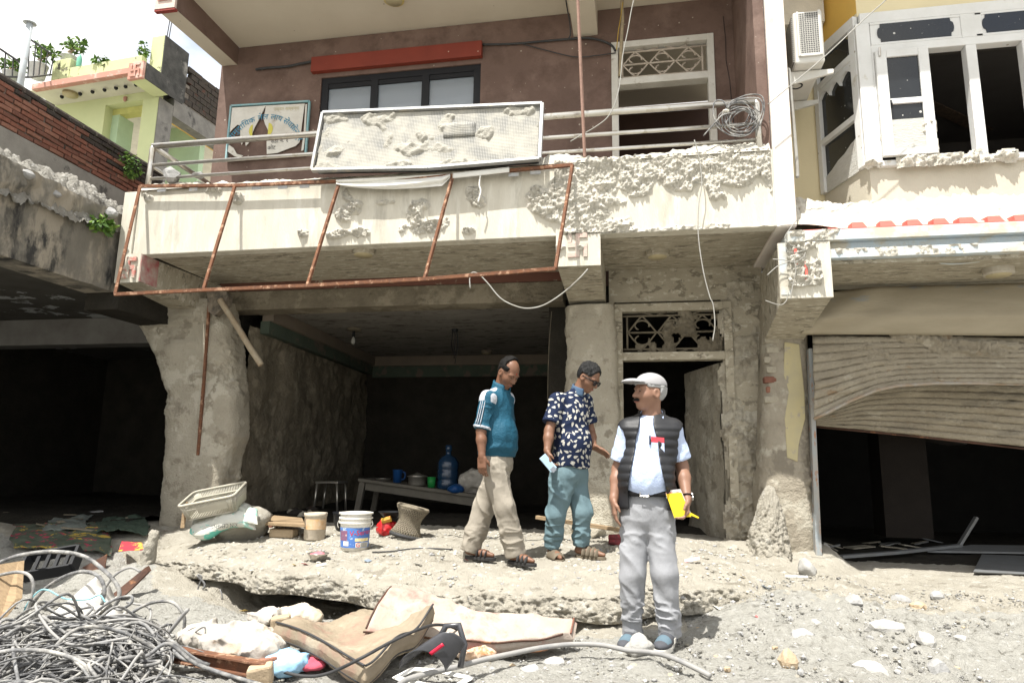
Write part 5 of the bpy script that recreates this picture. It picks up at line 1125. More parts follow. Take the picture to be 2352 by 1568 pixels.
def person(label, J, hands, hd, sk, s_head=.96):
    """J: joints; hands: per side (dir, palm normal, thumb dir, curl); returns root and the skin body"""
    base = V3(J['pel'][0], J['pel'][1], min(J['anL'][2], J['anR'][2]) - .08)
    r = root('person', label, 'person', tuple(base))
    HF = hd['F']; hc = hd['c']
    TF = J['TF']
    def fn(P):
        d = head_sdf(P, hc, HF, s_head)
        nk = cap(P, J['nk'], hc + HF[2]*-.045 - HF[0]*.018, .060, .054); d = smin(d, nk, .02)
        tor = U([cap(P, J['shL'], J['shR'], .05, .05), ell(P, J['ch'], (.085,.135,.17), TF), ell(P, J['pel'], (.08,.13,.12), TF), cap(P, J['ch'], J['pel'], .09, .10), cap(P, J['nk'], J['ch'], .055, .08)], .05)
        d = smin(d, tor, .03)
        for q in 'LR':
            d = smin(d, U([cap(P, J['sh'+q], J['el'+q], .047, .039), cap(P, J['el'+q], J['el'+q]*.65 + J['wr'+q]*.35, .039, .041), cap(P, J['el'+q]*.65 + J['wr'+q]*.35, J['wr'+q], .041, .026)], .02), .02)
            hh = hands[q]; d = smin(d, hand_sdf(P, J['wr'+q], hh[0], hh[1], hh[2], hh[4] if len(hh) > 4 else 1.0, hh[3]), .012)
            d = smin(d, U([cap(P, J['hp'+q], J['kn'+q], .07, .05), cap(P, J['kn'+q], J['an'+q], .048, .032)], .03), .03)
            ft = J['ft'+q]; d = smin(d, U([cap(P, J['an'+q], J['an'+q] + V3(0,0,-.045) - nz(ft)*.03, .034, .03), cap(P, J['an'+q] + V3(0,0,-.045), J['an'+q] + V3(0,0,-.062) + ft*.62, .034, .030), cap(P, J['an'+q] + V3(0,0,-.058) + ft*.6, J['an'+q] + V3(0,0,-.068) + ft, .030, .016)], .02), .02)
        return d
    pts = np.array([v for k, v in J.items() if isinstance(v, np.ndarray) and v.shape == (3,) and k[:2] != 'ft'] + [hc])
    o = organic('body', fn, pts.min(0) - .27, pts.max(0) + .27, .0055, sk, r)
    # lips and eyes as thin pieces on the head
    def hp(x, y, z): return hc + (HF[0]*x + HF[1]*y + HF[2]*z)*s_head
    for sg in (-1, 1):
        B().lathe([(.0001,0),(.010,.0)], hp(.0905, .031*sg, .007), 10, HF[0], sx=1.2, sy=.5).obj('eye', m_eye, r); B().lathe([(.0001,0),(.0058,.0)], hp(.0915, .031*sg, .007), 10, HF[0]).obj('pupil', m_pup, r)
        B().tube([hp(.092, .014*sg, .029), hp(.0955, .030*sg, .033), hp(.084, .050*sg, .028)], [.003,.0045,.003], 6).obj('eyebrow', m_hairb, r, True)
    B().tube([hp(.094, -.024, -.063), hp(.103, -.008, -.062), hp(.104, 0, -.063), hp(.103, .008, -.062), hp(.094, .024, -.063)], [.003,.006,.006,.006,.003], 6).obj('lips', m_lip, r, True)
    return r, hp
def box_of(*pts, pad=.2): p = np.array(pts); return p.min(0) - pad, p.max(0) + pad
def trousers(r, J, hemL, hemR, top, mt, rad=(.115,.088,.078), amp=.010, seed=1, fat=(.115,.165), pelz=0.0):
    TF = J['TF']
    def fn(P):
        D = []
        for q, hz in (('L', hemL), ('R', hemR)):
            sh = nz(J['an'+q] - J['kn'+q])
            leg = U([cap(P, J['hp'+q], J['kn'+q], rad[0], rad[1]), cap(P, J['kn'+q], J['an'+q] + sh*.04, rad[1], rad[2])], .03)
            K = P + np.stack([P[:,2]*.5, 0*P[:,0], 0*P[:,0]], 1); leg = leg - folds(K, 8, amp*1.15, seed, (1,1,.42)) - folds(P, 13, amp*1.3, seed+3, (.7,.7,1.7))*np.exp(-((P[:,2]-J['an'+q][2]-.10)/.10)**2) - folds(K, 11, amp*.8, seed+5, (.8,.8,1.2))*np.exp(-((P[:,2]-J['hp'+q][2]+.05)/.12)**2)
            leg = smax(leg, (P - (J['an'+q] + sh*hz))@sh, .008); D.append(leg)
        pel = U([ell(P, J['pel'] + V3(0,0,pelz), (fat[0], fat[1], .15), TF), cap(P, J['pel'], J['pel'] + V3(0,0,.12), .10, .10)], .05) - folds(P, 8, amp*.6, seed+1)
        d = smin(U(D, .012), pel, .05)
        return smax(d, (P - top[0])@top[1], .006)
    lo, hi = box_of(J['pel'], J['hpL'], J['hpR'], J['knL'], J['knR'], J['anL'], J['anR'], pad=.22)
    return organic('trousers', fn, lo, hi, .0065, mt, r)
# ================================================================== things on the ground
def on(u, v, z=None):
    """the point of the ground surface seen at a photo position"""
    if z is not None: return G(u, v, z)
    z = .2
    for _ in range(12):
        p = G(u, v, z); z = .5*z + .5*HZ(p[0], p[1])
    return G(u, v, z)
def pad(nm, C4, th, mt, parent=None, seed=1, amp=.02, edge=.10, n=44, warp_=None, seam=None, sc=5, pw=.45):
    """closed cushion-like slab over four corners"""
    P00, P10, P11, P01 = [np.asarray(p, float) for p in C4]
    s, t = np.meshgrid(np.linspace(0,1,n), np.linspace(0,1,n), indexing='ij')
    c = (P00*((1-s)*(1-t))[...,None] + P10*(s*(1-t))[...,None] + P11*(s*t)[...,None] + P01*((1-s)*t)[...,None])
    nr = np.cross(P10-P00, P01-P00); nr = nz(nr); nr = nr if nr[2] > 0 else -nr
    if warp_ is not None: c = c + warp_(s, t)
    pr = (np.clip(np.minimum(s,1-s)/edge,0,1)*np.clip(np.minimum(t,1-t)/edge,0,1))**pw
    q = c + nr*(amp*fbm(c, sc, 4, seed))[...,None]
    top = q + nr*(th*.5*pr + amp*.6*np.abs(fbm(c, sc*3, 3, seed+4))*pr)[...,None]; bot = q - nr*(th*.5*pr)[...,None]
    V = np.concatenate([top.reshape(-1,3), bot.reshape(-1,3)]); F1 = gridfaces(n, n)
    F2 = F1[:, ::-1] + n*n
    o = M(nm, V, np.concatenate([F1, F2]), mt, parent, True)
    return o
def bucketish(nm, c, prof, mt, parent, n=28, ax=(0,0,1)): return B().lathe(prof, c, n, ax).obj(nm, mt, parent, True)
def wrapfn(c, r, z0, ang, tilt=0):
    """map flat label coordinates onto an upright round wall"""
    def f(x, y): a = ang + x/r; return V3(c[0] + (r+.0015)*math.sin(a), c[1] - (r+.0015)*math.cos(a), c[2] + z0 + y)
    return f
# --- paint bucket with label
p = on(814, 1262); p[2] -= .0; H = .325
bu = root('paint_bucket', 'white plastic paint bucket with blue printed label and no lid', 'bucket', tuple(p))
m_bw = mat('bucket_white', (.74,.73,.68), (.62,.59,.52), 5, .45, .05, 40, .3, c3=(.45,.40,.32), s3=6, t3=.68)
R0, R1 = .118, .142
bucketish('bucket_wall', p, [(R0,0),(R1-.006,H*.78),(R1-.004,H),(R1-.012,H),(R0-.012,.012),(.0001,.012)], m_bw, bu, 36)
for z, r in ((H*.74,.148),(H*.86,.150),(H*.985,.152)): B().lathe([(r-.014,z-.008),(r,z-.006),(r,z+.006),(r-.014,z+.008)], p, 36, closed=True).obj('rib', m_bw, bu)
ang0 = math.atan2(p[0], p[1])*-1     # side that faces the street
m_lab = mat('bucket_blue_label', (.06,.14,.42), (.10,.22,.52), 9, .5, 0, c3=(.45,.55,.7), s3=14, t3=.62)
RL = lambda y: R0 + (R1-.006-R0)*(y/(H*.78))
def strip(nm, a0, a1, z0, z1, mt, parent, o=.002, n=24):
    rows = [[V3(p[0] + (RL(z)+o)*math.sin(a), p[1] - (RL(z)+o)*math.cos(a), p[2]+z) for a in np.linspace(a0, a1, n)] for z in (z0, z1)]
    return sheet(nm, rows, mt, parent, True)
a_ = math.atan2(-p[0], p[1])
lab_ = strip('label', a_-1.5, a_+1.35, .030, .200, m_lab, bu)
strip('white_box', a_+.05, a_+1.1, .034, .075, m_bw, lab_, .003); strip('white_box', a_-.9, a_-.45, .045, .085, m_bw, lab_, .003)
strip('flower_print', a_+.0, a_+1.1, .085, .112, mat('yellow_print', (.70,.52,.08), (.8,.75,.6), 40, .5, 0), lab_, .003)
strip('picture', a_-1.3, a_-.55, .09, .175, mat('picture_print', (.30,.10,.14), (.10,.10,.2), 40, .5, 0, c3=(.6,.5,.45), s3=30, t3=.6), lab_, .003)
m_rl = mat('red_print_letters', (.60,.04,.05), None, 9, .5, 0)
letters('lettering', 'V-Series', .062, lambda x, y: V3(p[0] + (RL(.14)+.005)*math.sin(a_ + .42 + x/RL(.14)), p[1] - (RL(.14)+.005)*math.cos(a_ + .42 + x/RL(.14)), p[2] + .140 + y + x*.10), m_rl, lab_)
letters('lettering', 'G', .05, lambda x, y: V3(p[0] + (RL(.05)+.006)*math.sin(a_ + .22 + x/RL(.05)), p[1] - (RL(.05)+.006)*math.cos(a_ + .22 + x/RL(.05)), p[2] + .038 + y), m_rl, lab_)
for k in range(4): strip('small_print', a_+.42, a_+1.0, .038+k*.009, .042+k*.009, m_inkb, lab_, .004)
cable('handle', [p + V3(-.155,0,H*.80), p + V3(-.165,-.02,H*.68), p + V3(-.150,-.03,H*.58)], .004, m_steel, parent=bu); cable('handle', [p + V3(.152,0,H*.8), p + V3(.165,-.01,H*.7), p + V3(.15,-.02,H*.6), p + V3(.20,.03,H*.62)], .004, m_steel, parent=bu)
# --- old paint can
p = on(722, 1238); pc = root('paint_can', 'dirty round can with a worn orange label beside the wooden plank', 'can', tuple(p)); H = .255
bucketish('can_wall', p, [(.100,0),(.103,.01),(.106,H-.035),(.111,H-.03),(.111,H),(.103,H),(.098,.012),(.0001,.012)], mat('dirty_can', (.50,.45,.36), (.36,.31,.24), 6, .7, .2), pc, 30)
RL = lambda y: .1045; a_ = math.atan2(-p[0], p[1])
strip('label', a_-1.0, a_+1.3, .10, .20, mat('orange_label', (.52,.30,.11), (.52,.45,.35), 12, .7, .1, c3=(.25,.21,.18), s3=11, t3=.6), pc)
# --- bowl
p = on(730, 1287); bo = root('steel_bowl', 'small steel bowl holding red food scraps on the mud', 'bowl', tuple(p))
bucketish('bowl_wall', p, [(.04,0),(.055,.008),(.080,.050),(.090,.058),(.088,.061),(.076,.052),(.05,.014),(.0001,.012)], m_steel, bo); rock('food', p + V3(0,0,.045), (.06,.06,.028), mat('red_food', (.40,.10,.13), (.5,.2,.22), 40, .7, .4), 3, bo, n=3)
# --- sack of cement
q = [on(432,1240), on(592,1222), on(575,1210), on(440,1210)]
m_ck = mat('sack_white', (.62,.63,.58), (.52,.52,.46), 5, .6, .3, 30, .3, c3=((.12,.46,.38), (.33,.55,.48)), s3=1.7, t3=.60, w3=.02, stretch=(1.2,1,2.6))
sk = root('cement_sack', 'crumpled white and green cement sack below the plastic basket', 'sack', tuple(q[0]))
C4 = [A(434,1220,6.05), A(588,1206,6.2), A(576,1152,6.45), A(446,1190,6.35)]
rock('mud_mound', V3(-3.98, 6.42, .42), (.42,.26,.20), m_ground, 17, n=3, label='low mud mound under the plastic basket and sack', cat='mound')
pad('sack_body', C4, .17, m_ck, sk, 11, .035, .22, 50, lambda s, t: np.stack([0*s, -.05*np.sin(s*math.pi), -.04*np.sin(s*7)], -1))
pad('sack_neck', [A(560,1198,6.15), A(592,1206,6.15), A(592,1170,6.3), A(566,1170,6.3)], .09, m_ck, sk, 12, .03, .3, 24)
def sackfn(x, y):
    s = .52 - x*.75; t = .30 - y*.0
    a = C4[0] + (C4[1]-C4[0])*(.62 - x*.9); return a + V3(0,-.115,.045) + V3(0,-.15,.9)*(-y)*.8
letters('lettering', 'KIN CEMENT', .075, sackfn, m_inkb, sk)
# --- plastic basket
m_bk = mat('beige_grey_plastic', (.42,.40,.33), (.35,.33,.27), 6, .5, .05, 40, .3, c3=(.42,.25,.2), s3=12, t3=.70)
bs = root('plastic_basket', 'beige grey plastic basket with slotted sides tilted on the sack', 'basket', tuple(A(500,1178,6.1)))
o_ = A(494,1150,6.18); bx = nz(V3(.93,.15,.20)); by = nz(V3(-.12,.92,.34)); bz = nz(np.cross(bx, by)); by = np.cross(bz, bx)
def bp3(x, y, z): return o_ + bx*x + by*y + bz*z
def rrect(hx, hy, r, z, n=6):
    L = []
    for (cx, cy, a0) in ((hx-r,hy-r,0),(-hx+r,hy-r,math.pi/2),(-hx+r,-hy+r,math.pi),(hx-r,-hy+r,1.5*math.pi)):
        for k in range(n): a = a0 + k*math.pi/2/(n-1); L.append(bp3(cx + r*math.cos(a), cy + r*math.sin(a), z))
    return L + [L[0]]
for z, g in ((.075,.0),(.01,.02),(-.085,.035)): B().tube(rrect(.27-g, .19-g, .05, z), .013 if z > .05 else .009, 8, flat=.8).obj('rim' if z > .05 else 'band', m_bk, bs, True)
wb = B(); bt_, tp_ = rrect(.235,.155,.05,-.085,16), rrect(.268,.188,.05,.068,16)
for a, b_ in zip(bt_, tp_): wb.tube([a, b_], .0085, 4, flat=.6)
for t in np.linspace(-.24,.24,30):
    for sg in (-1, 1): wb.tube([bp3(t*.9, .155*sg, -.085), bp3(t, .187*sg, .068)], .0085, 4, flat=.6)
for t in np.linspace(-.16,.16,18):
    for sg in (-1, 1): wb.tube([bp3(.235*sg, t*.85, -.085), bp3(.267*sg, t, .068)], .0085, 4, flat=.6)
wb.obj('slotted_wall', m_bk, bs, True)
B().prism(rrect(.235,.155,.05,-.09)[:-1], bz*.008).obj('basket_floor', m_bk, bs)
B().prism([bp3(-.10,-.172,-.035), bp3(.18,-.172,-.035), bp3(.18,-.186,.05), bp3(-.10,-.186,.05)], by*.006).obj('solid_panel', m_bk, bs)
B().bar(A(419,1212,6.05), A(427,1152,6.1), .035, .03).obj('prop_stick', m_wood, None, label='short wooden stick propping up the plastic basket', cat='stick')
# --- plank on bricks, bricks
pl = root('plank', 'rough wooden plank resting on broken bricks beside the can', 'plank', tuple(on(650,1215)))
pq_ = [G(604,1206,.42), G(700,1211,.42), G(694,1196,.42), G(628,1190,.42)]; B().prism(pq_, (0,0,.035)).obj('board', m_wood, pl, bev=.006)
for k, (u, v, r, mt, lb) in enumerate([(645,1234,(.13,.06,.05), m_stoneb, 'plaster-covered brick under the wooden plank'), (612,1212,(.07,.06,.05), m_brk[0], 'broken red brick at the left end of the wooden plank')]):
    c = on(u, v); B().obox(c + V3(0,.05,.04), V3(r[0],0,0), V3(0,r[1],0), V3(0,0,r[2]*.85)).obj('broken_brick', mt, None, bev=.015, label=lb, cat='brick')
for k in range(11):
    c = on(608 + k*8 + rnd.uniform(-8,8), 1190 + rnd.uniform(-6,8)); rock('rubble_lump', c + V3(0,rnd.uniform(.2,.6),.04), rnd.uniform(.05,.10), m_blk if k % 2 else m_colmud, 60+k, n=2, label='dark brick rubble lump heaped behind the wooden plank', cat='rubble', group='rubble behind the plank')
# --- red bag, pan, stool
rb = root('red_bag', 'shiny red plastic bag of scraps beside the wicker stool', 'bag', tuple(on(884,1230)))
c = on(884, 1230); organic('bag_skin', lambda P: ell(P, c + V3(0,.05,.07), (.11,.09,.085)) - .03*fbm(P, 14, 3, 3), c - .2, c + .28, .010, mat('red_plastic', (.50,.02,.02), (.40,.015,.02), 9, .25, .3, 30, .5), rb)
B().tube([c + V3(-.03,-.02,.14), c + V3(.06,-.01,.17)], .03, 8).obj('yellow_packet', mat('yellow_packet', (.6,.45,.05), (.4,.1,.05), 20, .4, .1), rb)
pnp = root('black_pan', 'black cooking pan resting on the red bag', 'pan', tuple(c + V3(0,.1,.15))); B().lathe([(.07,0),(.10,.03),(.13,.055),(.135,.06),(.12,.055),(.08,.012),(.0001,.008)], c + V3(.02,.10,.17), 26).obj('pan_body', m_dark, pnp, True)
pnp = root('black_pot', 'large black pot behind the white paint bucket', 'pot', tuple(on(790,1228))); B().lathe([(.13,0),(.17,.08),(.18,.18),(.19,.2),(.165,.19),(.0001,.12)], on(770,1225) + V3(.05,.25,0), 26).obj('pot_body', m_dark, pnp, True)
m_wk = mat('woven_cane', (.30,.26,.19), (.14,.12,.09), 30, .8, .5, 90, .2, stretch=(1,1,3))
c = on(925, 1240); ws = root('wicker_stool', 'waisted woven cane stool lying tilted in front of the dark room', 'stool', tuple(c))
axw = nz(V3(.22,.10,1)); x_ = nz(np.cross(axw, (0,1,0))); y_ = np.cross(axw, x_); c = c + V3(-.02,.12,.01)
B().lathe([(.155,0),(.165,.02),(.155,.04)], c, 26, axw, closed=True).obj('base_ring', m_cabd, ws, True); B().lathe([(.15,.27),(.165,.29),(.15,.31)], c, 26, axw, closed=True).obj('seat_ring', m_wk, ws, True)
wvn = B()
for k in range(34):
    for sg in (-1, 1):
        L = []
        for t in np.linspace(0,1,7):
            a = k*2*math.pi/34 + sg*t*1.3; rr = .105 + .050*abs(2*t-1)**1.7; L.append(c + axw*(.03 + .25*t) + (x_*math.cos(a) + y_*math.sin(a))*rr)
        wvn.tube(L, .0055, 4)
wvn.obj('woven_wall', m_wk, ws, True)
B().lathe([(.0001,.292),(.15,.290)], c, 26, axw).obj('seat', m_wk, ws)
# --- dark room: table with crockery, metal stool
YT = 8.9
tb = root('wooden_table', 'long low wooden table in the dark room', 'table', tuple(A(830,1180,YT)))
m_tw = mat('dusty_table_wood', (.15,.14,.115), (.11,.10,.085), 6, .85, .2, 30, .2)
a, b_ = A(822,1098,YT), A(1140,1142,YT-.3); tz = lambda u: a[2] + (b_[2]-a[2])*(u-822)/318
def tp(u, dy=.25): t = (u-822)/318; q = a + (b_-a)*t; return V3(q[0], q[1] + dy, q[2])
B().hexa([a + V3(0,0,-.04), b_ + V3(0,0,-.04), b_ + V3(0,.6,-.04), a + V3(0,.6,-.04), a, b_, b_ + V3(0,.6,0), a + V3(0,.6,0)]).obj('table_top', m_tw, tb, bev=.006)
B().hexa([a + V3(.1,.03,-.15), b_ + V3(0,.03,-.15), b_ + V3(0,.06,-.15), a + V3(.1,.06,-.15), a + V3(.1,.03,-.042), b_ + V3(0,.03,-.042), b_ + V3(0,.06,-.042), a + V3(.1,.06,-.042)]).obj('apron', m_tw, tb)
for (u, dy) in ((828,.05),(836,.52),(1118,.05),(1118,.52)):
    q = tp(u, dy); B().bar(q + V3(.02,0,-.045), V3(q[0]-.05,q[1],.32), .075, .06, (0,1,0)).obj('leg', m_tw, tb)
def onT(nm, u, dy, prof, mt, lb, cat, smooth=True, nmp='body'):
    q = tp(u, dy); o = root(nm, lb, cat, tuple(q)); B().lathe(prof, q, 20).obj(nmp, mt, o, smooth); return o, q
onT('steel_plate', 870, .2, [(.08,0),(.10,.03),(.105,.035),(.0001,.01)], m_steel, 'small steel dish at the left end of the table', 'dish')
mg, q = onT('blue_mug', 905, .2, [(.055,0),(.065,.17),(.07,.175),(.06,.17),(.05,.01),(.0001,.008)], mat('blue_plastic', (.012,.06,.19), None, 5, .4, 0), 'blue plastic mug on the table', 'mug'); cable('handle', [q + V3(.06,0,.15), q + V3(.105,0,.13), q + V3(.10,0,.06), q + V3(.055,0,.04)], .009, MATS['blue_plastic'], parent=mg)
onT('cooking_pot', 953, .2, [(.11,0),(.12,.02),(.12,.11),(.14,.115),(.14,.125),(.05,.15),(.02,.165),(.0001,.17)], m_steel, 'aluminium cooking pot with lid on the table', 'pot')
onT('green_cup', 989, .15, [(.05,0),(.055,.14),(.048,.14),(.04,.01),(.0001,.01)], mat('green_plastic', (.02,.22,.05), None, 5, .4, 0), 'green plastic cup on the table', 'cup')
m_jar = mat('blue_jar_plastic', (.012,.035,.075), (.010,.03,.065), 5, .2, 0, spec=.6)
onT('water_jar', 1019, .3, [(.13,0),(.145,.02),(.145,.10),(.135,.12),(.145,.14),(.145,.23),(.135,.25),(.145,.27),(.145,.35),(.10,.42),(.04,.45),(.035,.50),(.045,.505),(.045,.58),(.0001,.58)], m_jar, 'big blue water jar with pump standing on the table', 'water jar')
q = tp(1082, .25); sb = root('pale_sack', 'crumpled pale plastic sack on the table behind the track jacket man', 'sack', tuple(q)); organic('sack_skin', lambda P: ell(P, q + V3(0,0,.14), (.20,.15,.17)) - .06*fbm(P, 7, 3, 9), q - V3(.35,.3,.1), q + V3(.35,.3,.4), .014, mat('pale_plastic', (.40,.38,.34), (.3,.28,.25), 9, .4, .2), sb)
q = tp(1048, .05); sb = root('blue_bag', 'blue plastic bag hanging over the table edge', 'bag', tuple(q)); organic('bag_skin', lambda P: ell(P, q + V3(0,0,.03), (.12,.10,.06)) - .03*fbm(P, 12, 3, 9), q - .25, q + .25, .012, MATS['blue_plastic'], sb)
st = root('metal_stool', 'small metal stool with shiny legs in the dark room', 'stool', tuple(A(750,1163,9.0))); YS = 9.0
tl, tr2 = A(724,1105,YS), A(776,1105,YS); m_chr = mat('chrome_leg', (.55,.52,.46), None, 5, .3, 0, metal=.8)
B().hexa([tl + V3(0,0,-.03), tr2 + V3(0,0,-.03), tr2 + V3(0,.32,-.03), tl + V3(0,.32,-.03), tl, tr2, tr2 + V3(0,.32,0), tl + V3(0,.32,0)]).obj('seat', m_chr, st, bev=.006)
for q, dy in ((tl,.02),(tr2,.02),(tl,.3),(tr2,.3)): B().tube([q + V3(.02 if q is tl else -.02,dy,-.03), V3(q[0] + (-.01 if q is tl else .01), q[1]+dy, .34)], .016, 8).obj('leg', m_chr, st, True)
# --- plank and rubble behind the men
B().bar(A(1232,1187,6.75), A(1422,1216,6.6), .06, .035).obj('loose_plank', m_wood, None, bev=.004, label='long pale timber batten lying behind the man in the printed shirt', cat='plank')
for k, (u, v, r, lb) in enumerate([(1345,1240,.19,'large mud-covered concrete chunk behind the legs of the printed shirt man'), (1300,1225,.13,'concrete chunk left of the large mud-covered chunk'), (1390,1225,.12,'concrete chunk at the foot of the door column')]):
    c = on(u, v); rock('concrete_chunk', c + V3(0,.28,.05), (r,r*.8,r*.75), m_colmud, 80+k, n=3, label=lb, cat='rubble')
c = on(1412, 1250); pd_ = root('rolled_cloth', 'small rolled red and black cloth on the mud by the door', 'cloth', tuple(c)); B().tube([c + V3(-.05,.05,.05), c + V3(.06,.02,.06)], .035, 10).obj('roll', mat('red_black_cloth', (.35,.05,.06), (.03,.03,.03), 18, .8, .2), pd_, True); B().tube([c + V3(-.05,.0,.02), c + V3(.05,-.03,.02)], .025, 8).obj('fold', MATS['red_black_cloth'], pd_, True)
# --- mattresses
m_mt1 = mat('muddy_mattress', (.27,.225,.165), (.21,.172,.122), 5, .95, .4, 40, .1, c3=((.34,.29,.22), (.25,.165,.125)), s3=3.0, t3=.61, w3=.14, bd=.015)
m_mt2 = mat('pink_stained_mattress', (.40,.34,.285), (.34,.285,.235), 4, .95, .45, 40, .1, c3=((.44,.40,.35), (.34,.15,.125)), s3=2.8, t3=.58, w3=.16, bd=.015)
def seam(parent, pts, mt=m_cabd): cable('piping', pts, .006, mt, parent=parent, n=6, sides=5)
a0, a1, a2, a3 = G(626,1452,.10), G(850,1417,.10), G(998,1437,.17), G(838,1552,.08)
mw = root('folded_mattress', 'mud-brown mattress pad lying nearest the camera with a raised corner', 'mattress', tuple(G(800,1500,.02)))
wf_ = lambda s, t: np.stack([0*s, 0*s, -.05*np.sin(s*math.pi)*np.sin(t*math.pi) + .06*ss(.6,1,s)*ss(.3,1,t) + .02*np.sin(s*9+t*4)], -1)
pad('mattress_body', [a0, a1, a2, a3], .09, m_mt1, mw, 21, .030, .022, 110, wf_, pw=.3)
def edgeln(C4, wv_, off, e, n=14):
    P00, P10, P11, P01 = C4; L = []
    for t in np.linspace(0.02,.98,n):
        s_, t_ = {'s0':(t,0.012),'s1':(t,.988),'t0':(.012,t),'t1':(.988,t)}[e]
        w_ = wv_(np.array(s_), np.array(t_)); L.append(P00*(1-s_)*(1-t_) + P10*s_*(1-t_) + P11*s_*t_ + P01*(1-s_)*t_ + w_ + V3(0,0,off))
    return L
for e in ('t0','s1'): seam(mw, edgeln([a0,a1,a2,a3], wf_, .055, e)); seam(mw, edgeln([a0,a1,a2,a3], wf_, -.03, e))
b0, b1, b2, b3_ = G(838,1462,.10), G(900,1360,.26), G(1322,1436,.12), G(1310,1468,.08)
ml = root('pink_mattress', 'pale pink stained mattress slumped against the broken slab', 'mattress', tuple(G(1080,1470,.02)))
wf2 = lambda s, t: np.stack([0*s, .0*s, .05*np.sin(t*math.pi)*(1-s) - .05*np.sin(t*math.pi)*s + .02*np.sin(t*11+s*3)], -1)
bk_ = spline([G(*q) for q in [(897,1356,.30),(960,1362,.28),(1030,1388,.23),(1100,1414,.18),(1200,1424,.15),(1326,1432,.12)]], 10)
ft_ = spline([G(*q) for q in [(834,1462,.11),(905,1472,.08),(980,1482,.06),(1060,1492,.05),(1190,1486,.05),(1318,1472,.05)]], 10)
n_, m__ = len(bk_), 46; t_ = np.linspace(0, 1, m__)
Cc = np.array([[b*(1-t) + f*t for t in t_] for b, f in zip(bk_, ft_)]); sN = np.linspace(0,1,n_)[:, None] + 0*t_[None]; tN = 0*sN + t_[None]
Cc[..., 2] += .03*np.sin(tN*math.pi)*(1-sN) + .028*fbm(Cc, 4, 4, 27) + .016*(np.clip(1-np.abs(fbm(Cc*np.array([1,.5,1]), 7, 2, 28))*2.6, 0, 1)**2)
pr = (np.clip(np.minimum(sN,1-sN)/.02,0,1)*np.clip(np.minimum(tN,1-tN)/.05,0,1))**.3
up_ = V3(0,-.25,.97); V = np.concatenate([(Cc + up_*(.035*pr)[...,None]).reshape(-1,3), (Cc - up_*(.045*pr)[...,None]).reshape(-1,3)]); F1 = gridfaces(n_, m__)
M('mattress_body', V, np.concatenate([F1[:, ::-1], F1 + n_*m__]), m_mt2, ml, True)
seam(ml, [Cc[i, -2] + V3(0,-.012,.028) for i in range(0, n_, 4)], m_rust2); seam(ml, [Cc[i, -2] + V3(0,-.012,-.03) for i in range(0, n_, 4)], m_rust2); seam(ml, [Cc[-2, j] + V3(.012,0,.028) for j in range(0, m__, 6)], m_brk[1]); seam(ml, [Cc[1, j] + V3(-.01,-.01,.028) for j in range(0, m__, 6)], m_rust2)
# --- motorcycle fairing, white ring
fa = root('plastic_fairing', 'black motorcycle fairing with a red streak beside the mud-brown mattress', 'fairing', tuple(G(1000,1530,.0)))
m_fa = mat('glossy_black_plastic', (.025,.026,.03), (.05,.05,.055), 9, .3, .05, 60, .5, c3=(.3,.28,.25), s3=7, t3=.66)
rows = []
for t in np.linspace(0,1,20):
    c = G(965 + 62*t, 1545 - 62*t, .08 + .12*t); row = []
    for a in np.linspace(-1.5,1.5,20): row.append(c + V3(math.sin(a)*(.115 - .035*t), -.035*math.cos(a) + .03, math.cos(a)*.10*(1-.35*t)) )
    rows.append(row)
sheet('fairing_shell', rows, m_fa, fa, True, thick=.006)
rows = [[G(985 + 30*t + k*6, 1532 - 30*t, .10 + .06*t) + V3(.01,-.040 + .0*k,.076 - .015*t - .012*k) for k in (0,1)] for t in np.linspace(0,1,8)]
sheet('red_streak', rows, mat('red_decal', (.5,.02,.05), None, 9, .4, 0), fa, True, thick=.003)
c = G(1030,1468,.18); B().tube([c + V3(-.06,0,-.02), c + V3(-.02,.02,.06), c + V3(.05,.01,.07), c + V3(.085,0,-.02), c + V3(.07,-.02,-.12)], .016, 8).obj('fairing_rim', m_fa, fa, True)
cr = root('white_plastic_ring', 'white plastic ring frame half buried at the bottom of the picture', 'plastic part', tuple(G(995,1560,0)))
c = G(994,1556,.03); L = [c + V3(.185*math.cos(a)*(1.0), .115*math.sin(a), .012*math.cos(3*a)) for a in np.linspace(0, 2*math.pi, 9)]
B().tube(L, .026, 4, flat=.5).obj('ring_frame', mat('white_plastic', (.70,.69,.65), None, 6, .5, .05), cr, bev=.006)
# --- hoses and cables on the ground
m_hose = mat('grey_hose', (.20,.20,.20), (.30,.29,.27), 9, .6, .1)
L = [(905,1585),(930,1562),(985,1545),(1050,1530),(1115,1513),(1176,1500),(1240,1487),(1310,1479),(1380,1480),(1440,1492)]
cable('grey_hose', [G(u, v, .06) for u, v in L] + [G(1500,1498,.045), G(1545,1510,.055), G(1590,1530,.045), G(1632,1551,.025)], .0135, m_hose, 'thick grey hose curving across the foreground under the white rock', 'hose', sides=10)
cable('black_cable', [G(u, v, z) for u, v, z in [(608,1518,.02),(640,1538,.02),(700,1552,.02),(755,1545,.06),(830,1510,.16),(900,1472,.20),(960,1445,.22),(1000,1434,.2),(1040,1440,.16),(1075,1460,.1)]], .008, m_cabd, 'thin dark cable arching over both mattresses', 'cable')
cable('ground_wire', [on(u, v) + V3(0,0,.01) for u, v in [(855,1270),(900,1268),(950,1262),(1000,1262),(1040,1264)]], .006, m_cabd, 'thin dark wire on the mud right of the white bucket', 'wire')
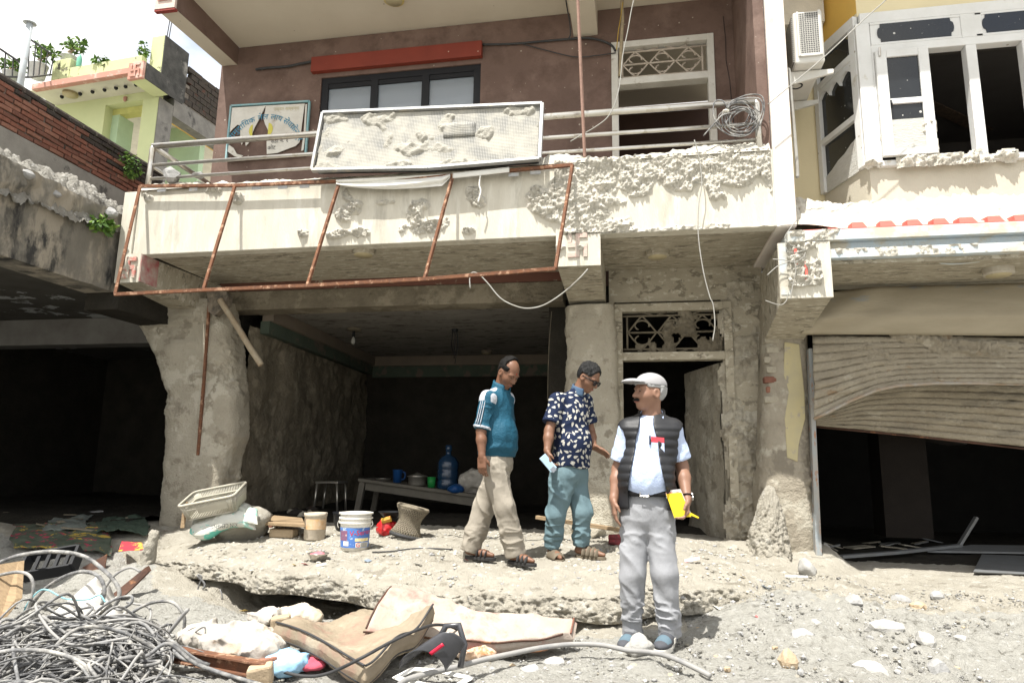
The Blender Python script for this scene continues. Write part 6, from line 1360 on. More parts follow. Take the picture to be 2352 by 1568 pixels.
for k, L in enumerate([[(455,1318),(463,1325),(455,1350),(450,1370)],[(505,1352),(510,1368),(504,1395)],[(452,1320),(470,1340),(466,1352)]]): cable('slab_root', [A(u, v, 5.25) for u, v in L], [.006,.005,.008][k], m_cable, ['bent grey wire hanging at the left end of the broken slab','thin root hanging under the broken slab','grey cable stub poking from the broken slab'][k], 'wire')
# --- white rock and other stones
c = G(1469,1507,.0); rock('white_rock', c + V3(0,.02,.05), (.078,.07,.064), m_stonew, 4, n=3, label='white rock holding down the hose at the feet of the cap man', cat='rock')
c = on(1858,1322); rock('pale_rock', c + V3(0,.04,.05), (.075,.06,.085), m_stonew, 7, n=3, label='smooth white rock at the foot of the right shop pier', cat='rock')
c = on(1100,1265); rock('half_buried_boulder', V3(c[0], c[1]-.25, HZ(c[0], c[1]-.25)), (.12,.10,.07), m_ground, 9, n=3, label='rounded mud-coloured stone half buried in the slab top', cat='rock')
for k, (u, v, r, lb) in enumerate([(2035,1448,(.125,.05,.05),'long pale slab-shaped stone on the gravel bank'),(2130,1480,(.06,.06,.055),'rounded grey stone right of the long pale stone'),(1850,1470,(.085,.06,.05),'broad grey stone on the gravel bank right of the cap man'),(1875,1440,(.045,.04,.035),'white angular stone above the broad grey stone'),(2215,1475,(.055,.04,.03),'white stone near the right edge of the gravel bank'),(1960,1390,(.07,.06,.05),'grey stone at the top of the gravel bank'),(2110,1398,(.06,.05,.035),'tan stone beside small grey stones on the bank'),(2005,1555,(.11,.06,.06),'large pale stone cut by the bottom edge of the picture'),(2160,1555,(.06,.05,.06),'pointed grey stone at the bottom right'),(1815,1530,(.05,.05,.07),'blue-grey standing stone at the bottom of the bank'),(1215,1545,(.06,.05,.03),'grey flat stone below the hose'),(1270,1525,(.06,.05,.03),'pale grey stone just below the hose'),(2070,1382,(.07,.05,.04),'flat grey stone on the upper bank'),(2155,1375,(.05,.05,.045),'blue-grey stone on the upper bank')]):
    c = on(u, v); rock('bank_stone', c + V3(0,.02,r[2]*.35), r, m_stoneb if 'tan' in lb else (m_stonew if 'white' in lb or 'pale' in lb else m_stone), 100+k, n=2, rot=rnd.uniform(-.6,.6), label=lb, cat='stone')
for k in range(80):
    u = rnd.uniform(1560, 2345); v = rnd.uniform(1372, 1560)
    if k % 4 == 0: u = rnd.uniform(1090, 1560); v = rnd.uniform(1512, 1562)
    c = on(u, v); r = rnd.uniform(.010,.026); rock('loose_stone', c + V3(0,0,r*.3), (r*rnd.uniform(.8,1.4), r, r*.75), rnd.choice([m_stone,m_stone,m_stone,m_gravel,m_stoneb]), 200+k, n=1, rot=rnd.uniform(0,3), label='small loose stone scattered over the foreground gravel', cat='stone', group='loose stones on the gravel')
# pebbles: uncountable
import bmesh as _bm
bm = _bm.new(); _bm.ops.create_icosphere(bm, subdivisions=1, radius=1); IV = np.array([v.co for v in bm.verts]); IF = np.array([[v.index for v in f.verts] for f in bm.faces]); bm.free()
rg = np.random.default_rng(5)
def pebbles(nm, n, xr, yr, hf, smin_, smax_, mts, lb):
    x = rg.uniform(*xr, n); y = rg.uniform(*yr, n); z = hf(x, y); s = smin_ + (smax_-smin_)*rg.random(n)**3
    V = IV[None]*(s[:, None, None]*rg.uniform(.55,1.3,(n,1,3))*np.array([1,1,.7])) * (1 + .25*rg.standard_normal((n, len(IV), 1))*.6)
    V = V + np.stack([x, y, z], 1)[:, None]; Fc = (IF[None] + (np.arange(n)*len(IV))[:, None, None]).reshape(-1,3)
    return tag(M(nm, V.reshape(-1,3), Fc, mts, None, False, np.repeat(rg.integers(0, len(mts), n), len(IF))), lb, 'pebbles', kind='stuff')
m_peb = [m_stone, m_gravel, m_gravel, m_ground, mat('pale_pebble', (.46,.445,.41)), mat('dark_pebble', (.15,.145,.135))]
pebbles('pebbles', 16000, (-2.5,4.5), (3.0,6.3), lambda x, y: hground(x, y) + .004, .003, .016, m_peb, 'fine grey pebbles and grit over the foreground')
pebbles('mud_crumbs', 3500, (-4.3,1.2), (5.0,7.2), lambda x, y: np.where(y > ylip(x) + .05, htop(x, y), -1), .003, .024, [m_ground, m_mud, m_mud, m_stone], 'dry mud crumbs scattered over the broken slab')
m_lit = [mat('litter_%d' % i, c, None, 12, .6, .1) for i, c in enumerate([(.5,.49,.45), (.45,.15,.14), (.5,.36,.12), (.25,.3,.36)])]
for k, (u, v) in enumerate([(737,1300),(700,1298),(676,1300),(845,1290),(960,1298),(1075,1288),(560,1405),(600,1432),(770,1540),(1120,1520),(1705,1325),(1760,1352),(1650,1400),(1740,1420)]):
    c = on(u, v); a = rnd.uniform(0,3); s1, s2 = rnd.uniform(.018,.04), rnd.uniform(.010,.02)
    B().obox(c + V3(0,0,.012), V3(math.cos(a)*s1, math.sin(a)*s1, rnd.uniform(-.01,.01)), V3(-math.sin(a)*s2, math.cos(a)*s2, .006), V3(0,0,.0015)).obj('litter_scrap', m_lit[k % 4], None, label='small scrap of litter trodden into the silt', cat='litter', group='litter on the silt')
# --- sacks, bag, cloth at lower left of the mattresses
def softbag(nm, u, v, z, r, mt, lb, cat, seed, amp=.05):
    c = G(u, v, z); o = root(nm, lb, cat, (c[0], c[1], 0)); organic('bag_skin', lambda P: ell(P, c, r) - amp*.8*fbm(P, 8, 3, seed) - folds(P, 7, amp*.28, seed+1) - folds(P, 18, amp*.14, seed+2), c - np.array(r) - .1, c + np.array(r) + .1, .0075, mt, o); return o
m_wsk = mat('white_woven_sack', (.45,.42,.38), (.35,.32,.275), 5, .8, .3, 50, .15, c3=(.45,.36,.28), s3=4, t3=.62)
softbag('white_sack', 560, 1478, .05, (.26,.15,.10), m_wsk, 'large white sack lying left of the mud-brown mattress', 'sack', 3, .045)
softbag('white_sack', 478, 1462, .04, (.20,.12,.06), m_wsk, 'flat white sack partly covered by the cable pile', 'sack', 5)
softbag('tied_sack', 598, 1500, .08, (.10,.08,.08), m_wsk, 'small tied white sack above the blue plastic bag', 'sack', 7, .03)
softbag('pale_cloth_heap', 620, 1420, .03, (.16,.10,.05), m_wsk, 'crumpled pale cloth at the mouth of the gap under the slab', 'cloth', 8)
softbag('brown_bag', 690, 1412, .04, (.14,.08,.06), mat('tan_plastic_bag', (.40,.33,.24), (.5,.45,.38), 7, .7, .2), 'torn tan bag behind the mud-brown mattress', 'bag', 9)
softbag('blue_plastic_bag', 652, 1516, .05, (.13,.09,.055), mat('sky_blue_plastic', (.24,.46,.68), (.34,.55,.72), 7, .35, .2, 30, .4), 'sky blue plastic bag left of the mud-brown mattress', 'bag', 11, .035)
softbag('pink_cloth', 710, 1526, .03, (.09,.06,.035), mat('pink_cloth', (.48,.09,.13), (.36,.06,.09), 9, .8, .3), 'crumpled pinkish red cloth beside the blue plastic bag', 'cloth', 12, .04)
softbag('rusty_foil', 1085, 1497, .03, (.13,.06,.05), mat('orange_white_foil', (.50,.30,.17), (.62,.57,.5), 7, .6, .3, c3=(.40,.18,.08), s3=9, t3=.58), 'crumpled orange and white wrapper in front of the pink mattress', 'wrapper', 13, .04)
for k, (u, v, lb, mt) in enumerate([(645,1432,'yellowish brick fragment beside the pale cloth', m_stoneb), (598,1550,'dusty brick at the lower left of the blue bag', m_stoneb), (612,1530,'reddish brick touching the blue bag', m_brk[2])]):
    c = G(u, v, .03); B().obox(c, V3(.055,.02,.01), V3(-.02,.045,0), V3(0,-.01,.05)).obj('brick_piece', mt, None, bev=.014, label=lb, cat='brick')
# --- rusty channel bar, corrugated sheets, plates, crate
a, b_ = G(395,1500,.06), G(618,1540,.05); cb_ = root('rusty_channel', 'rusty steel channel bar lying by the cable pile', 'steel bar', tuple((a+b_)/2)); d = nz(b_-a); sd = nz(np.cross(d, (0,0,1)))
for off, w_, h_ in ((V3(0,0,.03),.06,.008),(V3(0,0,-.03),.06,.008),(sd*-.0,.008,.052)): B().bar(a+off, b_+off, w_, h_).obj('flange' if h_ < .03 else 'web', m_rust, cb_)
def corrug(nm, C4, lb, mt, waves=4, amp=.025, par=None):
    P00, P10, P11, P01 = C4; nr = nz(np.cross(P10-P00, P01-P00)); nr = nr if nr[2] > 0 else -nr
    rows = [[P00*(1-s)*(1-t) + P10*s*(1-t) + P11*s*t + P01*(1-s)*t + nr*amp*math.sin(s*waves*2*math.pi) for s in np.linspace(0,1,48)] for t in np.linspace(0,1,10)]
    return sheet(nm, rows, mt, None, True, thick=.007, label=lb, cat='roof sheet')
m_asb = mat('pale_roof_sheet', (.60,.585,.55), (.50,.48,.44), 5, .75, .2, 40, .2, c3=(.38,.33,.26), s3=5, t3=.64)
corrug('corrugated_sheet', [A(45,1475,3.75), A(130,1490,3.65), A(268,1368,4.45), A(228,1320,4.6)], 'pale corrugated roof sheet sticking out of the cable pile', m_asb, 2, .03)
corrug('corrugated_sheet', [A(120,1510,3.45), A(200,1520,3.4), A(305,1418,4.1), A(272,1392,4.2)], 'second pale roof sheet lower in the cable pile', m_asb, 2, .022)
def plate(nm, L, th, mt, lb, cat, bev=.003): B().prism(L, th).obj(nm, mt, None, bev=bev, label=lb, cat=cat)
plate('rusted_plate', [A(82,1360,5.25), A(245,1272,5.55), A(240,1310,5.5), A(232,1352,5.45), A(95,1432,5.2)], (0,.012,0), m_rust2, 'dark brown rusted steel plate standing behind the cables', 'plate')
plate('stone_slab', [G(-30,1300,.35), G(42,1288,.35), G(36,1375,.18), G(0,1420,.10), G(-40,1420,.1)], (0,.05,0), m_wood, 'broken brown board at the left edge behind the cables', 'board', .008)
plate('brown_plank', [A(255,1366,4.78), A(334,1302,4.95), A(340,1314,4.95), A(302,1352,4.85), A(278,1374,4.78)], (0,.04,.01), m_rust2, 'split dark brown plank at the left end of the slab', 'plank')
pa_, pb_ = A(332,1305,5.35), A(356,1226,5.35)
tag(organic('muddy_post', lambda P: cap(P, pa_, pb_, .07, .035) - .03*fbm(P, 9, 4, 5) - .012*fbm(P, 40, 2, 6), pa_ - .25, pb_ + .2, .008, m_ground), 'stubby mud-coated post standing at the left end of the slab', 'post')
bc2 = root('black_crate', 'black plastic crate lying on its side behind the cables', 'crate', tuple(on(120,1315))); o_ = G(118,1292,.30); ax1, ax2, ax3 = nz(V3(.8,.45,.15))*.16, nz(V3(-.35,.6,.5))*.10, nz(V3(-.2,-.5,.8))*.04
for sx in (-1,1): B().obox(o_+ax1*sx, ax1*.06, ax2, ax3).obj('end_panel', m_dark, bc2); B().obox(o_+ax2*sx, ax1*.94, ax2*.08, ax3).obj('side_panel', m_dark, bc2)
for k in (-.6,-.2,.2,.6): B().obox(o_+ax1*k, ax1*.07, ax2*.92, ax3*.2).obj('slat', m_dark, bc2)
# --- patterned cloths on the left floor
def drape(nm, quad, mt, lb, seed, amp=.035, n=40, z=.015):
    P00, P10, P11, P01 = [on(*q) for q in quad]; s, t = np.meshgrid(np.linspace(0,1,n), np.linspace(0,1,n), indexing='ij')
    c = (P00*((1-s)*(1-t))[...,None] + P10*(s*(1-t))[...,None] + P11*(s*t)[...,None] + P01*((1-s)*t)[...,None])
    w_ = fbm(c*np.array([1,1,0]), 2.2, 3, seed); c[..., 0] += .10*w_; c[..., 1] += .07*fbm(c, 3, 2, seed+3)
    c[..., 2] = hground(c[..., 0], c[..., 1]) + .035 + z + np.maximum(amp*fbm(c, 5, 3, seed+1), -.02) + amp*.8*np.abs(fbm(c*np.array([1,3,1]), 7, 3, seed+2))
    sheet(nm, c, mt, None, True, thick=.006, label=lb, cat='cloth')
m_rug1 = mat('green_patterned_cloth', (.045,.06,.042), (.09,.10,.075), 9, .9, .2, c3=((.36,.26,.05), (.28,.04,.07)), s3=5, t3=.60, w3=.03, stretch=(1,2.2,1))
m_rug2 = mat('dark_green_cloth', (.035,.055,.04), (.06,.08,.06), 7, .9, .3)
m_rug3 = mat('red_yellow_cloth', (.45,.04,.05), (.38,.03,.05), 9, .85, .2, c3=(.65,.42,.06), s3=12, t3=.55, w3=.02)
drape('patterned_cloth', [(20,1272),(250,1272),(240,1215),(40,1215)], m_rug1, 'large green flowered cloth spread over the left shop floor', 3)
drape('dark_cloth', [(215,1245),(335,1235),(330,1200),(235,1200)], m_rug2, 'dark green crumpled cloth beside the corner column', 5, .06)
rq = [G(272,1266,.24), G(330,1262,.26), G(326,1247,.29), G(280,1243,.29)]
s_, t_ = np.meshgrid(np.linspace(0,1,24), np.linspace(0,1,16), indexing='ij')
rq = rq[0]*((1-s_)*(1-t_))[...,None] + rq[1]*(s_*(1-t_))[...,None] + rq[2]*(s_*t_)[...,None] + rq[3]*((1-s_)*t_)[...,None]
rq[..., 2] += .015*fbm(rq, 9, 3, 7)
sheet('red_cloth', rq, m_rug3, None, True, thick=.006, label='bright red and yellow bordered cloth corner in the sun', cat='cloth')
drape('faded_cloth', [(100,1235),(215,1230),(210,1195),(110,1200)], mat('faded_green_sheet', (.16,.18,.16), (.11,.12,.11), 7, .9, .3), 'faded grey green cloth in the shade of the left shop', 9, .05)
for k in range(9):
    u, v = rnd.uniform(0, 330), rnd.uniform(1185, 1235); c = on(u, v); sx, sy = rnd.uniform(.05,.18), rnd.uniform(.03,.09); a = rnd.uniform(0,3)
    B().obox(c + V3(0,0,.06), V3(math.cos(a)*sx, math.sin(a)*sx, rnd.uniform(-.03,.03)), V3(-math.sin(a)*sy, math.cos(a)*sy, 0), V3(0,0,.006)).obj('board_scrap', rnd.choice([m_stone, m_mudin, m_mudin]), None, label='flat pale scrap lying in the dark of the left shop', cat='scrap', group='scraps on the left shop floor')
# --- debris in front of the right shop
def strip2(nm, L, w_, h_, mt, lb, cat='metal strip'): 
    o = B()
    for a, b_ in zip(L[:-1], L[1:]): o.bar(a, b_, w_, h_)
    o.obj(nm, mt, None, bev=.003, label=lb, cat=cat)
m_zinc = mat('dull_zinc', (.20,.21,.215), (.16,.16,.155), 6, .5, .1, 40, .3, metal=.3)
strip2('metal_track', [G(1930,1278,.2), G(2060,1268,.22), G(2205,1252,.26)], .07, .03, m_zinc, 'long grey shutter track lying on the sill of the right shop')
strip2('metal_track', [G(1895,1250,.28), G(1922,1282,.18)], .035, .03, m_asb, 'short pale strip leaning beside the rusty shutter track')
strip2('metal_rod', [G(2203,1252,.26), G(2203,1252,.26) + V3(.22,.05,.30)], .05, .03, m_zinc, 'short blue-grey metal piece standing up from the shutter track', 'metal piece')
plate('metal_sheet', [G(2235,1312,.17), G(2372,1318,.16), G(2420,1278,.2), G(2255,1272,.2)], (0,.01,-.012), m_zinc, 'flat grey metal sheet at the right edge of the shop floor', 'metal sheet')
plate('tin_board', [G(2130,1264,.22), G(2390,1268,.22), G(2390,1252,.26), G(2230,1250,.26)], (0,0,-.02), m_zinc, 'bent grey tin board behind the metal sheet', 'metal sheet')
for k in range(12):
    c = G(rnd.uniform(1900,2260), rnd.uniform(1240,1258), .2); sx, sy = rnd.uniform(.06,.2), rnd.uniform(.03,.08); a = rnd.uniform(-.5,.5)
    B().obox(V3(c[0], c[1], .2), V3(math.cos(a)*sx, math.sin(a)*sx, rnd.uniform(-.04,.04)), V3(-math.sin(a)*sy, math.cos(a)*sy, 0), V3(0,0,.006)).obj('board_scrap', rnd.choice([m_stone, m_colmud, m_zinc]), None, label='broken panel scrap lying inside the right shop', cat='scrap', group='scraps in the right shop')
c = on(1827,1330); B().bar(c + V3(-.07,.02,.02), c + V3(.09,-.03,.03), .03, .01).obj('white_strip', m_wwood, None, label='short white painted strip on the silt below the right pier', cat='strip')
c = on(1590,1293); B().obox(c + V3(0,0,.03), V3(.06,.01,.012), V3(0,.025,.008), V3(0,0,.002)).obj('paper_scrap', mat('pink_white_paper', (.7,.62,.6), (.6,.2,.2), 16, .7, 0), None, label='scrap of pink and white paper on the silt behind the cap man', cat='paper')
# --- heap of cables
def hp_z(x, y): return .20*math.exp(-((x+2.75)/.7)**2 - ((y-3.1)/.5)**2)
def inheap(x, y): return -4.5 < x < -2.95 + (4.17-y)*.71 and 2.3 < y < 3.5 + .55*float(ss(-3.4, -2.9, x))
rc_ = random.Random(11)
def strand(n=9, big=False):
    x = rc_.gauss(-2.85, .4); y = rc_.gauss(3.1, .35); a = rc_.uniform(0, 6.28); turn = rc_.uniform(-1,1)*.6; L = []; z0 = rc_.uniform(.0, 1.0); st = rc_.uniform(.13,.24)*(1.3 if big else 1)
    for k in range(n):
        z = hground(x, y) + .02 + hp_z(x, y)*z0*1.1 + abs(math.sin(k*rc_.uniform(.5,.9)))*rc_.uniform(.0,.12)*(1.7 if big else 1)
        L.append((x, y, float(z))); a += turn + rc_.gauss(0,.45); dx = math.cos(a)*st; dy = math.sin(a)*st
        if not inheap(x+dx, y+dy):
            a += 2.2; dx, dy = -dx*.6, -dy*.6
        if inheap(x+dx, y+dy): x += dx; y += dy
        else: x += (-2.8-x)*.2; y += (3.1-y)*.2
    return L
tg = B()
for k in range(210): tg.tube(spline(strand(10), 5), rc_.choice([.0028,.0035,.004,.005,.006,.008,.010]), 5)
tag(tg.obj('cable_tangle', m_cable, None, True), 'dense tangle of grey cables heaped at the lower left', 'cables', kind='stuff')
for k in range(26):
    cable('loose_cable', strand(9, True), rc_.choice([.005,.007,.009]), rc_.choice([m_cable, m_cable, m_hose]), 'loose grey cable looping out of the heap at the lower left', 'cable', 'cables of the heap', n=6)
for k, (L, y, r, lb, mt) in enumerate([
    ([(-20,1300),(40,1276),(120,1266),(190,1276),(240,1310),(270,1345),(273,1372),(258,1400)], 4.3, .017, 'thickest pale cable arching highest over the heap', m_cable),
    ([(70,1392),(100,1355),(145,1325),(190,1312),(225,1322),(240,1352),(234,1388)], 4.1, .015, 'thick cable arch in front of the pale corrugated sheet', m_cable),
    ([(-10,1322),(40,1313),(68,1322),(77,1350),(66,1392),(45,1440)], 3.9, .013, 'cable loop at the left edge above the heap', m_cable),
    ([(55,1430),(58,1395),(88,1358),(112,1355),(150,1374),(200,1376),(228,1366),(242,1382)], 3.9, .006, 'thin turquoise wire across the corrugated sheet', mat('turquoise_wire', (.25,.50,.55))),
    ([(232,1365),(262,1322),(298,1303),(322,1312)], 4.3, .010, 'dark grey cable end curving up beside the brown plank', m_hose),
    ([(15,1440),(60,1402),(100,1393),(135,1412),(165,1424),(205,1415),(255,1380),(298,1368),(303,1382),(280,1398),(262,1396)], 3.8, .010, 'wavy cable crossing the middle of the heap', m_cable),
    ([(275,1425),(335,1388),(385,1380),(412,1396),(424,1430),(405,1500)], 3.8, .012, 'cable hoop at the right end of the heap', m_cable),
    ([(432,1398),(390,1450),(345,1510),(300,1590)], 3.7, .014, 'straight thick cable slanting down the right of the heap', m_hose),
    ([(420,1480),(450,1450),(470,1440),(468,1465),(440,1520)], 3.7, .006, 'thin wire loop right of the heap', m_cable),
    ([(-10,1480),(80,1520),(140,1570)], 3.2, .016, 'thick cable sweeping across the lower left corner', m_cable),
    ([(130,1590),(200,1545),(290,1532)], 3.2, .015, 'thick cable end rising from the bottom edge', m_cable),
    ([(290,1545),(380,1560),(460,1590)], 3.25, .014, 'thick pale cable leaving the heap along the bottom edge', m_hose)]):
    cable('thick_cable', [A(u, v, y) for u, v in L], r*.8, mt, lb, 'cable', n=8, sides=9)
# silt floor sheets added near black, standing in for shade inside the rooms
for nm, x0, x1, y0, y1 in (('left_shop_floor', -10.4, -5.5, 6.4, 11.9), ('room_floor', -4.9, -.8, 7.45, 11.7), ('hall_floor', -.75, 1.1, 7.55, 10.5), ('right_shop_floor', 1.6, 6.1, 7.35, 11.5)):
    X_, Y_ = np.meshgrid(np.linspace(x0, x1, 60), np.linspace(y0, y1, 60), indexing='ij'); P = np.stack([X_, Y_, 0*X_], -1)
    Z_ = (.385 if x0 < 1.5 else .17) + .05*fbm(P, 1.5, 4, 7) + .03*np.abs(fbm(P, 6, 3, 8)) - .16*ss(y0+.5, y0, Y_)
    sheet(nm, np.stack([X_, Y_, Z_], -1), m_shademud, None, True, kind='structure', label='silt over the room floor, coloured dark for shade')
# ================================================================== people
def rows_of(f, up=(0,0,1)): return frame(f, up)
def sole_shape(nm, an, ft, z0, z1, mt, parent, L=.27, w=.048, toe=.9):
    """shoe sole outline extruded between two heights"""
    f = nz(V3(ft[0], ft[1], 0)); s_ = V3(-f[1], f[0], 0); c = V3(an[0], an[1], 0); pl = []
    for t in np.linspace(0, 2*math.pi, 26, endpoint=False):
        x = math.cos(t); y = math.sin(t); ww = w*(1.0 if x > .1 else .80)*(1 - .12*(abs(x) > .9)); pl.append(c + f*(L*.29 + x*L/2) + s_*y*ww + V3(0,0,z0))
    return B().prism(pl, (0,0,z1-z0)).obj(nm, mt, parent, bev=.004)
# ---------------------------------------------------------------- man with cap and vest
Y3 = 4.45
J = dict(pel=A(1486,1168,Y3+.03), ch=A(1492,1022,Y3+.04), nk=A(1497,962,Y3+.05), shL=A(1544,988,Y3+.04), shR=A(1444,988,Y3+.02),
    elL=A(1567,1072,Y3+.09), wrL=A(1578,1146,Y3-.05), elR=A(1420,1076,Y3+.06), wrR=A(1410,1147,Y3-.03), hpL=A(1511,1196,Y3+.03), hpR=A(1461,1196,Y3+.03),
    knL=A(1527,1318,Y3-.02), knR=A(1452,1318,Y3-.01), anL=A(1536,1448,Y3+.02), anR=A(1452,1446,Y3+.06), ftL=V3(-.06,-.19,0), ftR=V3(-.05,-.19,0), TF=frame((-.10,-1,0)))
hF = frame((-.86,-.50,.05), (.02,0,1)); hc = A(1492,904,Y3+.02)
dn = V3(0,0,-1)
r3, hp = person('man in grey cap, dark quilted vest, light blue shirt and grey trousers', J, {'L': (V3(-.10,-.25,-1), V3(-.8,.1,0), V3(.1,-1,0), .9), 'R': (V3(.05,-.1,-1), V3(.9,.2,0), V3(.2,-1,0), .35)}, {'F': hF, 'c': hc}, m_skin[2])
m_shb = mat('light_blue_shirt', (.45,.53,.70), (.41,.49,.67), 9, .8, .5, 17, .15, bd=.025); m_vest = mat('charcoal_vest', (.019,.0195,.022), (.014,.0145,.016), 7, .5, .1, 60, .3)
m_gtr = mat('grey_trousers', (.272,.278,.292), (.25,.255,.268), 5, .85, .25, 20, .12, bstretch=(1,1,.45), bd=.035)
TF = J['TF']; bel = A(1484,1092,Y3-.02)
def torso3(P): return U([ell(P, J['ch'], (.112,.165,.19), TF), ell(P, bel, (.128,.158,.17), TF), ell(P, J['pel'] + V3(0,0,.05), (.112,.160,.14), TF), cap(P, J['shL'] + V3(0,0,.005), J['shR'] + V3(0,0,.005), .060, .060), cap(P, J['nk'] - V3(0,0,.01), J['ch'], .062, .10)], .05)
zbelt = A(1480,1137,Y3-.08)[2]
def shirt3(P):
    d = torso3(P) - folds(P, 9, .003, 5, (1,1,.6)); D = [d]
    for q in 'LR':
        e = J['sh'+q] + (J['el'+q] - J['sh'+q])*.80; ax = nz(J['el'+q] - J['sh'+q])
        sl = cap(P, J['sh'+q], J['el'+q], .062, .070) - folds(P, 10, .004, 8); sl = smax(sl, (P - e)@ax, .006); D.append(sl)
    d = U(D, .025); d = smax(d, zbelt - P[:, 2], .006)
    return smax(d, -cap(P, J['nk'] + V3(0,0,.03), J['nk'] + V3(-.02,-.05,.20), .066, .10), .006)
lo, hi = box_of(J['pel'], J['elL'], J['elR'], J['nk'], pad=.2)
organic('shirt', shirt3, lo, hi, .006, m_shb, r3)
def loc(P): q = P - J['ch']; return q@TF.T      # forward, left, up
def vest3(P):
    q = loc(P); z = q[:, 2]
    quilt = .007*np.abs(np.sin((z + .02)*math.pi/.052))*ss(-.30, -.26, z)*ss(.13, .09, z)
    d = torso3(P) - .016 - quilt - folds(P, 7, .003, 3)*ss(-.2, -.3, z)
    low = ell(P, J['pel'] + V3(0,0,.02), (.135,.195,.24), TF); d = smin(d, low, .05)
    d = smax(d, -(torso3(P) - .004), .004)
    wid = .040 + .030*ss(.14, .0, z) + .045*ss(.0, -.32, z)
    off = -.008 + .0*z
    op = np.maximum(np.abs(q[:, 1] - off) - wid, -q[:, 0]); d = smax(d, -op, .005)
    for qn in 'LR':
        ou = nz((J['sh'+qn]-J['ch'])*np.array([1,1,0])); d = smax(d, -cap(P, J['sh'+qn] + ou*.062 - V3(0,0,.035), J['el'+qn] + ou*.03, .066, .085), .008)
    d = smax(d, -(z + .395), .006)
    d = smax(d, -cap(P, J['nk'] + V3(0,0,.0), J['nk'] + V3(-.02,-.05,.20), .072, .09), .006)
    return d
organic('vest', vest3, lo - .05, hi + .05, .006, m_vest, r3)
# stand-up vest collar and shirt collar
def collar(nm, c, ax, r0, r1, h_, gap, mt, parent, TFx, th=.006, tilt=0.0):
    rows = []
    for t in np.linspace(0, 1, 5):
        rr = r0 + (r1-r0)*t; rows.append([c + (TFx[0]*math.cos(a)*rr*.95 + TFx[1]*math.sin(a)*rr*1.05) + ax*h_*(t - .2) - TFx[0]*0 - V3(0,0,tilt*math.cos(a)) for a in np.linspace(gap, 2*math.pi-gap, 36)])
    return sheet(nm, rows, mt, parent, True, thick=th)
collar('vest_collar', J['nk'] + V3(0,0,-.01), V3(0,0,1), .086, .082, .075, .75, m_vest, r3, TF, .010, .030)
collar('shirt_collar', J['nk'] + V3(0,0,.0), V3(0,0,1), .076, .068, .055, .35, m_shb, r3, TF, .005, .030)
for sg in (-1, 1):
    a = J['nk'] + TF[0]*.066 + TF[1]*.03*sg + V3(0,0,-.02); B().prism([a, a + TF[1]*.05*sg + V3(0,0,.035), a + TF[1]*.045*sg - V3(0,0,.035) + TF[0]*.012, a + TF[1]*.012*sg - V3(0,0,.05) + TF[0]*.02], TF[0]*.006).obj('collar_point', m_shb, r3)
trousers(r3, J, .035, .035, (V3(0,0,zbelt+.015), V3(0,0,1)), m_gtr, (.094,.071,.066), .008, 31, (.115,.170))
bt = B(); bp_ = [V3(J['pel'][0], J['pel'][1], zbelt + .012) + TF[0]*.140*math.cos(a) + TF[1]*.180*math.sin(a) for a in np.linspace(0, 2*math.pi, 40)]
bt.tube(bp_, .008, 8, flat=2.4); belt_ = bt.obj('belt', mat('black_leather', (.012,.012,.013), None, 8, .4, .1), r3, True)
bc = V3(J['pel'][0], J['pel'][1], zbelt + .012) + TF[0]*.150; B().tube([bc + TF[1]*x + V3(0,0,z) for x, z in [(-.026,-.016),(.026,-.016),(.026,.018),(-.026,.018),(-.026,-.016)]], .0035, 6).obj('buckle', m_steel, belt_)
# shirt pocket, red card and pen
pk = J['ch'] + TF[0]*.118 + TF[1]*.050 + V3(0,0,-.02)
for L, mt, nm in [([(-.045,-.075),(.05,-.075),(.05,.03),(-.045,.035)], m_shb, 'shirt_pocket'), ([(-.03,.036),(.05,.032),(.05,.062),(-.03,.07)], mat('red_card', (.60,.06,.08), None, 8, .6, 0), 'pocket_card')]:
    B().prism([pk + TF[1]*x + V3(0,0,z) for x, z in L], TF[0]*.006).obj(nm, mt, r3)
B().tube([pk + TF[1]*-.036 + TF[0]*.012 + V3(0,0,.075), pk + TF[1]*-.036 + TF[0]*.012 + V3(0,0,.02)], .0055, 6).obj('pen', m_dark, r3)
# cap, hair, moustache
def capd(P):
    q = ((P - hc)@hF.T)/.96; dome = ell(q, (-.008,0,.056), (.112,.090,.085)); dome = smax(dome, -(q[:, 2] - .052 + .10*q[:, 0]*0 - .06*np.minimum(q[:,0]+.02, 0)*-1), .004)
    dome = smax(dome, -ell(q, (-.008,0,.050), (.103,.081,.076)), .003)
    dome = dome - .0015*np.abs(np.sin(np.arctan2(q[:,1], q[:,0])*3))**.3
    br_ = ell(q, (.118,0,.056), (.092,.084,.034)); br_ = smax(br_, -(ell(q, (.118,0,.048), (.094,.086,.034))), .003); br_ = smax(br_, .075 - q[:, 0], .004)
    br_ = smax(br_, -(q[:,2]-.05), .004)
    return np.minimum(dome, br_)*.96
m_cap = mat('grey_cap_cloth', (.31,.305,.31), (.27,.266,.27), 9, .85, .15, 150, .15)
organic('cap', capd, hc - .24, hc + .24, .0042, m_cap, r3)
organic('hair', lambda P: np.maximum(hair_sdf(P, hc, hF, .96, 'full', 3), ((P - hc)@hF[2]) - .052), hc - .2, hc + .2, .0055, m_hairw, r3)
organic('moustache', lambda P: U([ell(((P - hc)@hF.T)*np.array([1,1,1]), (.098,.014,-.050), (.013,.022,.010)), ell(((P - hc)@hF.T), (.098,-.014,-.050), (.013,.022,.010))], .01) - .002*fbm(P, 160, 1, 2), hc - .18, hc + .18, .004, m_hairb, r3)
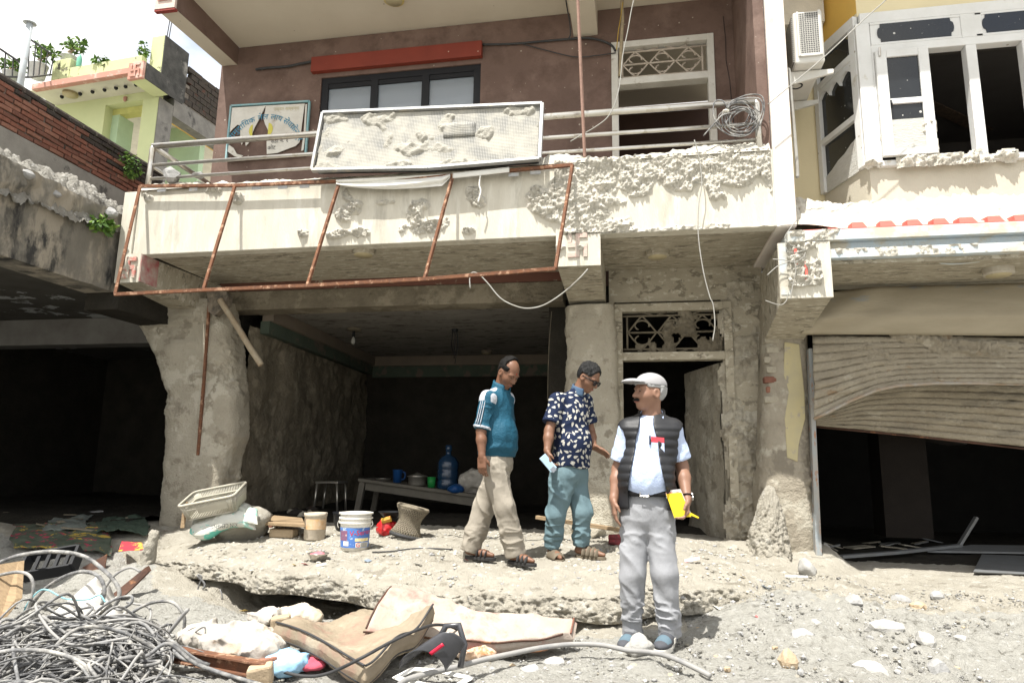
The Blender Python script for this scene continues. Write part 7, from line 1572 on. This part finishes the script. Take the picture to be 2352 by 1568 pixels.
# shoes
m_sole = mat('white_sole', (.62,.60,.55), None, 9, .7, .1); m_shoe = mat('grey_suede', (.075,.078,.088), (.06,.062,.07), 9, .85, .2, 90); m_shob = mat('blue_mesh', (.10,.15,.185), None, 9, .8, .2, 120)
for q in 'LR':
    an = J['an'+q]; ft = J['ft'+q]; f = nz(ft); s_ = V3(-f[1], f[0], 0); zg = an[2] - .09
    def shoe(P): return smax(U([cap(P, an + V3(0,0,-.02) - f*.02, V3(an[0],an[1],zg+.05) - f*.02, .045, .046), cap(P, V3(an[0],an[1],zg+.055), V3(an[0],an[1],zg+.045)+f*.10, .048, .044), ell(P, V3(an[0],an[1],zg+.042)+f*.15, (.075,.047,.030), np.array([f, s_, V3(0,0,1)]))], .03), (zg + .027) - P[:, 2], .004)
    fmx = lambda C_: np.where(((C_ - an)@f > .105) & ((C_ - an)@f < .175) & (C_[:, 2] > zg + .052), 1, 0)
    so = organic('shoe', shoe, V3(an[0],an[1],zg) - .22, V3(an[0],an[1],zg) + .26, .005, [m_shoe, m_shob], r3, fmx)
    sole_shape('sole', an, ft, zg, zg + .028, m_sole, so, .30, .052)
    sole_shape('tread', an, ft, zg - .008, zg - .001, m_dark, so, .29, .049)
    for k in range(4):
        p = V3(an[0], an[1], zg + .085 - k*.006) + f*(.045 + .022*k); B().tube([p - s_*.03 - V3(0,0,.010), p + V3(0,0,.008), p + s_*.03 - V3(0,0,.010)], .0035, 5).obj('lace', mat('purple_lace', (.16,.05,.16), None, 9, .7, 0) if 'purple_lace' not in MATS else MATS['purple_lace'], so, True)
    p = V3(an[0], an[1], zg + .05) + s_*.051*(1 if q == 'L' else -1)*(1); B().obox(p + f*.05, f*.018, s_*.002, V3(0,0,.014)).obj('side_patch', m_sole, so)
# wrist watch
wv = nz(J['wrL'] - J['elL']); wx = nz(np.cross(wv, (0,1,0))); wy = np.cross(wv, wx); wc = J['wrL'] - wv*.018
wt_ = B().tube([wc + wx*.033*math.cos(a) + wy*.033*math.sin(a) for a in np.linspace(0, 2*math.pi, 18)], .011, 6, flat=.35).obj('watch', m_dark, r3, True)
B().obox(wc + wx*.034, wx*.006, wv*.018, wy*.016).obj('dial', m_steel, wt_, bev=.003)
# folder held in the left hand
fo = root('yellow_folder', 'yellow folder and white papers held by the man in the cap', 'folder', tuple(A(1560,1185,Y3-.10)))
for k, (L, mt, nm, y) in enumerate([([(1522,1126),(1563,1123),(1588,1180),(1556,1192)], mat('white_paper', (.74,.73,.71), None, 6, .7, 0), 'paper_sheet', -.085), ([(1527,1131),(1560,1128),(1566,1150),(1540,1155)], mat('red_print', (.55,.12,.10), (.7,.65,.6), 30, .6, 0), 'printed_sheet', -.091), ([(1530,1134),(1565,1130),(1588,1186),(1549,1189)], mat('folder_yellow', (.75,.55,.03), None, 6, .6, 0), 'folder_cover', -.098)]):
    B().prism([A(u, v, Y3 + y) for u, v in L], (0, .003, 0)).obj(nm, mt, fo)
B().prism([A(u, v, Y3 - .095) for u, v in [(1586,1176),(1606,1187),(1604,1190),(1585,1182)]], (0,.003,0)).obj('folder_strap', MATS['folder_yellow'], fo)

# ---------------------------------------------------------------- man in track jacket
Y1 = 5.6
J = dict(pel=A(1141,1052,Y1), ch=A(1139,952,Y1), nk=A(1149,898,Y1), shR=A(1121,916,Y1-.15), shL=A(1163,918,Y1+.13),
    elR=A(1105,990,Y1-.20), wrR=A(1107,1048,Y1-.24), elL=A(1168,990,Y1+.2), wrL=A(1166,1046,Y1+.15), hpR=A(1134,1072,Y1-.07), hpL=A(1146,1072,Y1+.08),
    knR=A(1160,1165,Y1-.10), knL=A(1112,1163,Y1+.08), anR=A(1180,1262,Y1-.06), anL=A(1083,1251,Y1+.06), ftR=V3(.17,-.09,0), ftL=V3(.19,-.05,0), TF=frame((.88,-.47,.0)))
hF = frame((.74,-.46,-.72)); hc = A(1166,857,Y1-.04)
r1, hp = person('man in teal and white track jacket and beige trousers looking down', J, {'R': (V3(.05,-.03,-1), V3(.3,.9,0), V3(.9,-.3,0), .45), 'L': (dn, V3(-.3,-.9,0), V3(.9,-.3,0), .4)}, {'F': hF, 'c': hc}, m_skin[0])
m_teal2 = mat('teal_jacket', (.013,.078,.125), (.010,.064,.105), 7, .6, .55, 16, .2, bd=.03); m_wjk = mat('white_jacket_panel', (.44,.46,.50), None, 7, .6, .1, 90, .25)
m_bei = mat('beige_trousers', (.275,.248,.205), (.25,.225,.185), 5, .85, .25, 20, .12, bstretch=(1,1,.45), bd=.035)
TF = J['TF']
def torso1(P): return U([ell(P, J['ch'], (.115,.155,.19), TF), ell(P, (J['ch']+J['pel'])/2 + TF[0]*.035, (.135,.155,.17), TF), ell(P, J['pel'] + V3(0,0,.05), (.125,.158,.13), TF), cap(P, J['shL'], J['shR'], .058, .058), cap(P, J['nk'] + V3(0,0,-.005), J['ch'], .064, .10)], .05)
zh = A(1145,1049,Y1)[2]
def jacket1(P):
    d = torso1(P) - .012 - folds(P, 7, .005, 15, (1,1,.8)) - .008*np.exp(-((P[:,2]-zh-.07)/.03)**2)
    D = [d]
    for q in 'LR':
        ax = nz(J['el'+q] - J['sh'+q]); e = J['el'+q] - ax*.012
        sl = U([cap(P, J['sh'+q], J['el'+q], .064, .058)], .02) - folds(P, 9, .006, 18, (1,1,1.6)) - .010*np.exp(-(((P - e)@ax + .02)/.015)**2)
        D.append(smax(sl, (P - e)@ax, .008))
    d = U(D, .025); d = smax(d, zh - P[:, 2], .006)
    return smax(d, -cap(P, J['nk'] + V3(.01,0,.03), J['nk'] + V3(.07,-.03,.20), .064, .09), .006)
lo, hi = box_of(J['pel'], J['elL'], J['elR'], J['nk'], pad=.2)
pa, pb2 = J['sh' 'R'] + V3(.0,-.02,.04), J['nk'] + V3(-.05,-.02,-.01)
def jfm(C_):
    dist = lambda a, b, r: cap(C_, a, b, r, r)
    sx = nz(J['elR'] - J['shR']); al = (C_ - J['shR'])@sx
    back_ = -(C_ - J['nk'])@TF[0]
    yoke = (J['shR'][2] - .015 - .35*np.maximum(back_, 0)) - C_[:, 2]
    yoke = np.maximum(yoke, -back_ - .035)
    w1 = np.minimum(yoke, cap(C_, J['shR'] + V3(.085,-.05,.01), J['shR'] + V3(.075,-.07,-.26), .050, .026))
    arm = cap(C_, J['shR'] + sx*.05, J['elR'], .074, .074) < 0
    wc_ = (w1 < 0) & ~(arm & (al > .035)) & (cap(C_, J['nk'], J['nk'] + V3(0,0,.1), .085, .085) > 0); w2 = (al > .235) & (al < .252) & arm
    return np.where(wc_ | w2, 1, 0)
organic('track_jacket', jacket1, lo, hi, .0058, [m_teal2, m_wjk], r1, jfm)
sx = nz(J['elR'] - J['shR'])
for k in (-1, 0, 1):     # three sleeve stripes
    side = nz(V3(-.35,-.94,0)); tang = nz(np.cross(sx, side)); L = []
    for t in np.linspace(.02, .80, 10):
        a = k*.30; nrm = side*math.cos(a) + tang*math.sin(a); L.append(J['shR'] + (J['elR']-J['shR'])*t + nrm*(.0675 + .004*(t > .7)) )
    B().tube(L, .0058, 6, flat=.6).obj('sleeve_stripe', m_wjk, r1, True)
collar('jacket_collar', J['nk'] + V3(.005,0,.0), nz(V3(.15,-.05,1)), .084, .074, .085, .5, m_teal2, r1, TF, .010, .030)
trousers(r1, J, .055, .050, (V3(0,0,zh+.03), V3(0,0,1)), m_bei, (.102,.084,.082), .008, 41, (.118,.158))
organic('hair', lambda P: hair_sdf(P, hc, hF, .96, 'bald', 5), hc - .2, hc + .2, .0055, m_hairb, r1)
rock('forehead_mark', hp(.090,0,.052), .007, mat('red_mark', (.5,.04,.03)), 1, r1)
m_sand = mat('black_sandal', (.02,.02,.021), (.04,.038,.036), 9, .6, .2); m_sand2 = mat('brown_sandal', (.15,.125,.09), (.11,.09,.065), 9, .7, .2)
def sandals(r, J, mt, cover=.0):
    for q in 'LR':
        an = J['an'+q]; ft = J['ft'+q]; f = nz(ft); s_ = V3(-f[1], f[0], 0); zg = an[2] - .110
        sl_ = sole_shape('sandal', an, ft, zg, zg + .026, mt, r, .285, .052)
        for (x, w_) in ((.075,.022), (.115,.026), (.15,.022)) if not cover else ((.045,.05), (.085,.055), (.125,.055), (.155,.04)):
            L = [V3(an[0],an[1],zg+.022) + f*(x + .03*math.cos(a)*0) + s_*.050*math.cos(a) + V3(0,0,(.062 - .18*(x-.06))*math.sin(a)) for a in np.linspace(0, math.pi, 12)]
            B().tube(L, w_*.55, 8, flat=.25).obj('strap', mt, sl_, True)
sandals(r1, J, m_sand)

# ---------------------------------------------------------------- man in printed shirt
Y2 = 5.9
J = dict(pel=A(1309,1078,Y2), ch=A(1312,962,Y2), nk=A(1329,902,Y2), shR=A(1280,920,Y2-.12), shL=A(1342,922,Y2+.15),
    elR=A(1261,990,Y2-.20), wrR=A(1257,1036,Y2-.27), elL=A(1356,990,Y2+.20), wrL=A(1364,1026,Y2+.10), hpR=A(1292,1098,Y2-.07), hpL=A(1322,1098,Y2+.08),
    knR=A(1277,1182,Y2-.10), knL=A(1337,1178,Y2+.0), anR=A(1268,1254,Y2-.04), anL=A(1335,1250,Y2+.02), ftR=V3(.09,-.17,0), ftL=V3(.19,-.07,0), TF=frame((.80,-.60,.0)))
hF = frame((.84,-.36,-.66)); hc = A(1350,868,Y2-.03)
r2, hp = person('man in dark glasses and navy shirt with white leaf print', J, {'R': (V3(.25,-.1,-1), V3(.9,.3,.2), V3(.3,-.9,.3), .85), 'L': (V3(.9,-.15,-.45), V3(0,.3,-1), V3(.2,-.8,.5), .25)}, {'F': hF, 'c': hc}, m_skin[1])
TF = J['TF']
m_leafp = bpy.data.materials.new('navy_leaf_print'); m_leafp.use_nodes = True; _n = m_leafp.node_tree; _b = _n.nodes['Principled BSDF']; _b.inputs['Roughness'].default_value = .8; _b.inputs['Specular IOR Level'].default_value = .15
L_ = _n.links.new
_g = N(_n, 'ShaderNodeNewGeometry'); _v = N(_n, 'ShaderNodeTexVoronoi'); _v.inputs['Scale'].default_value = 19; _v.inputs['Randomness'].default_value = .75; L_(_g.outputs['Position'], _v.inputs['Vector'])
_s = N(_n, 'ShaderNodeVectorMath', operation='SUBTRACT'); _sc = N(_n, 'ShaderNodeVectorMath', operation='SCALE'); _sc.inputs['Scale'].default_value = 1.0
L_(_g.outputs['Position'], _s.inputs[0]); L_(_v.outputs['Position'], _s.inputs[1])
_ro = N(_n, 'ShaderNodeVectorRotate'); _ro.rotation_type = 'AXIS_ANGLE'; _ro.inputs['Axis'].default_value = (.25, -.95, .1)
_se = N(_n, 'ShaderNodeSeparateColor'); L_(_v.outputs['Color'], _se.inputs[0]); _mu = N(_n, 'ShaderNodeMath', operation='MULTIPLY'); _mu.inputs[1].default_value = 6.28; L_(_se.outputs[0], _mu.inputs[0])
L_(_s.outputs[0], _ro.inputs['Vector']); L_(_mu.outputs[0], _ro.inputs['Angle'])
_sp = N(_n, 'ShaderNodeSeparateXYZ'); L_(_ro.outputs[0], _sp.inputs[0])
_zt = N(_n, 'ShaderNodeMath', operation='MULTIPLY'); _zt.inputs[1].default_value = 1/.0205; L_(_sp.outputs[2], _zt.inputs[0])
_wd = N(_n, 'ShaderNodeMath', operation='MULTIPLY_ADD'); _wd.inputs[1].default_value = -.0062; _wd.inputs[2].default_value = .0092; L_(_zt.outputs[0], _wd.inputs[0])
_xw = N(_n, 'ShaderNodeMath', operation='DIVIDE'); L_(_sp.outputs[0], _xw.inputs[0]); L_(_wd.outputs[0], _xw.inputs[1])
_cv = N(_n, 'ShaderNodeCombineXYZ'); L_(_xw.outputs[0], _cv.inputs[0]); L_(_zt.outputs[0], _cv.inputs[2])
_ln = N(_n, 'ShaderNodeVectorMath', operation='LENGTH'); L_(_cv.outputs[0], _ln.inputs[0])
_lt = N(_n, 'ShaderNodeMath', operation='LESS_THAN'); _lt.inputs[1].default_value = .98; L_(_ln.outputs['Value'], _lt.inputs[0])
_mx = N(_n, 'ShaderNodeMix', data_type='RGBA'); _mx.inputs[6].default_value = (.011,.018,.045,1); _mx.inputs[7].default_value = (.42,.41,.37,1); L_(_lt.outputs[0], _mx.inputs[0]); L_(_mx.outputs[2], _b.inputs['Base Color'])
def torso2(P): return U([ell(P, J['ch'], (.125,.165,.20), TF), ell(P, (J['ch']+J['pel'])/2 + TF[0]*.03, (.145,.165,.19), TF), ell(P, J['pel'] + V3(0,0,.05), (.14,.170,.15), TF), cap(P, J['shL'], J['shR'], .060, .060), cap(P, J['nk'] + V3(0,0,-.005), J['ch'], .064, .10)], .05)
zh = A(1310,1073,Y2)[2]
def shirt2(P):
    d = torso2(P) - .012 - folds(P, 6, .006, 25, (1,1,.5)); D = [d]
    for q in 'LR':
        ax = nz(J['el'+q] - J['sh'+q]); e = J['sh'+q] + (J['el'+q] - J['sh'+q])*.74
        sl = cap(P, J['sh'+q], J['el'+q], .066, .082) - folds(P, 8, .005, 28, (1,1,.6)); D.append(smax(sl, (P - e)@ax, .006))
    d = U(D, .025); d = smax(d, zh + .012*np.sin(P[:,0]*30) - P[:, 2], .006)
    return smax(d, -cap(P, J['nk'] + V3(.01,0,.03), J['nk'] + V3(.08,-.03,.20), .062, .09), .006)
lo, hi = box_of(J['pel'], J['elL'], J['elR'], J['nk'], pad=.2)
organic('printed_shirt', shirt2, lo, hi, .006, m_leafp, r2)
collar('shirt_collar', J['nk'] + V3(.008,0,.0), nz(V3(.2,-.08,1)), .082, .070, .070, .4, mat('navy_collar', (.06,.10,.16), None, 9, .8, .1), r2, TF, .008, .030)
m_jog = mat('grey_teal_trousers', (.12,.18,.20), (.10,.155,.175), 5, .75, .25, 18, .15, bstretch=(1,1,.45), bd=.03)
trousers(r2, J, .012, .012, (V3(0,0,zh+.05), V3(0,0,1)), m_jog, (.106,.082,.058), .008, 51, (.13,.170))
organic('hair', lambda P: hair_sdf(P, hc, hF, .96, 'full', 8), hc - .2, hc + .2, .005, m_hairg, r2)
gl = B()
for sg in (-1, 1):
    gl.tube([hp(.108 - .004*abs(y), y, z) for y, z in [(.012*sg,.022),(.034*sg,.026),(.056*sg,.020),(.056*sg,-.004),(.045*sg,-.016),(.022*sg,-.016),(.012*sg,-.002),(.012*sg,.022)]], .0042, 6)
    gl.tube([hp(.100,.058*sg,.016), hp(.05,.080*sg,.014), hp(-.012,.086*sg,.008)], .0042, 6)
gl.tube([hp(.110,-.012,.016), hp(.113,0,.019), hp(.110,.012,.016)], .004, 6)
gls = gl.obj('glasses', m_dark, r2, True)
for sg in (-1, 1): B().prism([hp(.106, y, z) for y, z in [(.014*sg,.020),(.034*sg,.024),(.054*sg,.018),(.054*sg,-.003),(.044*sg,-.014),(.023*sg,-.014)]], hF[0]*.001).obj('lens', glass('spectacle_lens_%d' % sg, (.02,.02,.025), .05, .55), gls)
sandals(r2, J, m_sand2, 1)
ph = root('mobile_phone', 'pale blue phone in the hand of the man in the printed shirt', 'phone', tuple(A(1262,1066,Y2-.30)))
a, b_ = A(1243,1044,Y2-.31), A(1275,1082,Y2-.31); ax = nz(b_-a); sd_ = nz(np.cross(ax, (0,1,0))); nn_ = np.cross(ax, sd_)
B().obox((a+b_)/2, ax*.074, sd_*.032, nn_*.0045).obj('phone_body', mat('pale_blue_phone', (.30,.44,.56), (.40,.52,.62), 9, .3, 0, spec=.5), ph, bev=.006)
B().obox(b_ - ax*.02 - nz(nn_)*.006*np.sign(nn_[1]), ax*.020, sd_*.020, nn_*.002).obj('camera_bump', mat('phone_grey', (.2,.22,.25), None, 9, .3, 0), ph, bev=.003)
